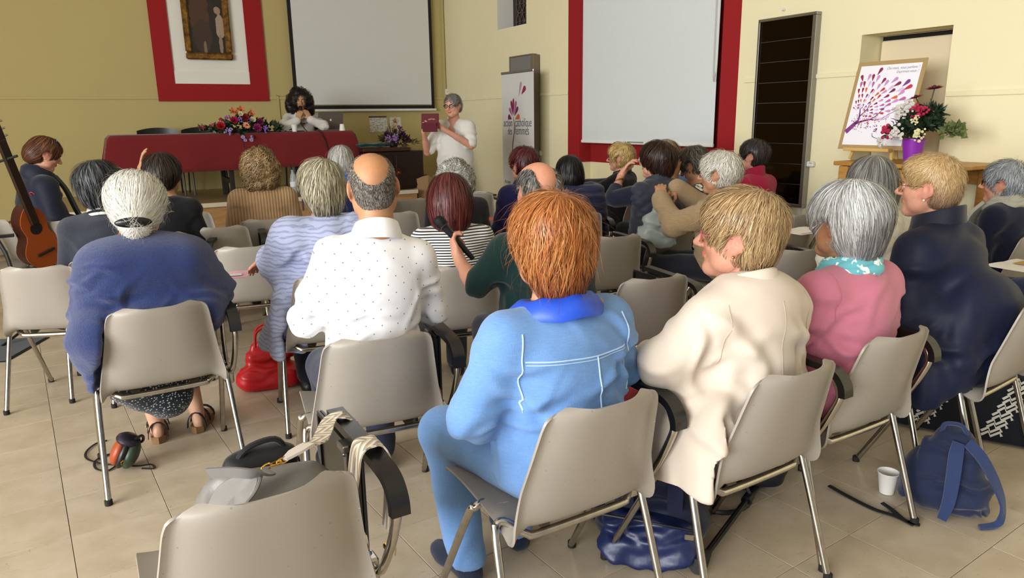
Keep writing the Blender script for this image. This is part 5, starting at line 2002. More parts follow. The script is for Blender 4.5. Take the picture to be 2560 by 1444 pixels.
p14, x14 = person('person with tawny hair in a denim-blue shirt, half hidden behind the quilted waistcoat', 1664, 349, 5.95, -30, fine=0, hy=0, hands='',
    hair=H(1200, .1, .005, ['8a6c4c', 'a5855e', '6f5640', 'b99a70'], th=.026, g=.6, lift=.008, add=[('e', (0, -.05, -.02), (.1, .1, .1), None, .04)], zmin=(-.14, .3)),
    top=dict(mat=fabric('chambray', '5f7cb8'), name='shirt', off=.018, hem=.44, collar=[('shirt', fabric('chambray', '5f7cb8'))]),
    chair=dict(label='grey chair under the denim-blue shirt, hidden by people in front'))
p15, x15 = person('person with curly golden hair and glasses in a black jumper, seated sideways', 1550, 357, 6.9, -62, fine=1, hy=-14, hp=2, face=True, brow='a8875c', skin='pink', hands='', lean=-6,
    armL=dict(el=(-.2, .12, .78), wr=(.05, .3, .78)), armR=dict(el=(.22, .14, .8), wr=(-.06, .3, .82)),
    hair=H(1600, .06, .0045, ['c8a45e', 'dcbc78', 'b08c4c', 'e6cc90'], th=.026, g=.45, lift=.008, mess=.4, wave=.8, curl=.004, noise=.006, add=[('e', (0, -.04, .0), (.1, .11, .1), None, .04)], zmin=(-.13, .3), eary=.03),
    gl=(FRAME_DARK, dict(r=.022, th=.0022)),
    top=dict(mat=fabric('black_jumper', '0c0c10', bump=.3), name='jumper', off=.024, hem=.44, arm=1.2, fold=.004, collar=[('stand', MATS.get('black_jumper') or fabric('black_jumper', '0c0c10'), dict(rx=.072, ry=.076, h=.03))]),
    chair=dict(label='grey chair turned sideways under the black jumper by the niche'))
p18, x18 = person('person with short burgundy hair in an indigo hooded jacket', 1308, 366, 5.4, -30, fine=1, hy=-10, hp=4, hands='', skin='pink', g=1.02,
    hair=H(1800, .055, .0042, ['4a141c', '5c1c22', '380f18', '6c2a28'], th=.024, g=.35, lift=.008, mess=.3, flick=.2, pal2=['2e0c14', '3a1018'], zmin=(-.11, .25)),
    gl=(GOLDRIM, {}),
    top=dict(mat=fabric('indigo_jacket', '1a1a4a', bump=.25), name='jacket', off=.026, hem=.43, arm=1.2, collar=[('hood', MATS.get('indigo_jacket') or fabric('indigo_jacket', '1a1a4a'), dict(rx=.075, ry=.08))]),
    chair=dict(label='grey chair under the indigo hooded jacket'))
p20, x20 = person('person with white curls in a black top, behind the mahogany bob', 1135, 402, 4.9, -20, fine=1, hy=4, hands='', g=1.05,
    hair=H(2600, .05, .004, ['c9c7c2', 'b0aea8', 'dedcd6', '97958f'], th=.034, flow='random', g=.2, lift=.008, mess=.6, curl=.0065, turns=1.6, steps=10, noise=.007, nfreq=55, clearears=False,
           add=[('e', (0, -.05, -.01), (.11, .115, .1), None, .04)], zmin=(-.12, .3), under=.8),
    top=dict(mat=fabric('black_top', '0f0f14', bump=.2), name='top', off=.016, hem=.44, fold=.003),
    chair=dict(label='grey chair under the person with white curls'))
p22, x22 = person('person with a smooth pale grey bowl cut in a ribbed navy jumper, below the table', 850, 363, 5.75, -16, fine=1, hy=0, hands='',
    hair=H(1800, .1, .0045, ['c4c2bc', 'aeaca6', 'd8d6d0', '98968f'], th=.022, g=.9, lift=.004, mess=.08, crown=(0, -.03, .13), pal2=['6a5a48', '57493a'], lo=.045, span=.02, zmin=(-.13, .3), clearears=False),
    top=dict(mat=fabric('navy_rib', '16204a', pat='rib', freq=260, col2='0c1230'), name='jumper', off=.018, hem=.44, collar=[('scarf', fabric('blue_white_scarf', '3a62b0', pat='floral', freq=18, stops=[(0, 'e8ecf4'), (.3, '3a62b0'), (.7, 'c8d4ec')], col3='22408a'), dict(rx=.07, ry=.076, dz=.02, sub=False))]),
    chair=dict(label='grey chair under the ribbed navy jumper'))
p23, x23 = person('person with curly honey-blond hair in a camel ribbed jumper', 645, 372, 5.4, -22, fine=1, hy=4, hands='', g=1.22,
    hair=H(3000, .11, .0042, ['a3835a', 'b8986c', '8a6c48', '735838', 'cbb084'], th=.034, flow='crown', g=.7, lift=.008, mess=.4, curl=.0085, turns=2.4, steps=14, noise=.01, nfreq=45, wave=.5, clearears=False,
           add=[('e', (0, -.055, -.03), (.108, .108, .115), None, .05), ('e', (0, -.06, -.1), (.104, .08, .07), None, .05)], zmin=(-.185, .1), under=.62),
    top=dict(mat=fabric('camel_rib', 'b2916c', pat='rib', freq=150, col2='8a6c4c'), name='jumper', off=.022, hem=.44, arm=1.25, fold=.003),
    chair=dict(label='grey chair under the camel ribbed jumper', arm='down'))
p24, x24 = person('person with a short dark brown bob in black, one hand raised to the head', 402, 382, 4.8, -8, fine=1, hy=26, hands='L', skin='olive', g=1.08, face=True, brow='2a201c',
    armL=dict(el=(-.30, .10, 1.02), wr=(-.165, .10, 1.13), hd=(.18, -.1, .9), hz=(-1, -.2, .2), curl=.35),
    hair=H(2200, .12, .0042, ['2a201d', '362925', '1e1715', '433530'], th=.028, g=.75, lift=.007, mess=.1, crown=(0, -.03, .13), add=[('e', (0, -.05, -.02), (.102, .1, .09), None, .04)], zmin=(-.125, .3), eary=.03, clearears=False),
    gl=(FRAME_DARK, dict(th=.0022)),
    top=dict(mat=fabric('black_knit', '0d0d12', bump=.2), name='top', off=.014, hem=.44, fold=.003, open=1.3),
    chair=dict(label='grey chair turned under the person in black with a raised hand', arm='down'))
p26, x26 = person('person in navy coat and grey scarf beside the guitar, looking down', 122, 342, 5.7, 42, fine=1, hy=8, hp=26, face=True, brow='4a2c1c', skin='pink', hands='', lean=12, nf=.06,
    hair=H(2200, .11, .0042, ['5a3420', '6c4128', '48281a', '7c5030'], th=.022, g=.5, sweep=(0, -.6, 0), lift=.006, mess=.14, add=[('e', (0, -.085, -.03), (.07, .06, .07), None, .04)], zmin=(-.11, .3), eary=.03),
    gl=(plain('blue_sunglass_frame', '22305c', .2), dict(up=True, th=.0026, lens=plain('blue_mirror_lens', '3a50e0', .08, .8))),
    top=dict(mat=fabric('midnight_coat', '11172c', .6, bump=.2), name='coat', off=.03, hem=.36, arm=1.2, fold=.007, collar=[('hood', MATS.get('midnight_coat') or fabric('midnight_coat', '11172c'), dict(rx=.075, ry=.08)), ('scarf', fabric('grey_scarf', '5c6670', pat='fuzz'), dict(rx=.066, ry=.074, dz=.02, sub=False))]),
    chair=dict(label='grey chair under the person in the navy coat beside the guitar'))
MB().strip([x26['NB'] + A_(q) for q in ((.02, .085, -.01), (.02, .15, -.12), (.02, .2, -.28), (.03, .24, -.4))], (0, 1, .3), .09, .02, 4).obj('scarf_end', MATS['grey_scarf'], x26['root'])
MB().tube([A_([.017 * math.cos(t_), 0, .017 * math.sin(t_)]) for t_ in np.arange(14) * PI / 7], .003, 6, closed=True).obj('red_badge', plain('red_ring', 'd03a3a', .5), x26['garment'], x26['TP'](.16, -.09, .41), (.6, 0, .6))

# --- the speaker at the table and the person standing with a tablet
p27, x27 = person('person with dark curls in pale blazer speaking behind the red table', 748, 222, 9.4, 155, fine=1, legL=dict(kn=(-.1, .36, .5), an=(-.1, .16, .085)), legR=dict(kn=(.1, .36, .5), an=(.1, .16, .085)), hy=6, hp=8, zb=SZ, face=True, brow='1c1412', skin='olive', hands='LR', lean=6, g=.98,
    armL=dict(el=(-.24, .26, .83), wr=(-.09, .25, .90), hd=(.35, -.1, .75), hz=(-.4, .9, .2), curl=.8, grip=.6), armR=dict(el=(.26, .26, .82), wr=(.09, .26, .89), hd=(-.35, .0, .75), hz=(.4, .9, .2), curl=.9, grip=.7),
    hair=H(1700, .14, .0048, ['17110f', '211814', '2b1f1a', '0f0b0a'], th=.034, g=.8, lift=.012, mess=.5, curl=.011, turns=2.6, steps=14, noise=.013, nfreq=40, clearears=False,
           add=[('e', (0, -.03, -.02), (.135, .11, .13), None, .05), ('e', (.095, -.03, -.1), (.05, .05, .09), None, .05), ('e', (-.095, -.03, -.1), (.05, .05, .09), None, .05)], zmin=(-.21, .0), face=((0, .125, -.06), (.066, .085, .15)), sub=[('e', (0, .13, -.0), (.068, .09, .1))]),
    top=dict(mat=fabric('pale_linen_blazer', 'c9c5be', bump=.2), name='blazer', off=.022, hem=.46, fold=.005, vneck=1, collar=[('fold', MATS.get('pale_linen_blazer') or fabric('pale_linen_blazer', 'c9c5be'), dict(rx=.075, ry=.085, tilt=.05))]))
for s, k in ((-1, 'L'), (1, 'R')):
    S, el, wr, hd, hz, a = x27['J'][k]
    q = wr + (el - wr) * .06
    t_ = nrmz(wr - el)
    u_ = nrmz(np.cross(t_, [1, 0, .2]))
    v_ = np.cross(t_, u_)
    MB().tube([q + (u_ * math.cos(b_) + v_ * math.sin(b_)) * .036 for b_ in np.arange(14) * PI / 7], .006, 6, closed=True).obj('bracelet', plain('dark_watch', '2a1f1c', .4) if s < 0 else GOLDRIM, x27['root'])
p28, x28 = person('standing person in a white linen tunic holding up a tablet', 1130, 235, 8.2, 196, fine=1, stand=True, hy=8, hp=6, face=True, brow='6f6a66', skin='pink', hands='LR', g=1.14, shoes=True,
    armL=dict(el=(-.24, .14, 1.17), wr=(.02, .33, 1.36), hd=(.5, .3, .6), hz=(-.3, -.8, .3), curl=.5, grip=.6), armR=dict(el=(.29, .12, 1.10), wr=(.235, .33, 1.33), hd=(-.2, .35, .75), hz=(.9, -.3, .2), curl=.8, grip=.6),
    hair=H(1700, .035, .004, ['77756f', '8d8b86', '5f5d58', 'a3a19c'], th=.014, g=.3, lift=.007, mess=.3, zmin=(-.08, .2), eary=.034),
    gl=(FRAME_DARK, dict(r=.022, shape=.8, th=.0028)),
    top=dict(mat=fabric('white_linen', 'd9d6d0', bump=.35, bscale=160), name='tunic', off=.022, sleeve=.42, arm=1.2, hem=.84, fold=.008, ffreq=12, vneck=1, extra=lambda G, x: G.cap((0, 0, 1.05), (0, 0, .9), .19, .2, .06)),
    bottom=dict(mat=fabric('dark_teal_trousers', '16242e')))
# ------------------------------------------------------------------ the empty chairs
ANGLE = dict(down='down', up='up', arm='arm')
c1 = chair_at((430, 1335), (875, 1180), -31, 'nearest empty chair, grey leather handbag on its seat and a striped strap over its arm', 'down')
chair_at((0, 678), (165, 672), -8, 'empty grey chair left of the blue cardigan, cut by the picture edge')
chair_at((88, 558), (165, 556), -8, 'empty grey chair beside the slate cardigan, below the guitar')
chair_at((485, 577), (612, 568), -23, 'empty grey chair in front of the camel ribbed jumper, black board folded', 'down')
chair_at((545, 628), (690, 616), -20, 'empty grey chair between the blue cardigan and the pale blue blouse, with scratches')
chair_at((415, 538), (515, 534), -14, 'empty grey chair close behind the person in black with raised hand')
chair_at((968, 535), (1006, 535), -15, 'empty grey chair just behind the bald head, half hidden')
chair_at((1000, 503), (1045, 500), -25, 'empty grey chair below the flowerpot on the stage')
chair_at((1168, 489), (1212, 487), -20, 'front empty grey chair with leaflets, near the standing person', 'up')
chair_at((1490, 602), (1600, 590), -24, 'empty grey chair behind the copper-haired head, before the navy puffer', 'down')
chair_at((1570, 712), (1718, 692), -24, 'empty grey chair before the cream trench coat, black board folded', 'down')
chair_at((1975, 546), (2030, 535), -30, 'empty grey chair with papers on its open board, by the dark glass panel', 'up')
chair_at((1978, 634), (2050, 626), -24, 'empty grey chair between the trench coat and the pink pullover', 'down')
chair_at((2562, 782), (2680, 738), -36, 'empty pale chair at the picture edge above the patterned tote')

# ------------------------------------------------------------------ fixtures on the walls
WHITEP = plain('white_plastic', 'dcd9d2', .5)
ALU = plain('satin_aluminium', '9d9b98', .35, 1)
# framed painting inside the red surround, left
def frect(pl, a, b, d=0.0):
    u0, z1 = on(pl, *a, d)
    u1, z0 = on(pl, *b, d)
    return u0, u1, z0, z1


ru0, ru1 = on('F', 397, 253)[0], on('F', 672, 252)[0]
rz = on('F', 530, 253)[1]
iu0, iu1, iz = on('F', 437, 208)[0], on('F', 625, 211)[0], on('F', 530, 210)[1]
wbox('trim_15', 'F', ru0, ru1, rz, iz, 0, .03, red_paint, kind='structure')
wbox('trim_16', 'F', ru0, iu0, iz, 3.9, 0, .03, red_paint, kind='structure')
wbox('trim_17', 'F', iu1, ru1, iz, 3.9, 0, .03, red_paint, kind='structure')
wbox('trim_18', 'F', iu0, iu1, iz, 3.9, 0, .008, white_paint, kind='structure')
wbox('trim_19', 'F', iu0, iu1, iz, iz + .16, .008, .02, white_paint, kind='structure')
pu0, pz0 = on('F', 466, 148, .05)
pu1 = on('F', 583, 151, .05)[0]
ph = 1.25
pic = wthing('framed_painting', 'dark old painting in a gilt frame on the white panel within the red surround', 'painting', 'F', (pu0 + pu1) / 2, pz0, .05)
pw = pu1 - pu0
gilt = NT('gilt_wood')
gilt.set(color=gilt.ramp(gilt.noise(gilt.coord(), 18, 4), [(.3, '4a2e12'), (.6, '8a6226'), (.8, 'b8903e')]), rough=.35, metal=.5)
cv = NT('dark_canvas')
vv_ = cv.coord()


def spot(px_, pz_, rx_, rz_):
    s_ = cv.n('ShaderNodeVectorMath', operation='LENGTH')
    cv.l(cv.mapv(vv_, (1 / rx_, 0, 1 / rz_), (0, 0, 0), (-px_ / rx_, 0, -pz_ / rz_)), s_.inputs[0])
    return cv.math('LESS_THAN', cv.math('ADD', s_.outputs['Value'], cv.math('MULTIPLY', cv.noise(vv_, 14, 3), .8)), 1.35)


cb_ = cv.ramp(cv.noise(vv_, 5, 4), [(.3, '120e0b'), (.7, '2a221a')])
for (a_, b_, c_, d_), col_ in (((-.08, .62, .13, .3), '4a2c1e'), ((-.06, .3, .12, .22), '38261c'), ((-.09, .88, .05, .06), '9a7458'), ((.17, .42, .06, .16), 'a08a74'), ((.15, .62, .045, .05), '9a7a62'), ((-.2, .98, .03, .1), '8a6a52'), ((.16, .2, .025, .12), '8f7862'), ((-.04, .14, .02, .1), '7a5f4c')):
    cb_ = cv.mix(spot(a_, b_, c_, d_), cb_, col_)
cv.set(color=cb_, rough=.4)
MB().box((0, .01, ph / 2), (pw - .08, .015, ph - .08)).obj('canvas', cv.m, pic, smooth=False)
for (x_, z_, sx_, sz_) in ((0, .045, pw, .09), (0, ph - .045, pw, .09), (-pw / 2 + .04, ph / 2, .08, ph - .18), (pw / 2 - .04, ph / 2, .08, ph - .18)):
    MB().box((x_, -.005, z_), (sx_, .06, sz_), bev=.018).obj('frame_rail', gilt.m, pic, smooth=False)

# roll-down screen on the front wall
s0 = on('F', 738, 272, .08)
s1 = on('F', 1087, 277, .08)
scr = wthing('projection_screen', 'pull-down projection screen with black border on the yellow wall', 'screen', 'F', (s0[0] + s1[0]) / 2, s0[1] - .02, .08)
sw, sh = s1[0] - s0[0], 1.72
screen_white = plain('screen_fabric', 'cfcfcb', .9, spec=.1, var=.02)
MB().box((0, 0, sh / 2 + .05), (sw - .1, .004, sh - .05)).obj('screen_cloth', screen_white, scr, smooth=False)
blk = plain('black_border', '0b0b0c', .8)
for c_, s_ in (((0, .001, .035), (sw, .005, .05)), ((-sw / 2 + .025, .001, sh / 2), (.05, .005, sh)), ((sw / 2 - .025, .001, sh / 2), (.05, .005, sh))):
    MB().box(c_, s_).obj('border', blk, scr, smooth=False)
MB().box((0, 0, -.004), (sw + .06, .03, .035), bev=.01).obj('bottom_bar', WHITEP, scr, smooth=False)
MB().box((0.0, .0, sh + .045), (sw + .16, .1, .1), bev=.03).obj('case', WHITEP, scr, smooth=False)
MB().box((sw / 2 + .07, .0, sh + .045), (.02, .11, .11), bev=.02).obj('end_cap', plain('beige_plastic', 'c9bfa2', .5), scr, smooth=False)

# white screen over the niche on the right wall
w0, w1 = on('R', 1451, 356, -.02), on('R', 1781, 362, -.02)
sc2 = wthing('roller_screen', 'large plain white roller screen hanging in the red niche', 'screen', 'R', (w0[0] + w1[0]) / 2, (w0[1] + w1[1]) / 2, -.03)
wl_ = w1[0] - w0[0]
MB().box((0, 0, 1.42), (wl_, .004, 2.8)).obj('screen_cloth', plain('white_screen_cloth', 'd3d8d8', .85, spec=.15, var=.015), sc2, smooth=False)
MB().box((0, -.003, .006), (wl_ + .01, .025, .035), bev=.006).obj('bottom_bar', plain('white_bar', 'e4e4e2', .5), sc2, smooth=False)
MB().box((-.05, -.018, .012), (.26, .006, .014)).obj('pull_slot', plain('grey_slot', '8a8884', .6), sc2, smooth=False)
cz = on('R', 1790, 180)[1] - (w0[1] + w1[1]) / 2
MB().tube([(wl_ / 2 - .02, -.03, 2.8), (wl_ / 2 - .02, -.03, cz + .1), (wl_ / 2 - .0, -.03, cz), (wl_ / 2 + .03, -.03, cz + .1), (wl_ / 2 + .035, -.03, 2.8)], .004, 6, 4).obj('pull_cord', plain('pale_cord', 'c8c6c0', .8), sc2)

# sheets of paper on the front wall
def sheetmat(name, rows, col):
    t_ = NT(name)
    v_ = t_.coord()
    s_ = t_.n('ShaderNodeSeparateXYZ')
    t_.l(v_, s_.inputs[0])
    f_ = t_.math('LESS_THAN', t_.math('FRACT', t_.math('MULTIPLY', s_.outputs[2], rows)), .34)
    g_ = t_.math('GREATER_THAN', t_.noise(t_.mapv(v_, (30, 1, rows * .7)), 1.0, 2), .5)
    t_.set(color=t_.mix(t_.math('MULTIPLY', f_, g_), 'dcd9d4', col), rough=.8)
    return t_.m


for lab, a_, b_, rows_ in (('landscape white notice taped to the yellow wall below the screen', (923, 292), (969, 329), 46), ('portrait typed sheet beside the landscape notice on the yellow wall', (974, 293), (1004, 341), 95)):
    u0_, u1_, z0_, z1_ = frect('F', a_, b_)
    o = wbox('notice', 'F', u0_, u1_, z0_, z1_, .002, .006, sheetmat('printed_sheet_%d' % rows_, rows_, '6a6a70'))
    tag(o, lab, 'notice', 'notices on the yellow wall')
    if rows_ == 46:
        h_ = wbox('heading_strip', 'F', u0_ - .01, u1_ - .005, z1_ - .012, z1_ + .008, .006, .008, plain('dark_heading', '4a3434', .8), o)
# small sockets and boxes
def wallbox(name, lab, cat, pl, a_, b_, dep_=.03, extra=None):
    u0_, u1_, z0_, z1_ = frect(pl, a_, b_)
    t_ = wthing(name, lab, cat, pl, (u0_ + u1_) / 2, z0_)
    MB().box((0, -dep_ / 2, (z1_ - z0_) / 2), (u1_ - u0_, dep_, z1_ - z0_), bev=.008).obj('housing', WHITEP, t_, smooth=False)
    return t_, u1_ - u0_, z1_ - z0_


t_, w_, h_ = wallbox('wall_socket', 'small white double socket on the cream wall beside the banner', 'socket', 'R', (1344, 376), (1356, 389))
for s_ in (-.25, .25):
    MB().box((s_ * w_, -.032, h_ / 2), (w_ * .3, .006, h_ * .6), bev=.004).obj('socket_plate', plain('socket_grey', 'b8b4aa', .5), t_, smooth=False)
t_, w_, h_ = wallbox('alarm_box', 'white alarm box on the cream wall right of the dark glass panel', 'alarm', 'R', (2014, 402), (2039, 417), .04)
MB().box((.03, -.042, h_ * .72), (w_ * .3, .004, h_ * .12)).obj('display', plain('grey_display', '8e9490', .4), t_, smooth=False)
t_, w_, h_ = wallbox('cable_box', 'little beige box on the yellow wall in the corner above the standing person', 'box', 'F', (1111, 222), (1120, 237), .05)
MB().box((0, -.052, h_ * .5), (w_ * .5, .004, h_ * .3)).obj('cover', plain('beige_plastic', 'c9bfa2', .5), t_, smooth=False)
u_, z_ = on('R', 2010, 420)
wbox('trim_20', 'R', u_ - .02, u_ + .015, .12, z_, 0, .02, plain('white_trunking', 'd8d4c8', .5), kind='structure')
wire = MB().tube([wp('R', u_ + .02 + .03 * math.sin(k_ * 1.3), z_ - .45 - .05 * k_ + .03 * math.cos(k_ * 2), .03) for k_ in range(8)], .004, 6, 4).obj('cable', WHITEP)
tag(wire, 'loose white cable hanging beside the dark glass panel', 'cable')

# dark mirror-glass panel
m0, m1 = on('R', 1896, 50, .06), on('R', 2043, 27, .06)
mb = on('R', 2000, 519, .06)[1]
mt = (m0[1] + m1[1]) / 2
pan = wthing('mirror_panel', 'tall dark mirror panel in an aluminium frame on the cream wall', 'mirror', 'R', (m0[0] + m1[0]) / 2, mb, .03)
pw_, ph_ = m1[0] - m0[0], mt - mb
mg = NT('smoked_mirror')
mg.set(color='2b2119', rough=.03, metal=1)
nrow = 9
for k_ in range(nrow):
    MB().box((0, -.008, .02 + (ph_ - .04) * (k_ + .5) / nrow), (pw_ - .05, .012, (ph_ - .04) / nrow - .004), bev=.001).obj('mirror_tile', mg.m, pan, smooth=False)
MB().box((0, .012, ph_ / 2), (pw_ - .02, .02, ph_ - .02)).obj('back_board', plain('grey_joint', '6a665e', .6), pan, smooth=False)
for c_, s_ in (((0, 0, .012), (pw_, .06, .024)), ((0, 0, ph_ - .012), (pw_, .06, .024)), ((-pw_ / 2 + .01, 0, ph_ / 2), (.02, .06, ph_ - .048)), ((pw_ / 2 - .018, 0, ph_ / 2), (.036, .06, ph_ - .048))):
    MB().box(c_, s_, bev=.003).obj('frame_rail', ALU, pan, smooth=False)
hk = MB().lathe([(.012, 0), (.014, .01), (.008, .02), (.008, .03)], 10, R=Rx(PI / 2)).obj('wall_hook', WHITEP, None, wp('R', on('R', 1961, 24)[0], on('R', 1961, 24)[1], 0), (0, 0, PL['R'][1]))
tag(hk, 'tiny white hook on the cream wall above the dark glass panel', 'hook')

# ------------------------------------------------------------------ roll-up banner and grey board
def text(body, size, mat, parent, loc, rot=(PI / 2, 0, 0), ext=.0005, sx=1.0, align='LEFT', shear=0.0):
    cu = bpy.data.curves.new('lettering', 'FONT')
    cu.body, cu.size, cu.extrude, cu.align_x, cu.shear = body, size, ext, align, shear
    cu.offset = -size * .012
    o_ = bpy.data.objects.new('lettering', cu)
    COL.objects.link(o_)
    cu.materials.append(mat)
    o_.parent = parent
    o_.location = loc
    o_.rotation_euler = rot
    o_.scale = (sx, 1, 1)
    me = bpy.data.meshes.new_from_object(o_)
    n_ = link('lettering', me, None, parent, loc, rot)
    n_.scale = o_.scale
    bpy.data.objects.remove(o_)
    return n_


BD = .32
b0, b1 = on('R', 1254, 182, BD), on('R', 1334, 177, BD)
bz = (b0[1] + b1[1]) / 2
ban = wthing('roll_up_banner', 'white roll-up banner with a petal logo standing before the cream wall', 'banner', 'R', (b0[0] + b1[0]) / 2, 0, BD)
bw = b1[0] - b0[0]
MB().box((0, 0, bz / 2 + .04), (bw, .003, bz - .1)).obj('banner_sheet', plain('banner_white', 'd0cfcc', .6, var=.02), ban, smooth=False)
MB().box((0, 0, bz), (bw + .01, .022, .03), bev=.006).obj('top_rail', ALU, ban, smooth=False)
MB().box((0, .02, .045), (bw + .02, .17, .085), bev=.02).obj('base', ALU, ban, smooth=False)
MB().tube([(.06, .03, .08), (.06, .025, bz - .02)], .01, 8).obj('pole', ALU, ban)


def bl(px_, py_):
    u_, z_ = on('R', px_, py_, BD)
    return u_ - (b0[0] + b1[0]) / 2, z_


def drop(cx, cz, ang, L, W, y=-.003, n=9, th=.001):
    """flat petal with its point at (cx, cz), pointing away along ang"""
    pts = []
    for t_ in np.linspace(0, 1, n):
        pts.append((t_, .62 * t_ ** .95 * math.sqrt(max(0, 1 - t_ ** 4.5))))
    poly = pts + [(a, -b) for a, b in pts[::-1][1:-1]]
    ca, sa = math.cos(ang), math.sin(ang)
    return [(cx + ca * a * L - sa * b * W, cz + sa * a * L + ca * b * W) for a, b in poly]


def flatpoly(poly, name, mat, parent, y, th=.001, flip=False):
    return MB().prism(poly, y - th, y).obj(name, mat, parent, smooth=False)


PET = {'plum': plain('print_plum', '6e2048', .7), 'rose': plain('print_rose', 'a05a84', .7), 'wine': plain('print_wine', '8a2048', .7), 'red': plain('print_red', 'c22c3c', .7), 'orange': plain('print_orange', 'd0602c', .7),
       'purple': plain('print_purple', '7a3484', .7), 'pink': plain('print_pink', 'c48ac0', .7), 'lilac': plain('print_lilac', 'd8b4dc', .7), 'mauve': plain('print_mauve', 'b35ea0', .7)}
INK = plain('grey_ink', '3c3a3c', .8)
cx_, cz_ = bl(1284, 297)
for ang, L_, W_, nm in ((2.75, .1, .085, 'plum'), (2.2, .125, .06, 'rose'), (1.8, .19, .055, 'plum'), (1.55, .21, .055, 'wine'), (1.25, .19, .055, 'rose'), (.9, .145, .065, 'plum'), (.35, .12, .08, 'orange')):
    st_ = .045
    flatpoly(drop(cx_ + math.cos(ang) * st_, cz_ + math.sin(ang) * st_ - (.02 if ang < .5 or ang > 2.6 else 0), ang, L_, W_), 'petal', PET[nm], ban, -.003)
flatpoly(drop(cx_ + .14, cz_ + .27, 1.25, .19, .06), 'petal', plain('print_dusty', 'b08aa0', .7), ban, -.003)
flatpoly(drop(cx_ + .2, cz_ + .29, .75, .14, .08), 'petal', PET['wine'], ban, -.003)
m = MB().strip([(cx_ + a_, -.003, cz_ + b_) for a_, b_ in ((.0, .02), (.02, -.08), (.012, -.18), (-.02, -.3), (-.035, -.42), (-.02, -.56))], (0, 1, 0), [.004, .014, .016, .018, .012, .002], .0015, 6)
m.obj('logo_stem', PET['plum'], ban)
tx_, tz_ = bl(1260, 316)
text('action', .145, INK, ban, (tx_, -.004, tz_), sx=.62)
tx_, tz_ = bl(1287, 316)
text('catholique', .155, INK, ban, (tx_ + .01, -.004, tz_), sx=.62)
tx_, tz_ = bl(1270, 336)
text('des', .135, INK, ban, (tx_, -.004, tz_), sx=.62)
tx_, tz_ = bl(1287, 336)
text('femmes', .155, INK, ban, (tx_ + .01, -.004, tz_), sx=.7)
tx_, tz_ = bl(1263, 457)
text('Action', .07, INK, ban, (tx_, -.004, tz_), sx=.8)
g0, g1 = on('R', 1278, 140, .06), on('R', 1335, 136, .06)
gb = wthing('pinboard', 'tall grey pinboard leaning on the cream wall behind the banner', 'board', 'R', (g0[0] + g1[0]) / 2, 0, .06)
gw_, gh_ = g1[0] - g0[0], (g0[1] + g1[1]) / 2
MB().box((0, 0, gh_ / 2), (gw_ - .03, .05, gh_ - .03)).obj('panel', plain('grey_felt', '77736f', .9), gb, smooth=False)
for c_, s_ in (((0, 0, .008), (gw_, .07, .016)), ((0, 0, gh_ - .008), (gw_, .07, .016)), ((-gw_ / 2 + .008, 0, gh_ / 2), (.016, .07, gh_ - .03)), ((gw_ / 2 + .02, 0, gh_ / 2), (.075, .09, gh_ - .03))):
    MB().box(c_, s_, bev=.003).obj('frame_rail', plain('taupe_frame', '6f6150', .6), gb, smooth=False)

# ------------------------------------------------------------------ tables on the stage
TZ = SZ + .75
TV = STV - .32
t0, t1, tm_ = on('F', 265, 335, TV)[0], on('F', 888, 329, TV)[0], on('F', 606, 345, TV)[0]
TD = .75
REDCLOTH = fabric('brick_red_cloth', '6b191b', .9, bump=.2, var=.08)


def ztable(lab, u0_, u1_):
    t_ = wthing('trestle_table', lab, 'table', 'F', (u0_ + u1_) / 2, SZ, TV - TD / 2)
    w_ = u1_ - u0_
    dk = plain('dark_table_wood', '1c1310', .5)
    MB().box((0, 0, .73), (w_ - .02, TD - .02, .03)).obj('tabletop', dk, t_, smooth=False)
    for sx_ in (-1, 1):
        for sy_ in (-1, 1):
            MB().box((sx_ * (w_ / 2 - .14), sy_ * (TD / 2 - .08), .36), (.05, .06, .71), bev=.005).obj('leg', dk, t_, smooth=False)
        MB().box((sx_ * (w_ / 2 - .14), 0, .2), (.04, TD - .24, .05)).obj('stretcher', dk, t_, smooth=False)
    return t_


def cloth(lab, u0_, u1_, drop_, flareL, flareR, seed_):
    w_ = u1_ - u0_
    nx, ny = 46, 26
    r_ = .0
    V = []
    xs_ = np.linspace(-w_ / 2 - drop_, w_ / 2 + drop_, nx)
    ys_ = np.linspace(-TD / 2 - drop_, TD / 2 + drop_ * .9, ny)
    for y_ in ys_:
        for x_ in xs_:
            ox, oy = max(abs(x_) - w_ / 2, 0), max(abs(y_) - TD / 2, 0)
            X_, Y_ = min(max(x_, -w_ / 2), w_ / 2), min(max(y_, -TD / 2), TD / 2)
            dr = max(ox, oy)
            fl_ = (flareL if x_ < 0 else flareR)
            X_ += math.copysign(1, x_) * (.012 + ox * fl_ * .55) * (ox > 0)
            Y_ += math.copysign(1, y_) * (.012 + .03 * oy + .012 * math.sin(x_ * 9 + seed_) * oy / drop_) * (oy > 0)
            if ox > 0 and oy > 0:
                X_ += math.copysign(1, x_) * .05 * min(ox, oy)
            V.append((X_, Y_, .757 - dr * .985 + (.004 if dr == 0 else 0)))
    q_ = np.arange(nx - 1)[None] + (np.arange(ny - 1) * nx)[:, None]
    Fq = np.stack([q_, q_ + 1, q_ + nx + 1, q_ + nx], -1).reshape(-1, 4)
    o_ = link('tablecloth', rawmesh('tablecloth', V, Fq), REDCLOTH, None, wp('F', (u0_ + u1_) / 2, SZ + .003, TV - TD / 2), (0, 0, PL['F'][1]))
    md = o_.modifiers.new('thick', 'SOLIDIFY')
    md.thickness = .003
    return tag(o_, lab, 'tablecloth', 'brick-red tablecloths on the stage')


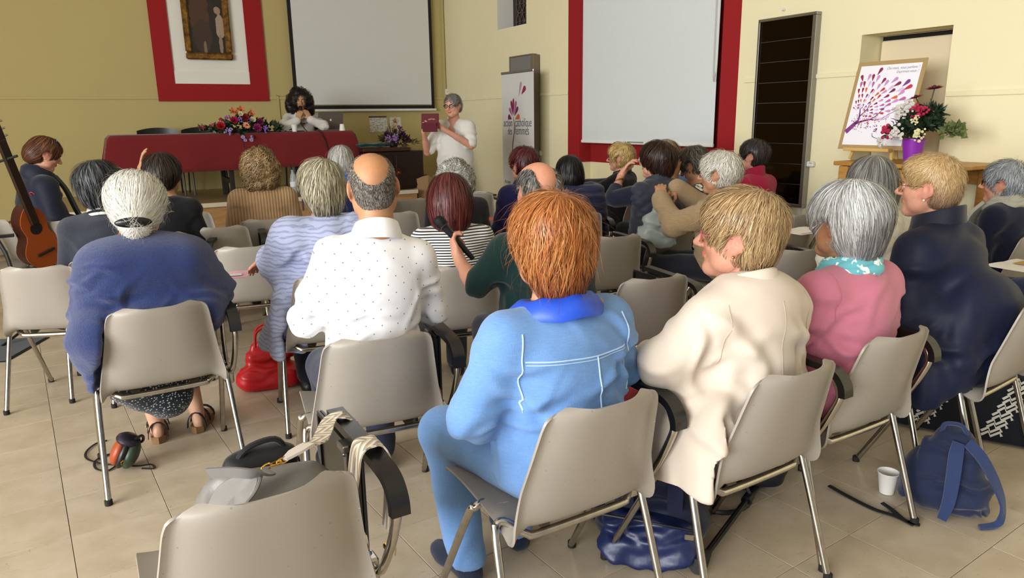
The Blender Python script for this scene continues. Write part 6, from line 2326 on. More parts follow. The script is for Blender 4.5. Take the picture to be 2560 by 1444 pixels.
ztable('dark-legged long table under the red cloth, flowers at its inner end', t0 + .02, tm_ - .01)
ztable('dark-legged table under the red cloth with the laptop', tm_ + .01, t1 - .02)
cloth('brick-red tablecloth hanging flared over the long table away from the laptop', t0 + .02, tm_ - .012, .43, .35, .0, 1)
cloth('brick-red tablecloth on the table with the laptop', tm_ + .012, t1 - .02, .42, .0, .35, 3)


def tp_(px_, py_=330, v=.3):
    """spot on the table tops in world space at a given sight line, v metres behind the front edge"""
    u_ = on('F', px_, py_, TV - v)[0]
    return wp('F', u_, TZ + .012, TV - v), u_


# laptop seen from behind
L_, _u = tp_(826, 325, .30)
lap = thing('laptop', 'open silver laptop with its lid to the hall, on the red table', 'laptop', L_, PL['F'][1])
SIL = plain('brushed_silver', '9a908c', .35, .9)
MB().box((0, .1, .008), (.33, .23, .014), bev=.004).obj('base', SIL, lap, smooth=False)
Rl = Rx(.22)
MB().box((0, -.04, .13), (.33, .008, .23), Rx(.2), bev=.004).obj('lid', SIL, lap, smooth=False)
lg = bpy.data.objects.new('lid_logo', None)
ap = [(-.012, .0), (-.006, -.012), (.0, -.010), (.006, -.012), (.011, -.003), (.006, .003), (.009, .011), (.002, .013), (-.006, .012), (-.012, .007)]
lm = MB()
lm.prism(ap, -.001, 0, Rx(.2), (0, -.0455, .135))
lm.prism([(.0, .015), (.005, .021), (.006, .0165)], -.001, 0, Rx(.2), (0, -.0455, .135))
o = lm.obj('lid_logo', plain('white_logo', 'f0ecea', .4), lap, smooth=False)
# cups, bottle-black bits, papers
def cup(loc, lab, h=.085, group='white paper cups on the red table', flip=False):
    t_ = thing('paper_cup', lab, 'cup', loc, 0, group)
    pr = [(.026, 0), (.0385, h), (.0402, h + .002), (.0395, h - .001), (.037, h - .002), (.025, .006), (.0, .006)]
    if flip:
        pr = [(.0385, 0), (.026, h), (.0, h)]
    MB().lathe(pr, 28, closed=False).obj('cup_wall', plain('white_paper_cup', 'e6e3de', .55, var=.02), t_)
    MB().lathe([(.0, .004), (.0262, .004)] if not flip else [(.0, h - .002), (.025, h - .002)], 20, closed=False).obj('cup_base', plain('white_paper_cup', 'e6e3de', .55), t_)
    if not flip:
        MB().tube([(.0395 * math.cos(a_), .0395 * math.sin(a_), h) for a_ in np.arange(28) * PI / 14], .0016, 6, closed=True).obj('rim', MATS['white_paper_cup'], t_)
    return t_


cup(tp_(737, 330, .08)[0], 'white paper cup in front of the speaker on the red table')
cup(tp_(856, 328, .10)[0], 'white paper cup upside down beside the laptop', flip=True)
pL = tp_(705, 330, .25)[0]
pb = thing('folder', 'black folder with papers lying by the speaker on the red table', 'folder', pL, PL['F'][1])
MB().box((0, 0, .006), (.5, .24, .012), bev=.003).obj('cover', plain('black_card', '101012', .6), pb, smooth=False)
MB().box((.02, -.02, .014), (.3, .2, .004)).obj('sheet', plain('pale_paper', 'd8d4cc', .8), pb, smooth=False)
mic_metal = plain('mic_body', '2a2a2c', .35, .6)


def microphone(lab, a_, b_, r=.011, hr=.021):
    """a_: tail, b_: centre of the head"""
    a_, b_ = np.array(a_, float), np.array(b_, float)
    t_ = thing('microphone', lab, 'microphone', a_)
    d_ = nrmz(b_ - a_)
    L2 = np.linalg.norm(b_ - a_)
    MB().tube([d_ * 0, d_ * L2 * .35, d_ * L2 * .72, d_ * (L2 - .022)], [r * .8, r, r * 1.15, hr * .75], 14).obj('handle', mic_metal, t_)
    R_ = frame(d_, [0, .3, 1])
    grille = NT('mic_grille') if 'mic_grille' not in MATS else None
    if grille:
        vo = grille.voro(grille.coord(), 420)
        grille.set(color='111113', rough=.5, metal=.5)
        grille.bump(vo.outputs['Distance'], .6, .002)
        MATS['mic_grille'] = grille.m
    MB().tube([d_ * (L2 - .026), d_ * (L2 - .012), d_ * (L2 + .006), d_ * (L2 + .018), d_ * (L2 + .024)], [hr * .92, hr * 1.02, hr, hr * .72, hr * .3], 16).obj('head', MATS['mic_grille'], t_)
    MB().tube([d_ * (L2 - .03), d_ * (L2 - .024)], hr * 1.06, 16).obj('ring', plain('mic_ring', '3c3c40', .3, .8), t_)
    return t_


def wpt(x_, p):
    """person-local point to world"""
    a_ = -math.radians(x_['yaw'])
    q_ = Rz(a_) @ np.array(p)
    return q_ + np.array([x_['xy'][0], x_['xy'][1], x_['root'].location[2]])


hx = x27['T'][1] + x27['T'][0] @ A_([.012, .135, -.075])
microphone('black microphone held up to the mouth of the speaker at the red table', wpt(x27, hx + A_([.02, .06, -.19])), wpt(x27, hx), .013, .024)
cab = [wpt(x27, hx + A_([.02, .06, -.19])), wpt(x27, hx + A_([-.06, .1, -.3])), tp_(795, 330, .1)[0] + A_([0, 0, .006]), tp_(800, 333, -.012)[0], tp_(812, 345, -.03)[0] - A_([0, 0, .1]), tp_(824, 380, -.03)[0] - A_([0, 0, .3]), tp_(838, 400, -.04)[0] - A_([0, 0, .48])]
tag(MB().tube(cab, .006, 6, 6).obj('microphone_cable', plain('black_cable', '0d0d0e', .6)), 'black cable hanging from the speaker down the red cloth', 'cable')
h17 = x17['J']['L'][2] + x17['J']['L'][3] * .075
up17 = nrmz(A_([-.48, .25, .62]))
gr = h17 + x17['J']['RL'][:, 2] * -.03
microphone('black microphone with round head held by the person in the green polo', wpt(x17, gr - up17 * .08), wpt(x17, gr + up17 * .135), .0135, .025)
# tablet computer
h28 = (x28['J']['L'][2] + x28['J']['R'][2]) / 2 + A_([.0, .06, .075])
tb = thing('tablet', 'tablet in a burgundy case held up by the standing person', 'tablet', wpt(x28, h28), -math.radians(x28['yaw']))
case = fabric('burgundy_case', '5a1424', .6)
MB().box((0, .012, .02), (.2, .012, .16), Rx(.15), bev=.01).obj('case', case, tb, smooth=False)
MB().box((.0, .03, -.045), (.17, .014, .1), Rx(-.25), bev=.012).obj('case_flap', case, tb, smooth=False)
MB().box((0, .004, .02), (.18, .004, .14), Rx(.15)).obj('screen', plain('dark_screen', '0a0a0e', .1), tb, smooth=False)

# black chairs behind the tables
for px_, lab in ((398, 'black curved chair back showing above the red table, far from the speaker'), (508, 'black curved chair back showing behind the flowers'), (752, 'black chair under the speaker, hidden by the red table')):
    u_ = on('F', px_, 330, TV - TD - .22)[0]
    if px_ == 752:
        q_ = wpt(x27, (0, .02, 0))
        t_ = thing('conference_chair', lab, 'chair', q_, -math.radians(x27['yaw']), 'black chairs behind the red tables')
    else:
        t_ = thing('conference_chair', lab, 'chair', wp('F', u_, SZ, TV - TD - .22), PL['F'][1] + PI, 'black chairs behind the red tables')
    bk = plain('black_chair_plastic', '121112', .4)
    m = MB()
    n_ = 13
    V, Fc = [], []
    for k_ in range(n_):
        a_ = -1.0 + 2.0 * k_ / (n_ - 1)
        hgt = .80 + .035 * (1 - a_ * a_)
        for z_ in (.5, .62, hgt - .02, hgt):
            for o_ in (0, .02):
                V.append((.24 * a_, -.2 - o_ + .07 * a_ * a_ - (.05 * (z_ - .5)), z_))
    for k_ in range(n_ - 1):
        for j_ in range(3):
            i_ = k_ * 8 + j_ * 2
            Fc += [(i_, i_ + 2, i_ + 10, i_ + 8), (i_ + 1, i_ + 9, i_ + 11, i_ + 3)]
        i_ = k_ * 8
        Fc += [(i_ + 6, i_ + 7, i_ + 15, i_ + 14), (i_, i_ + 8, i_ + 9, i_ + 1)]
    Fc += [(0, 1, 3, 2), (2, 3, 5, 4), (4, 5, 7, 6)]
    e_ = (n_ - 1) * 8
    Fc += [(e_, e_ + 2, e_ + 3, e_ + 1), (e_ + 2, e_ + 4, e_ + 5, e_ + 3), (e_ + 4, e_ + 6, e_ + 7, e_ + 5)]
    m.add(V, Fc).obj('backrest', bk, t_)
    MB().box((0, .0, .435), (.46, .44, .03), bev=.014).obj('seat', bk, t_, smooth=False)
    for sx_ in (-1, 1):
        MB().tube([(sx_ * .2, .2, 0), (sx_ * .2, .18, .42)], .011, 8).obj('leg', bk, t_)
        MB().tube([(sx_ * .21, -.22, 0), (sx_ * .2, -.17, .42), (sx_ * .2, -.17, .62)], .011, 8).obj('leg', bk, t_)

# ------------------------------------------------------------------ flowers
LEAF = plain('dark_leaf', '23361c', .5, var=.35, vscale=20)
LEAF2 = plain('pale_leaf', '5c6a34', .5, var=.3, vscale=20)


def leaves(m, r_, n, cen, rad, L=.07, W=.026, up=.3, flat=1.0):
    for _ in range(n):
        d_ = r_.normal(size=3)
        d_[2] = abs(d_[2]) * flat + up * r_.uniform(-.5, 1)
        d_ = nrmz(d_)
        p_ = np.array(cen) + d_ * np.array(rad) * r_.uniform(.55, 1.0)
        o_ = nrmz(d_ + r_.normal(size=3) * .5)
        s_ = nrmz(np.cross(o_, r_.normal(size=3)))
        n_ = np.cross(s_, o_)
        l_ = L * r_.uniform(.6, 1.3)
        w_ = W * r_.uniform(.7, 1.3)
        m.add([p_, p_ + o_ * l_ * .4 + s_ * w_ + n_ * .006, p_ + o_ * l_, p_ + o_ * l_ * .4 - s_ * w_ + n_ * .006, p_ + o_ * l_ * .45 - n_ * .004], [(0, 1, 4), (1, 2, 4), (2, 3, 4), (3, 0, 4)])


def bloom(kind, p, nrm_, r, mat, parent, r_, core=None):
    """daisy / rose / cluster / lily"""
    z = nrmz(nrm_)
    x = nrmz(np.cross(z, [.3, .2, 1.]))
    y = np.cross(z, x)
    m = MB()
    p = np.array(p, float)
    if kind in ('daisy', 'lily'):
        rings = ((14, 1.0, .12), (11, .7, .3)) if kind == 'daisy' else ((6, 1.0, .55), (5, .8, .9))
        for n_, k_, e_ in rings:
            for i_ in range(n_):
                a_ = 2 * PI * i_ / n_ + r_.uniform(-.1, .1)
                d_ = x * math.cos(a_) + y * math.sin(a_)
                s_ = np.cross(z, d_)
                w_ = r * (.17 if kind == 'daisy' else .2)
                q1, q2 = p + d_ * r * k_ * .55 + z * r * e_ * .4, p + d_ * r * k_ + z * r * e_ * (.7 if kind == 'daisy' else 1.0)
                m.add([p + d_ * r * .1, q1 + s_ * w_, q2, q1 - s_ * w_, q1 - z * r * .05], [(0, 1, 4), (1, 2, 4), (2, 3, 4), (3, 0, 4)])
        o_ = m.obj('bloom', mat, parent, smooth=False)
        MB().ball(p + z * r * .12, r * .24, 8, 6).obj('flower_core', core or plain('flower_core', '6a3a1c', .8), o_)
        return o_
    if kind == 'rose':
        for k_ in range(4):
            rr = r * (1 - .22 * k_)
            n_ = 7 - k_
            for i_ in range(n_):
                a_ = 2 * PI * (i_ + .5 * k_) / n_
                d_ = x * math.cos(a_) + y * math.sin(a_)
                s_ = np.cross(z, d_)
                w_ = rr * .6
                b_ = p - z * r * .3
                m.add([b_ + d_ * rr * .2, b_ + d_ * rr * .85 + s_ * w_ * .7 + z * r * .25, p + d_ * rr + s_ * w_ * .5 + z * r * (.2 + .16 * k_), p + d_ * rr * 1.05 + z * r * (.25 + .16 * k_), p + d_ * rr - s_ * w_ * .5 + z * r * (.2 + .16 * k_), b_ + d_ * rr * .85 - s_ * w_ * .7 + z * r * .25], [(0, 1, 2, 3), (0, 3, 4, 5)])
        return m.obj('bloom', mat, parent, smooth=False)
    for _ in range(int(22)):
        d_ = nrmz(r_.normal(size=3) + z * .8)
        q_ = p + d_ * r * r_.uniform(.5, 1)
        m.ball(q_, r * r_.uniform(.14, .26), 5, 4)
    return m.obj('bloom', mat, parent, smooth=False)


def petal(name, col):
    return plain('petal_' + name, col, .55, var=.18, vscale=40)


frnt = -PL['F'][0][[1, 0]] * A_([-1, 1])         # from the front wall into the room
F_N = A_([math.sin(-YW), -math.cos(-YW), 0])
r_ = np.random.default_rng(5)
fc, fu = tp_(607, 332, .14)
bq = thing('flower_arrangement', 'long low arrangement of orange, pink and purple flowers on the red table', 'flowers', fc, PL['F'][1])
fs = np.linalg.norm(fc[:2]) * 1.0
mpx = float(np.linalg.norm(fc - A_([0, 0, CAMH])) * .985 / F)


def loc_(px_, py_, cpx=607, cpy=332, y_=0.0, k=1.12):
    return A_([(px_ - cpx) * mpx * k, y_, (cpy - py_) * mpx])


m = MB()
leaves(m, r_, 150, (0, 0, .02), (.3, .12, .16), .09, .03, .2)
leaves(m, r_, 50, (-.3, 0, .02), (.16, .08, .06), .09, .03, .1)
leaves(m, r_, 50, (.32, 0, .02), (.17, .08, .06), .09, .03, .1)
leaves(m, r_, 14, (.06, -.1, -.02), (.06, .05, .08), .08, .03, -.6)
o = m.obj('foliage', LEAF, bq, smooth=False)
o['kind'] = 'stuff'
MB().box((0, .0, .02), (.4, .14, .045), bev=.015).obj('tray', plain('green_tray', '26301f', .7), bq, smooth=False)
for px_, py_, kd, rr, nm, cl, y_ in ((611, 315, 'daisy', .05, 'peach', 'e89a78', -.15), (632, 321, 'rose', .05, 'magenta', '9a2a68', -.15), (648, 325, 'cluster', .05, 'violet', '7a58a8', -.14), (575, 327, 'cluster', .05, 'lilac', '9a82c0', -.15), (562, 315, 'rose', .05, 'crimson', 'b01c2c', -.12),
                                     (589, 303, 'rose', .045, 'raspberry', 'a81c48', -.12), (610, 297, 'rose', .05, 'dark_red', '8a1428', -.11), (640, 307, 'rose', .04, 'wine', '7c1c4c', -.12), (577, 299, 'cluster', .045, 'orchid', '8e4a98', -.08), (606, 281, 'lily', .055, 'orange', 'cc5e28', -.04), (590, 284, 'lily', .05, 'orange', 'cc5e28', -.04), (598, 288, 'lily', .045, 'orange', 'cc5e28', -.07),
                                     (626, 289, 'lily', .05, 'orange', 'cc5e28', -.05), (603, 289, 'rose', .03, 'cream', 'e0d8b0', -.11), (626, 302, 'rose', .035, 'cream', 'e0d8b0', -.11), (602, 304, 'cluster', .04, 'violet', '7a58a8', -.11), (618, 304, 'cluster', .03, 'violet', '7a58a8', -.11), (530, 319, 'lily', .045, 'pink', 'b0405a', -.03), (548, 316, 'lily', .035, 'pink', 'b0405a', -.03),
                                     (601, 341, 'daisy', .028, 'pale_lilac', 'b49ad0', -.17), (605, 348, 'daisy', .025, 'pale_lilac', 'b49ad0', -.17), (617, 348, 'daisy', .028, 'pale_lilac', 'b49ad0', -.17), (619, 341, 'daisy', .025, 'pale_lilac', 'b49ad0', -.17), (565, 303, 'cluster', .03, 'dark_red', '8a1428', -.06)):
    p_ = loc_(px_, py_, y_=y_)
    bloom(kd, p_, nrmz(A_([p_[0] * .8, -.9, .5])), rr, petal(nm, cl), bq, r_)

# low cabinet on the stage with flowers and a teal cloth
cu0, cu1 = on('F', 908, 375, 1.75)[0], on('F', 1058, 378, 1.75)[0]
cz0 = on('F', 985, 373, 1.75)[1]
pn = wthing('cabinet', 'low dark wooden cabinet on the stage with flowers on its lid', 'cabinet', 'F', (cu0 + cu1) / 2, SZ, 1.75)
PW = NT('dark_mahogany')
PW.set(color=PW.ramp(PW.noise(PW.mapv(PW.coord(), (3, 3, 30)), 2, 3), [(.3, '150808'), (.7, '26110e')]), rough=.3)
pww = cu1 - cu0
ch_ = cz0 - SZ
MB().box((0, .3, ch_ / 2 - .01), (pww, .6, ch_ - .03), bev=.008).obj('body', PW.m, pn, smooth=False)
MB().box((-.1, .3, ch_ + .0), (pww - .18, .66, .045), bev=.006).obj('lid', plain('lid_wood', '3a1c12', .3), pn, smooth=False)
for s_ in (-1, 1):
    MB().box((s_ * pww / 4, -.006, ch_ * .46), (pww / 2 - .04, .014, ch_ * .78), bev=.003).obj('door', PW.m, pn, smooth=False)
tc = MB()
V = []
for i_ in range(12):
    for j_ in range(6):
        V.append((-.46 + .48 * i_ / 11 + .01 * math.sin(j_), .04 + .34 * j_ / 5, cz0 - SZ + .03 + .022 * abs(math.sin(i_ * .9 + j_ * 1.3)) + .01))
q_ = np.arange(11)[None] + (np.arange(5) * 12)[:, None]
o = link('folded_cloth', rawmesh('folded_cloth', V, np.stack([q_, q_ + 1, q_ + 13, q_ + 12], -1).reshape(-1, 4)), fabric('teal_cloth', '12383a'), None, pn.location, pn.rotation_euler)
md = o.modifiers.new('thick', 'SOLIDIFY')
md.thickness = .02
tag(o, 'crumpled dark teal cloth lying on the dark cabinet lid', 'cloth')
pf = wthing('flower_arrangement', 'mauve and bronze dried flower arrangement on the dark cabinet lid', 'flowers', 'F', on('F', 984, 365, 1.5)[0], cz0 + .025, 1.5)
m = MB()
leaves(m, r_, 90, (0, 0, .05), (.2, .12, .16), .09, .02, .3)
leaves(m, r_, 50, (.15, 0, .03), (.18, .1, .06), .09, .02, .1)
o = m.obj('foliage', plain('bronze_leaf', '4a3a22', .6, var=.4, vscale=20), pf, smooth=False)
o['kind'] = 'stuff'
MB().lathe([(.05, 0), (.07, .06), (.065, .06), (.0, .05)], 14).obj('bowl', plain('dark_bowl', '2a2420', .5), pf)
for x_, z_, kd, rr, nm, cl in ((-.1, .09, 'cluster', .06, 'mauve', '8a68a0'), (-.04, .08, 'cluster', .06, 'mauve', '8a68a0'), (.0, .1, 'cluster', .05, 'mauve', '8a68a0'), (.05, .2, 'cluster', .05, 'plum', '4a2444'), (-.12, .14, 'rose', .045, 'plum', '4a2444'), (.1, .14, 'rose', .04, 'plum', '4a2444'), (-.02, .23, 'cluster', .04, 'bronze', '9a7a44'), (.0, .3, 'lily', .05, 'bronze', '9a7a44'), (.16, .08, 'rose', .035, 'plum', '4a2444')):
    bloom(kd, (x_, -.1, z_ + .02), (x_, -1, .5), rr, petal(nm, cl), pf, r_)
# celosia pot and its box at the end of the stage
cp = wp('F', su1 - .17, SZ, STV - .28)
pt = thing('potted_celosia', 'golden plumed plant with red blooms in a maroon pot at the stage corner', 'plant', cp, PL['F'][1])
MB().lathe([(.055, 0), (.08, .17), (.084, .17), (.084, .185), (.075, .185), (.07, .16), (0, .16)], 20).obj('pot', plain('maroon_pot', '4a1420', .4), pt)
m = MB()
for _ in range(60):
    b_ = A_([r_.normal(0, .07), r_.normal(0, .05), .2])
    t_ = b_ + A_([r_.normal(.04, .12), r_.normal(0, .07), r_.uniform(.05, .36)])
    n_ = 14
    for k_ in range(n_):
        q_ = b_ + (t_ - b_) * (k_ / n_) ** .8
        w_ = .026 * (1 - k_ / n_) + .008
        for _k in range(3):
            d_ = nrmz(r_.normal(size=3) + A_([0, 0, .7]))
            s_ = nrmz(np.cross(d_, [1, .3, .2]))
            m.add([q_, q_ + d_ * w_ + s_ * .014, q_ + d_ * w_ * 2.1, q_ + d_ * w_ - s_ * .014], [(0, 1, 2, 3)])
o = m.obj('plumes', plain('golden_plume', 'a8843a', .8, var=.3, vscale=30), pt, smooth=False)
o['kind'] = 'stuff'
for p_ in ((-.05, -.1, .34), (-.03, -.12, .24), (.0, -.1, .3)):
    bloom('rose', p_, (p_[0], -1, .5), .05, petal('scarlet', 'c2281e'), pt, r_)
m = MB()
leaves(m, r_, 40, (0, 0, .17), (.14, .1, .1), .09, .03, -.1)
o = m.obj('foliage', LEAF2, pt, smooth=False)
o['kind'] = 'stuff'
kb = thing('kraft_wrap', 'crumpled kraft paper wrap leaning at the end of the stage', 'paper', wp('F', su1 + .2, 0, STV - .2), PL['F'][1])
m = MB()
kp = [(.17 * math.cos(a_) * (1 + .12 * math.sin(a_ * 5)), .1 * math.sin(a_) * (1 + .15 * math.cos(a_ * 4))) for a_ in np.linspace(0, 2 * PI, 17)[:-1]]
V, Fc = [], []
for k_, (z_, s_) in enumerate(((0, .7), (.25, .9), (.5, .95), (.66, 1.05), (.72 , 1.1))):
    for i_, (x_, y_) in enumerate(kp):
        V.append((x_ * s_, y_ * s_, z_ + (.03 * math.sin(i_ * 2.3) if k_ > 2 else 0)))
for k_ in range(4):
    for i_ in range(16):
        Fc.append((k_ * 16 + i_, k_ * 16 + (i_ + 1) % 16, (k_ + 1) * 16 + (i_ + 1) % 16, (k_ + 1) * 16 + i_))
m.add(V, Fc).obj('wrap', plain('kraft_paper', '9a7a58', .8, bump=.4, bscale=60), kb, smooth=False)

# ------------------------------------------------------------------ poster on its easel, flowers and console table before the door
QV = .28
q0, q1 = on('R', 2083, 403, QV + .26), on('R', 2400, 390, QV + .26)
qz = q0[1]
WOODY = NT('honey_wood')
WOODY.set(color=WOODY.ramp(WOODY.noise(WOODY.mapv(WOODY.coord(), (3, 20, 20)), 2, 3), [(.3, 'a5712f'), (.7, 'c28e48')]), rough=.4)
ct = wthing('console_table', 'honey-coloured wooden console table before the closed door', 'table', 'R', (q0[0] + q1[0]) / 2, 0, QV)
qw = q1[0] - q0[0]
MB().box((0, 0, qz - .012), (qw, .52, .028), bev=.005).obj('tabletop', WOODY.m, ct, smooth=False)
MB().box((0, -.22, qz - .085), (qw - .16, .025, .1)).obj('apron', WOODY.m, ct, smooth=False)
MB().box((0, .22, qz - .085), (qw - .16, .025, .1)).obj('apron', WOODY.m, ct, smooth=False)
for sx_ in (-1, 1):
    for sy_ in (-1, 1):
        MB().box((sx_ * (qw / 2 - .07), sy_ * .21, (qz - .03) / 2), (.07, .07, qz - .03), bev=.006).obj('leg', WOODY.m, ct, smooth=False)
EV = .36
e0, e1, e2 = on('R', 2119, 372, EV), on('R', 2232, 377, EV), on('R', 2302, 198, EV)
eb0 = on('R', 2175, 385, EV)
ew = 0.52
eu = (e0[0] + e1[0]) / 2
es = wthing('table_easel', 'small pale wooden easel standing on the console table', 'easel', 'R', eu, qz + .003, EV)
PINE = plain('pale_pine', 'cfa860', .5, var=.12)
lean_ = .26
bz0 = e0[1] - qz + .01
for sx_ in (-1, 1):
    MB().box((0, 0, 0), (.02, .016, .62), Rx(-lean_) @ Ry(-sx_ * .22), bev=.003).obj('leg', PINE, es, (sx_ * .09, .09, .30), smooth=False)
MB().box((0, .25, .27), (.02, .016, .58), Rx(.28), bev=.003).obj('rear_leg', PINE, es, smooth=False)
MB().box((0, -.03, bz0 - .012), (.34, .05, .022), bev=.003).obj('ledge', PINE, es, smooth=False)
ps = wthing('poster', 'white poster of a leafy tree growing from a face outline, mounted on brown card', 'poster', 'R', eu, e0[1], EV)
PH, PWd = .62, .50
ps.rotation_euler = (0, 0, PL['R'][1])
lw = MB()
Rp = Rx(-lean_)
holder = MB().box((0, 0, PH / 2), (PWd, .006, PH), bev=.001)
holder.v = [q @ Rp.T for q in holder.v]
holder.obj('card', plain('brown_card', 'a58a5c', .8), ps, smooth=False)


def pp(poly, name, mat, y=-.0055, th=.0006, parent=None):
    mm = MB().prism(poly, y - th, y)
    mm.v = [q @ Rp.T for q in mm.v]
    return mm.obj(name, mat, parent or ps, smooth=False)


a_, b_ = PWd / 2 - .028, PH - .03
sheet = pp([(-a_, .03), (a_, .03), (a_, b_), (-a_, b_)], 'sheet', plain('poster_white', 'e8e6ee', .6, var=.01), -.0036)
# leaves radiate from the crown of the tree
rp = np.random.default_rng(11)
cols_ = ['red', 'purple', 'mauve', 'orange', 'pink', 'lilac', 'wine', 'plum']
tc_ = A_([-.15, .25])
stuffpoly = {c_: MB() for c_ in cols_}
for ring in range(15):
    rad = .035 + .62 * (ring / 14) ** 1.35
    n_ = 11 + int(ring * 1.3)
    for i_ in range(n_):
        ang = -.35 + 2.9 * (i_ + .5 * (ring % 2) + rp.uniform(-.25, .25)) / n_
        c_ = tc_ + rad * A_([math.cos(ang), math.sin(ang)])
        L_ = .018 + .095 * (ring / 14) ** 1.2
        tip = c_ + L_ * A_([math.cos(ang), math.sin(ang)])
        if not (-a_ + .01 < tip[0] < a_ - .006 and .2 < c_[1] and tip[1] < b_ - .006) or (tip[0] > -.04 and tip[1] > b_ - .085) or (c_[0] > .04 and c_[1] < .25):
            continue
        nm = cols_[rp.integers(len(cols_))]
        poly = drop(c_[0], c_[1], ang + rp.uniform(-.25, .25), L_, L_ * .5)
        if L_ > .055:
            pp(poly, 'printed_leaf', PET[nm])
        else:
            stuffpoly[nm].prism(poly, -.0061, -.0055)
for _ in range(90):
    c_ = A_([rp.normal(-.08, .06), rp.normal(.19, .03)])
    stuffpoly[cols_[rp.integers(8)]].prism(drop(c_[0], c_[1], rp.uniform(0, 6), rp.uniform(.008, .016), .007), -.0061, -.0055)
for nm, mm in stuffpoly.items():
    if mm.n:
        mm.v = [q @ Rp.T for q in mm.v]
        o = mm.obj('small_leaves', PET[nm], ps, smooth=False)
        o['kind'] = 'stuff'


def line(pts, w_, mat, name='outline'):
    mm = MB().strip([(x_, -.0056, z_) for x_, z_ in pts], (0, 1, 0), w_, .0008, 6)
    mm.v = [q @ Rp.T for q in mm.v]
    return mm.obj(name, mat, ps)


line([(-a_ + .005, .12), (-.17, .17), (-.14, .215), (-.15, .3)], [.034, .03, .014, .005], PET['purple'], 'trunk')
line([(-.165, .18), (-.1, .2), (-.03, .22), (.04, .3)], [.02, .012, .007, .002], PET['plum'], 'branch')
line([(-.14, .23), (-.09, .29), (-.08, .36)], [.008, .005, .002], PET['plum'], 'branch')
line([(-.06, .21), (.02, .21), (.08, .25)], [.008, .005, .002], PET['plum'], 'branch')
OUT = plain('outline_plum', '6a4a6a', .7)
line([(.06, .235), (.13, .27), (.2, .275)], [.002, .004, .002], OUT)
line([(.02, .205), (.06, .215), (.085, .24)], [.002, .003, .002], OUT)
line([(.1, .215), (.13, .21), (.145, .19)], [.002, .006, .002], OUT)
line([(.105, .2), (.125, .19), (.13, .175)], [.002, .007, .002], PET['plum'])
line([(.0, .175), (.012, .165), (.01, .16)], [.002, .004, .002], OUT)
line([(-.005, .135), (.015, .145), (.01, .128), (-.008, .125)], [.002, .008, .006, .002], PET['plum'])
line([(-.01, .115), (.0, .09), (.05, .075), (.1, .08), (.13, .1)], [.002, .005, .003, .003, .002], OUT)
line([(.04, .072), (.045, .05)], .002, OUT)
for tx, tz, s_, al in (('Oui mais, vous parlons !', b_ - .035, .026, 'RIGHT'), ('Exprimez-vous !', b_ - .062, .026, 'RIGHT')):
    q_ = Rp @ A_([a_ - .015, -.0058, tz])
    text(tx, s_, plain('grey_print', '7a6a78', .8), ps, q_, (PI / 2 - lean_, 0, 0), .0003, .9, al, .3)
fp = on('R', 2279, 404, QV + .12)
vz = wthing('potted_flowers', 'red and white flowers with dark leaves in a bright purple pot', 'flowers', 'R', fp[0], qz + .003, QV + .12)
MB().lathe([(.048, 0), (.07, .15), (.074, .152), (.074, .158), (.066, .158), (.06, .13), (0, .13)], 26).obj('pot', plain('purple_pot', '8a2aa8', .35), vz)
vm = float(np.linalg.norm(wp('R', fp[0], qz, QV + .12) - A_([0, 0, CAMH])) * .97 / F)
lv = lambda px_, py_, y_: A_([(px_ - 2279) * vm * 1.16, y_, (404 - py_) * vm])
m = MB()
leaves(m, r_, 420, lv(2285, 332, 0), (.13, .11, .10), .05, .017, .1, 1)
leaves(m, r_, 110, lv(2262, 345, -.05), (.1, .08, .05), .05, .014, -.2)
leaves(m, r_, 90, lv(2302, 305, .02), (.06, .06, .07), .055, .014, .4)
o = m.obj('foliage', plain('deep_green_leaf', '1f2f1c', .5, var=.4, vscale=25), vz, smooth=False)
o['kind'] = 'stuff'
m = MB()
leaves(m, r_, 70, lv(2348, 343, .0), (.075, .05, .06), .05, .02, .1)
o = m.obj('trailing_leaves', plain('variegated_leaf', '5e6a3c', .5, var=.4, vscale=30), vz, smooth=False)
o['kind'] = 'stuff'
for px_, py_, kd, rr, nm, cl, y_, n_ in ((2310, 245, 'daisy', .058, 'claret', '6a1228', -.02, (0, -.25, 1)), (2284, 263, 'daisy', .048, 'claret_red', '961c38', -.06, (-.2, -.3, 1)), (2293, 295, 'cluster', .055, 'fuchsia', 'b02048', -.08, (0, -.8, .7)), (2303, 292, 'cluster', .04, 'fuchsia', 'b02048', -.08, (0, -.8, .7)), (2250, 336, 'cluster', .05, 'fuchsia', 'b02048', -.13, (-.2, -.9, .4)),
                                         (2277, 280, 'cluster', .05, 'white', 'd4cec8', -.08, (0, -.8, .6)), (2255, 293, 'cluster', .055, 'white', 'd4cec8', -.06, (-.3, -.8, .6)), (2273, 336, 'cluster', .055, 'white', 'd4cec8', -.16, (0, -1, .3)), (2313, 341, 'cluster', .045, 'ivory', 'dcd4a8', -.14, (.2, -1, .3)), (2241, 358, 'cluster', .045, 'white', 'd4cec8', -.12, (-.3, -.9, .1)), (2268, 300, 'cluster', .04, 'white', 'd4cec8', -.09, (0, -.9, .4)), (2302, 310, 'cluster', .03, 'ivory', 'dcd4a8', -.13, (0, -1, .3))):
    p_ = lv(px_, py_, y_)
    b = bloom(kd, p_, n_, rr, petal(nm, cl), vz, r_, plain('dark_core', '3a0c18', .7))
    if py_ < 270:
        MB().tube([lv(2290, 330, 0), (lv(2290, 330, 0) + p_) / 2 + A_([.01, 0, .02]), p_], .0035, 6, 4).obj('stem', LEAF, vz)
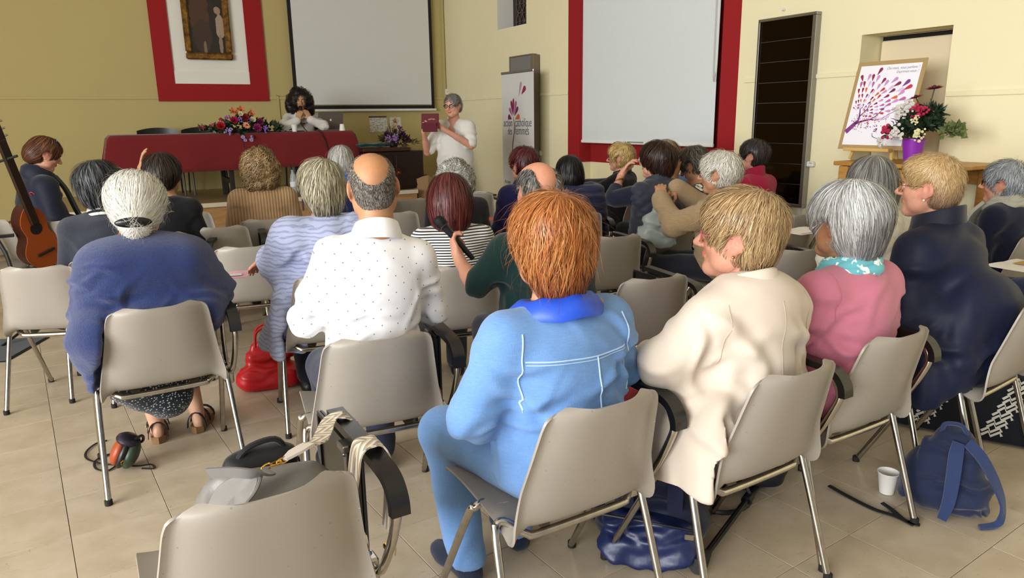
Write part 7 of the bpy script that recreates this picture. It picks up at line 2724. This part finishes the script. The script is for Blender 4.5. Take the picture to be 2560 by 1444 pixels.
# ------------------------------------------------------------------ guitar corner
gp = at(70, 655, 0.0)
gq = dep(82, 560, 5.15)
gt = thing('guitar', 'acoustic guitar with orange top resting upright in the corner by the navy coat', 'guitar', (gq[0], gq[1], .0), math.radians(66))
Rg = Ry(-.30) @ Rx(.12)
out_ = []
for t_ in np.linspace(0, 2 * PI, 41)[:-1]:
    z_ = math.cos(t_)
    w_ = .145 + .04 * (-z_) - .055 * math.exp(-((z_ - .12) / .32) ** 2)
    out_.append((w_ * math.sin(t_) * (1 if abs(z_) < .98 else 1), .24 * z_))
gz = .68
for nm, y0_, y1_, mt_, sc in (('soundboard', -.052, -.046, plain('orange_spruce', 'a04e20', .25), 1.0), ('body', -.046, .05, plain('dark_rosewood', '3a1a10', .3), .99)):
    mm = MB().prism([(x_ * sc, z_ * sc) for x_, z_ in out_], y0_, y1_)
    mm.v = [q @ Rg.T + A_([0, 0, gz]) for q in mm.v]
    mm.obj(nm, mt_, gt, auto=60)


def gbox(c_, s_, nm, mt_, par=gt, bev=.003):
    mm = MB().box(c_, s_, bev=bev)
    mm.v = [q @ Rg.T + A_([0, 0, gz]) for q in mm.v]
    return mm.obj(nm, mt_, par, smooth=False)


DKW = plain('ebony_wood', '2a1c14', .35)
nk_ = gbox((0, -.062, .42), (.056, .03, .62), 'neck', DKW)
hd_ = gbox((0, -.055, .80), (.075, .02, .17), 'headstock', DKW)
for s_ in (-1, 1):
    for k_ in range(3):
        mm = MB().tube([(s_ * .038, -.055, .745 + .05 * k_), (s_ * .062, -.055, .745 + .05 * k_)], .007, 8)
        mm.v = [q @ Rg.T + A_([0, 0, gz]) for q in mm.v]
        mm.obj('tuning_peg', plain('nickel', 'b0aca0', .3, 1), hd_)
gbox((0, -.058, -.12), (.13, .012, .022), 'bridge', DKW)
mm = MB().lathe([(.044, 0), (.044, .002)], 24, R=Rx(PI / 2))
mm.v = [(q + A_([0, -.052, .07])) @ Rg.T + A_([0, 0, gz]) for q in mm.v]
mm.obj('sound_hole', plain('hole_black', '080606', .9), gt)
gs = thing('guitar_stand', 'black folding stand holding the guitar', 'stand', (gq[0], gq[1], 0), math.radians(34))
for a_, b_ in (((-.16, -.1, .012), (0, .12, .55)), ((.2, -.1, .012), (.06, .12, .55)), ((.02, .32, .012), (.03, .12, .55))):
    MB().tube([a_, b_], .011, 8).obj('leg', BLACKP, gs)
MB().tube([(.03, .12, .55), (-.1, .12, .78)], .01, 8).obj('upright', BLACKP, gs)
for s_ in (-1, 1):
    MB().tube([(.03 + s_ * .03, .1, .42), (.07 + s_ * .1, .02, .42), (.07 + s_ * .1, -.09, .44)], .009, 8, 3).obj('cradle', BLACKP, gs)
ms = dep(20, 520, 4.9)
mst = thing('microphone_stand', 'slanted black microphone stand beside the guitar, cut by the picture edge', 'stand', (ms[0] - .05, ms[1], 0))
MB().tube([(.08, 0, .02), (-.02, 0, .6), (-.24, 0, 1.12)], .013, 8).obj('pole', BLACKP, mst)
MB().tube([(-.12, 0, 1.17), (.02, .02, 1.22), (.16, .02, 1.26)], .009, 8).obj('boom', BLACKP, mst)
MB().ball((-.02, .01, 1.215), .03, 10, 7).obj('clamp_knob', BLACKP, mst)
for a_ in (0.3, 2.4, 4.5):
    MB().tube([(.08, 0, .1), (.08 + .26 * math.cos(a_), .26 * math.sin(a_), .012)], .009, 8).obj('leg', BLACKP, mst)
cl = chair(dep(-25, 640, 5.2)[0], 5.2, 62, 'grey chair turned sideways by the guitar, its black arm towards the camera', 'arm')
bgq = at(20, 640, .0)


def blob(name, prims, h, mat, parent, loc=None, fold=.004, seed=1, cut=0.002, freq=20, vert=0):
    lo = np.min([np.minimum(np.array(p[1]), np.array(p[2] if p[0] == 'c' else p[1])) - (max(p[3], p[4]) if p[0] == 'c' else np.max(p[2])) for p in prims], axis=0) - .05
    hi = np.max([np.maximum(np.array(p[1]), np.array(p[2] if p[0] == 'c' else p[1])) + (max(p[3], p[4]) if p[0] == 'c' else np.max(p[2])) for p in prims], axis=0) + .05
    G = Grid(axis(lo[0], hi[0], h), axis(lo[1], hi[1], h), axis(lo[2], hi[2], h))
    for p in prims:
        k_ = p[-1] if p[0] == 'c' and len(p) == 6 else (p[3] if p[0] == 'e' and len(p) == 4 else .04)
        if p[0] == 'c':
            G.cap(p[1], p[2], p[3], p[4], k_)
        else:
            G.ell(p[1], p[2], None, k_)
    if cut is not None:
        G.cutz(cut)
    V, Q = G.nets()
    V = relax(V, Q, 2, .5)
    V = creases(V, vnormals(V, Q), seed, 26, fold * 1.6, .05) if fold else V
    V[:, 2] = np.maximum(V[:, 2], cut if cut is not None else -9)
    return link(name, rawmesh(name, V, Q), mat, parent, loc), G


lb = thing('holdall', 'pale crumpled bag lying behind the guitar corner chair', 'bag', (*at(30, 645, .0)[:2], 0))
blob('bag_body', [('c', (-.22, .15, .16), (.3, .2, .14), .15, .13)], .02, fabric('oatmeal_canvas', '8e8270'), lb, fold=.01)
MB().strip([(-.1, .1, .3), (0, .08, .4), (.12, .1, .3)], (0, 1, 0), .03, .006, 5).obj('handle', plain('brown_leather', '4a2c1c', .5), lb)

# ------------------------------------------------------------------ bags on and below the chairs
M1 = Matrix.Translation(c1.location) @ Matrix.Rotation(c1.rotation_euler[2], 4, 'Z')
GREYL = NT('grey_grained_leather')
v = GREYL.coord()
vo = GREYL.voro(v, 150)
GREYL.set(color=GREYL.mix(GREYL.noise(v, 6, 3), '6d6a67', '83807c'), rough=.45, spec=.5)
GREYL.bump(GREYL.math('ADD', vo.outputs['Distance'], GREYL.math('MULTIPLY', GREYL.noise(v, 40, 4), .8)), .07, .003)
GREYL = GREYL.m


def tow(p):
    """world to the nearest chair's own space"""
    return np.array(M1.inverted() @ Vector(p))


hb = thing('handbag', 'open grey grained-leather handbag on the nearest chair', 'handbag', c1.location, c1.rotation_euler[2])
bx = [tow(at(540, 1290, .60)), tow(at(700, 1330, .60)), tow(at(800, 1300, .56))]
blob('bag_body', [('c', (-.06, .02, .53), (.14, .02, .53), .075, .075), ('c', (-.05, .05, .6), (.15, .02, .60), .05, .055), ('c', (-.02, .05, .645), (.15, .0, .64), .032, .036), ('c', (.06, -.05, .58), (.17, -.06, .6), .045, .045)], .011, GREYL, hb, fold=.006, seed=4, cut=.4515, freq=22)
fl_pts = [at(508, 1312, .58), at(520, 1250, .64), at(548, 1205, .70), at(590, 1184, .73), at(645, 1174, .745), at(652, 1190, .74), at(640, 1225, .72), at(612, 1262, .68), at(604, 1290, .62), at(612, 1330, .57)]
FP = np.array([tow(p) for p in fl_pts])
mm = MB()
cen = FP.mean(0) + A_([0, 0, .012])
n_ = len(FP)
nf_ = nrmz(np.cross(FP[2] - FP[8], FP[5] - FP[8]))
V = np.concatenate([FP, [cen], FP - nf_ * .006, [cen - nf_ * .006]])
mm.add(V, [(i, (i + 1) % n_, n_) for i in range(n_)] + [((i + 1) % n_ + n_ + 1, i + n_ + 1, 2 * n_ + 1) for i in range(n_)] + [(i, i + n_ + 1, (i + 1) % n_ + n_ + 1, (i + 1) % n_) for i in range(n_)])
fo = mm.obj('flap', GREYL, hb, auto=20)
fo.modifiers.new('round', 'SUBSURF').levels = 2
fo.modifiers['round'].render_levels = 2
MB().tube(list(FP[3:]) , .0035, 6, 4).obj('piping', plain('grey_piping', '6e6b68', .5), fo)
MB().strip([tow(p) for p in (at(522, 1182, .72), at(580, 1180, .75), at(640, 1184, .75), at(678, 1178, .73))], nf_, .024, .005, 5).obj('strap_tab', plain('grey_strap', '6c6a68', .45), hb)
GOLD = plain('polished_gold', 'd0a24a', .18, 1)
ln0, ln1 = tow(at(655, 1172, .735)), tow(at(712, 1148, .73))
for k_ in range(2):
    c_ = ln0 + (ln1 - ln0) * (.2 + .42 * k_)
    d_ = nrmz(ln1 - ln0)
    s_ = nrmz(np.cross(d_, [0, 0, 1])) if k_ % 2 else A_([0, 0, 1.])
    MB().tube([c_ + d_ * .014 * math.cos(a_) + s_ * .007 * math.sin(a_) for a_ in np.arange(14) * PI / 7], .002, 6, closed=True).obj('chain_link', GOLD, hb)
c_ = ln0 + (ln1 - ln0) * .92
MB().tube([c_ + d_ * .018 * math.cos(a_) + A_([0, 0, 1]) * .006 * math.sin(a_) for a_ in np.arange(14) * PI / 7], .0022, 6, closed=True).obj('clasp', GOLD, hb)
st = NT('woven_strap')
v = st.coord()
s_ = st.n('ShaderNodeSeparateXYZ')
st.l(v, s_.inputs[0])
zz = st.math('ADD', st.math('MULTIPLY', s_.outputs[0], 40), st.math('MULTIPLY', st.math('PINGPONG', st.math('MULTIPLY', s_.outputs[1], 30), 1), 1.5))
st.set(color=st.ramp(st.math('FRACT', zz), [(0, 'd8cfbc'), (.45, 'd8cfbc'), (.46, '8e8c8c'), (.7, '8e8c8c'), (.71, 'b8a080')], 'CONSTANT'), rough=.85)
STRAP = st.m
sp = thing('shoulder_strap', 'cream and grey woven shoulder strap looped over the black arm of the nearest chair', 'strap', c1.location, c1.rotation_euler[2])
tab = [tow(at(712, 1148, .735)), tow(at(740, 1128, .74)), tow(at(770, 1110, .742))]
MB().strip(tab, (0, .3, 1), [.016, .05, .046], .006, 3).obj('leather_tab', plain('ivory_leather', 'cfc5ba', .5), sp)
ar = .276
top = .712
sA = [tab[-1], tow(at(800, 1098, .735)), A_([ar - .03, .13, top + .006]), A_([ar, .125, top + .012]), A_([ar + .035, .12, top - .012])]
MB().strip(sA, np.array([(0, .2, 1.), (0, .2, 1), (-.2, .1, 1), (0, 0, 1), (.8, 0, .4)]), .042, .004, 6).obj('strap_band', STRAP, sp)
for k_, (y_, dz_, sw_) in enumerate(((-.055, -.22, .0), (-.085, -.27, .012))):
    q_ = [A_([ar - .055 - sw_, y_ + .03, .52]), A_([ar - .04, y_ + .01, .64]), A_([ar - .028, y_, top + .002]), A_([ar, y_, top + .012 + .004 * k_]), A_([ar + .03, y_ - .005, top + .0]), A_([ar + .042 + sw_, y_ - .01, .60]), A_([ar + .03, y_ - .015, top + dz_])]
    MB().strip(q_, np.array([(-1, 0, .1), (-1, 0, .2), (-.7, 0, .7), (0, 0, 1), (.7, 0, .7), (1, 0, 0), (1, 0, 0)]), .042, .004, 6).obj('strap_band', STRAP, sp)
MB().box((ar + .03, -.075, top - .275), (.012, .04, .014), bev=.003).obj('buckle', GOLD, sp, smooth=False)
bb = A_([.07, .17, 0])
kb2 = thing('camera_case', 'small black zipped case beside the grey handbag on the nearest chair', 'case', M1 @ Vector((bb[0], bb[1], .4525)), c1.rotation_euler[2])
BLKN = fabric('black_nylon', '0f0f11', .5, bump=.3)
blob('case_body', [('c', (-.05, 0, .06), (.05, 0, .06), .055, .055), ('c', (-.045, 0, .16), (.05, .0, .17), .05, .045)], .008, BLKN, kb2, fold=.002, cut=.001)
MB().tube([(-.07, -.01, .17), (-.03, -.015, .225), (.04, -.015, .235), (.07, -.01, .19)], .008, 8, 5).obj('handle', BLKN, kb2)
MB().tube([(.095, -.01, .17), (.1, -.01, .12), (.1, -.01, .06)], .003, 6, 3).obj('zip_pull', plain('nickel', 'b0aca0', .3, 1), kb2)

# round green and orange bag on the floor
rbp = at(318, 1172, 0.0)
rbg = thing('round_bag', 'small round green and orange leather bag on the floor by a chair leg', 'bag', (rbp[0], rbp[1], 0), math.radians(12))
Rb = Ry(.45) @ Rz(.05)
for nm, off_, sx_, mt_, rr_ in (('back_shell', -.022, .03, plain('rust_leather', 'a04522', .45), .062), ('gusset', 0, .026, plain('black_leather', '121214', .4), .07), ('front_shell', .026, .034, plain('moss_leather', '2f4030', .4), .064)):
    mm = MB().ball((off_, 0, 0), (sx_, rr_, rr_ * 1.05), 22, 12)
    mm.v = [q @ Rb.T + A_([0, 0, .082]) for q in mm.v]
    mm.obj(nm, mt_, rbg)
mm = MB().ball((-.005, 0, .062), (.05, .052, .026), 16, 8)
mm.v = [q @ Rb.T + A_([0, 0, .078]) for q in mm.v]
mm.obj('zip_top', plain('plum_zip', '231d2a', .35), rbg)
mm = MB().tube([(.02, -.03, .085), (.04, -.01, .1), (.05, .02, .07), (.045, .03, .05)], .006, 6, 4)
mm.v = [q @ Rb.T + A_([0, 0, .08]) for q in mm.v]
mm.obj('handle', plain('black_leather', '121214', .4), rbg)
mm = MB().tube([(.012, -.068, .0), (.016, -.072, -.012), (.012, -.07, -.024), (.006, -.07, -.012)], .002, 6, closed=True)
mm.v = [q @ Rb.T + A_([0, 0, .08]) for q in mm.v]
mm.obj('ring', GOLD, rbg)
base_ = A_([rbp[0], rbp[1], 0])
Rbi = Rz(math.radians(-12))
loop = [(355, 1170), (385, 1170), (378, 1160), (345, 1164), (300, 1162), (255, 1158), (218, 1146), (216, 1128), (240, 1108), (268, 1100)]
lp2 = [(300, 1130), (262, 1138), (238, 1152), (240, 1170), (268, 1176), (292, 1162), (312, 1150)]
for ll in (loop, lp2):
    MB().tube([Rbi @ (at(a_, b_, .006) - base_) for a_, b_ in ll], .0055, 6, 5, flat=.5).obj('strap', plain('black_leather', '121214', .4), rbg)

# red tote
rt0 = at(655, 985, 0)
rtg = thing('red_tote', 'bright red slouchy leather tote on the floor beside the pale blue blouse', 'bag', (rt0[0] + .02, rt0[1] + .1, 0), math.radians(20))
rtg.scale = (.8, .8, .74)
REDL = plain('red_leather', 'b5141a', .35, var=.12, bump=.2, bscale=60)
blob('bag_body', [('c', (-.13, 0, .09), (.13, 0, .09), .1, .1), ('c', (-.1, .02, .24), (.12, .02, .26), .06, .06), ('c', (-.08, .03, .33), (.1, .03, .36), .035, .035)], .014, REDL, rtg, fold=.005, seed=8)
for y_ in (-.03, .06):
    MB().tube([(-.08, y_, .34), (-.06, y_, .46), (.05, y_, .48), (.09, y_, .36)], .009, 8, 5).obj('handle', REDL, rtg)

# white cup on the floor
cu_ = at(2222, 1237, 0)
cup((cu_[0], cu_[1] + .02, .002), 'white paper cup standing on the floor beside the navy rucksack', .087, None)

# navy rucksack
NAVYB = fabric('navy_canvas', '1a2340', .75, bump=.3, var=.12)
NAVYB2 = fabric('navy_webbing', '27365c', .8, bump=.3)
rk = at(2368, 1312, 0)
ruck = thing('rucksack', 'navy canvas rucksack slumped on the floor with padded straps, beside a white cup', 'bag', (rk[0] + .035, rk[1] + .09, 0), math.radians(-24))
ruck.scale = (.74, .74, .86)
body_, Gk = blob('bag_body', [('c', (-.09, .03, .1), (.1, .0, .1), .1, .1, .05), ('c', (-.07, .04, .22), (.07, .01, .24), .085, .08, .06), ('c', (-.02, .03, .33), (.05, .02, .335), .05, .045, .06), ('e', (-.13, .06, .13), (.07, .09, .11), .04)], .0105, NAVYB, ruck, fold=.012, seed=12)
MB().tube([(-.045, .02, .365), (-.035, .01, .405), (.03, .0, .41), (.06, .0, .37)], .014, 8, 5, flat=.5).obj('handle', NAVYB2, ruck)
N1 = (0, -1, .25)
MB().strip([(.02, -.045, .345), (.01, -.085, .3), (.005, -.115, .2), (.0, -.118, .1), (-.02, -.125, .02)], N1, [.05, .062, .06, .055, .04], .014, 6).obj('shoulder_strap', NAVYB2, ruck)
MB().strip([(.06, -.04, .35), (.12, -.06, .3), (.19, -.06, .2), (.235, -.06, .1), (.22, -.09, .03), (.14, -.12, .012)], np.array([(.3, -1, .3), (.5, -1, .3), (.8, -.8, .2), (.9, -.5, .2), (.5, -.3, .9), (0, -.2, 1)]), [.045, .05, .048, .04, .03, .025], .012, 6).obj('shoulder_strap', NAVYB2, ruck)
Rk = Rz(math.radians(24))
kb_ = A_([ruck.location[0], ruck.location[1], 0])
for ll in ([(2072, 1213), (2120, 1240), (2185, 1272), (2240, 1290), (2285, 1312)], [(2205, 1256), (2232, 1275), (2262, 1300), (2300, 1312)]):
    MB().strip([Rk @ (at(a_, b_, .006 + .008 * (i_ == 0)) - kb_) / A_([.74, .74, .86]) for i_, (a_, b_) in enumerate(ll)], (0, 0, 1), .026, .004, 5).obj('loose_strap', plain('black_webbing', '121317', .8), ruck)

# patterned navy tote
tq = at(2470, 1120, 0)
tote = thing('patterned_tote', 'large black tote with white zigzag bands under the chairs by the picture edge', 'bag', (tq[0] + .08, tq[1] + .22, 0), math.radians(-30))
NB_ = fabric('ink_canvas', '10131c', .85)
VT = A_([(-.36, -.16, 0.004), (.36, -.2, 0.004), (.4, .14, .004), (-.34, .16, .004), (-.33, .0, .27), (.3, .0, .3), (.3, .1, .29), (-.3, .11, .26)])
mm = MB().add(VT, [(3, 2, 1, 0), (0, 1, 5, 4), (1, 2, 6, 5), (2, 3, 7, 6), (3, 0, 4, 7), (4, 5, 6, 7)])
tb_ = mm.obj('bag_body', NB_, tote, auto=20)
md = tb_.modifiers.new('round', 'BEVEL')
md.width, md.segments = .04, 4
WPR = plain('white_print', 'c9c4ba', .8)
ex = nrmz(VT[1] - VT[0])
ey = nrmz(VT[4] - VT[0])
en = nrmz(np.cross(ex, ey))
fcn = lambda a_, b_: VT[0] + (VT[1] - VT[0]) * a_ + ((VT[4] + (VT[5] - VT[4]) * a_) - (VT[0] + (VT[1] - VT[0]) * a_)) * b_ + en * .004
for x0_ in (.12, .52):
    for k_ in range(7):
        b0_ = .10 + .118 * k_
        x_ = x0_ + .03 * k_
        for lay in range(2):
            zz_ = [fcn(x_ + .0 + lay * .0, b0_ + .055 * lay), fcn(x_ + .04, b0_ + .06 + .055 * lay), fcn(x_ + .05, b0_ + .0 + .055 * lay), fcn(x_ + .1, b0_ + .07 + .055 * lay), fcn(x_ + .11, b0_ + .02 + .055 * lay)]
            MB().strip(zz_, en, .011, .002).obj('printed_zigzag', WPR, tb_, smooth=False)
# big navy holdall under the trench coat's chair
bp_ = at(1625, 1425, 0)
big = thing('travel_rucksack', 'large dark navy rucksack with glossy blue pocket under the trench coat chair', 'bag', (bp_[0] + .02, bp_[1] + .12, 0), math.radians(-14))
blob('bag_body', [('c', (-.1, .05, .1), (.1, .05, .1), .1, .1, .04), ('c', (-.09, .06, .26), (.09, .06, .27), .085, .08, .04)], .012, fabric('midnight_nylon', '121730', .55, bump=.2), big, fold=.006, seed=21)
blob('front_pocket', [('c', (-.1, -.07, .06), (.1, -.07, .05), .06, .06, .03), ('c', (-.1, -.05, .12), (.1, -.05, .1), .05, .05, .03)], .01, plain('glossy_blue_nylon', '18244e', .38, var=.2, bump=.3, bscale=30), big, fold=.008, seed=22)
MB().tube([(-.16, -.08, .16), (0, -.105, .165), (.16, -.085, .14)], .004, 6, 4).obj('zip', plain('zip_black', '1a1a1e', .4), big)
for s_ in (-1, 1):
    MB().strip([(s_ * .07, -.02, .34), (s_ * .08, -.05, .26), (s_ * .08, -.045, .18)], (0, -1, .2), .05, .012, 4).obj('shoulder_strap', fabric('midnight_webbing', '161c38', .8), big)
MB().box((.13, -.115, .135), (.03, .008, .02), bev=.002).obj('zip_pull', plain('nickel', 'b0aca0', .3, 1), big, smooth=False)
# crutch on the floor
cr0, cr1 = at(1748, 1408, .03), at(1985, 1090, .03)
cr = thing('crutch', 'black walking crutch with rubber foot lying under the trench coat chair', 'crutch', cr0)
dd = cr1 - cr0
MB().tube([dd * .02, dd * .48], .0115, 12).obj('lower_tube', plain('black_lacquer', '0c0c0d', .25), cr)
MB().tube([dd * .42, dd * 1.0], .0145, 12).obj('upper_tube', plain('black_lacquer', '0c0c0d', .25), cr)
MB().tube([dd * .41, dd * .45], .019, 12).obj('collar', BLACKP, cr)
MB().tube([dd * -.02, dd * .01, dd * .06], [.028, .027, .016], 14).obj('rubber_foot', plain('dark_grey_rubber', '2a2a2b', .8), cr)
MB().tube([dd * 1.0, dd * 1.02 + A_([0, 0, .02]), dd * 1.02 + A_([.06, .02, .06])], .016, 10, 3).obj('handle', BLACKP, cr)
# black shoulder bag further under the same chair
hp_ = at(1850, 1255, 0)
sb = thing('shoulder_bag', 'soft black shoulder bag on the floor in front of the trench coat chair', 'bag', (hp_[0], hp_[1] + .1, 0), math.radians(-10))
blob('bag_body', [('c', (-.12, 0, .08), (.14, .04, .08), .075, .075), ('c', (-.1, .0, .16), (.1, .03, .16), .04, .04)], .013, plain('soft_black_leather', '10131e', .4, var=.2), sb, fold=.008, seed=31)
MB().tube([(-.14, -.06, .12), (-.19, -.14, .03), (-.06, -.2, .008), (.05, -.13, .02), (.02, -.07, .1)], .009, 8, 6, flat=.6).obj('strap', plain('soft_black_leather', '10131e', .4), sb)
# papers
PINKP = plain('pink_paper', 'e8b4c4', .75)
WPAP = plain('white_sheet', 'e9e6e4', .75, var=.02)


def paper(lab, loc, rz, w_, d_, mat, extra=None):
    t_ = thing('leaflet', lab, 'leaflet', loc, rz)
    n_ = 6
    V = [(w_ * (i_ / (n_ - 1) - .5), d_ * (j_ - .5), .0015 + .004 * math.sin(i_ * 1.1) ** 2 * (j_ > 0)) for j_ in (0, 1) for i_ in range(n_)]
    V += [(x_, y_, z_ - .0012) for x_, y_, z_ in V]
    K = 2 * n_
    Fc = []
    for i_ in range(n_ - 1):
        Fc += [(i_, i_ + 1, n_ + i_ + 1, n_ + i_), (K + i_, K + n_ + i_, K + n_ + i_ + 1, K + i_ + 1), (i_, K + i_, K + i_ + 1, i_ + 1), (n_ + i_, n_ + i_ + 1, K + n_ + i_ + 1, K + n_ + i_)]
    Fc += [(0, n_, K + n_, K), (n_ - 1, K + n_ - 1, K + 2 * n_ - 1, 2 * n_ - 1)]
    MB().add(V, Fc).obj('sheet', mat, t_, smooth=False)
    if extra:
        MB().box((extra[0], extra[1], .0065), (extra[2], extra[3], .001)).obj('print_panel', extra[4], t_, smooth=False)
    return t_


def on_board(x_, dy=0.0):
    return wpt(x_, (.17, .27 + dy, .723))


paper('pink leaflet with white band on the open writing board of the blue cardigan', at(556, 690, .7235), math.radians(20), .24, .17, PINKP, (0, -.02, .18, .05, WPAP))
paper('white papers with pink edge on the open board by the dark glass panel', at(2008, 577, .7235), math.radians(30), .3, .21, WPAP, (0, -.09, .28, .012, PINKP))
paper('pink and white leaflets with a yellow mark at the right picture edge', at(2555, 664, .7235), math.radians(28), .3, .2, WPAP, (.05, .02, .1, .05, plain('ochre_print', 'c9a24a', .7)))
paper('white leaflets on the front chair near the standing person', at(1185, 482, .7235), math.radians(20), .26, .18, WPAP, (0, -.03, .2, .02, plain('blue_print', '8a94c4', .7)))
ol = at(1205, 545, .72)
paper('orange leaflet beside the indigo hooded jacket', (ol[0], ol[1], .71), math.radians(15), .2, .15, plain('orange_paper', 'd0643a', .7))
# small things held or carried
cb3 = thing('carrier_bag', 'translucent pale plastic bag hanging from the hands of the knitted cardigan', 'bag', wpt(x11, (-.04, .42, .62)), 0)
TRB = NT('clear_polythene')
TRB.set(color='c4d0cc', rough=.25, alpha=.55, spec=.5)
blob('bag_body', [('c', (-.06, 0, .06), (.06, 0, .05), .08, .07), ('c', (-.05, 0, .17), (.05, 0, .18), .05, .045), ('c', (-.02, 0, .25), (.01, 0, .26), .02, .02)], .013, TRB.m, cb3, fold=.01, seed=41, cut=None)
q1_ = wpt(x11, x11['J']['L'][2] + x11['J']['L'][3] * .1)
q2_ = wpt(x11, x11['J']['R'][2] + x11['J']['R'][3] * .1)
gc = thing('grey_cloth', 'grey spectacle cloth held between both hands of the knitted cardigan', 'cloth', (q1_ + q2_) / 2)
h_ = (q2_ - q1_) / 2
MB().add([-h_, h_, h_ * .5 + A_([0, 0, -.1]), -h_ * .8 + A_([0, .0, -.07]), -h_ + A_([0, .004, 0]), h_ + A_([0, .004, 0]), h_ * .5 + A_([0, .004, -.1]), -h_ * .8 + A_([0, .004, -.07])], [(0, 1, 2, 3), (7, 6, 5, 4), (0, 4, 5, 1), (1, 5, 6, 2), (2, 6, 7, 3), (3, 7, 4, 0)]).obj('cloth', fabric('slate_microfibre', '8a938f'), gc)
mt_ = at(-60, 900, 0)
dm = thing('floor_mat', 'grey-blue mat on the floor at the left edge behind the empty chair', 'mat', (mt_[0] - .12, mt_[1] + .18, .0), math.radians(6))
MB().box((0, 0, .006), (.62, .5, .01), bev=.003).obj('mat_field', fabric('slate_mat', '4a545c', pat='fuzz'), dm, smooth=False)
MB().box((0, 0, .003), (.65, .53, .004)).obj('mat_edge', plain('black_rubber', '15130f', .8), dm, smooth=False)
bt_ = wp('F', on('F', 733, 452, STV - .12)[0], SZ, STV - .12)
bo = thing('water_bottle', 'clear plastic water bottle standing at the stage edge below the red cloth', 'bottle', bt_)
CLR = NT('clear_bottle')
CLR.set(color='c8d4d6', rough=.08, alpha=.45, spec=.6)
MB().lathe([(.034, 0), (.04, .01), (.04, .08), (.037, .09), (.04, .1), (.04, .2), (.03, .26), (.014, .29), (.014, .305)], 18).obj('bottle_wall', CLR.m, bo)
MB().lathe([(.016, .3), (.016, .32)], 14).obj('cap', plain('pale_blue_cap', '7a9ac0', .5), bo)
MB().lathe([(.0405, .12), (.0405, .18)], 18, closed=False).obj('label_band', plain('white_label', 'd8dce0', .6), bo)
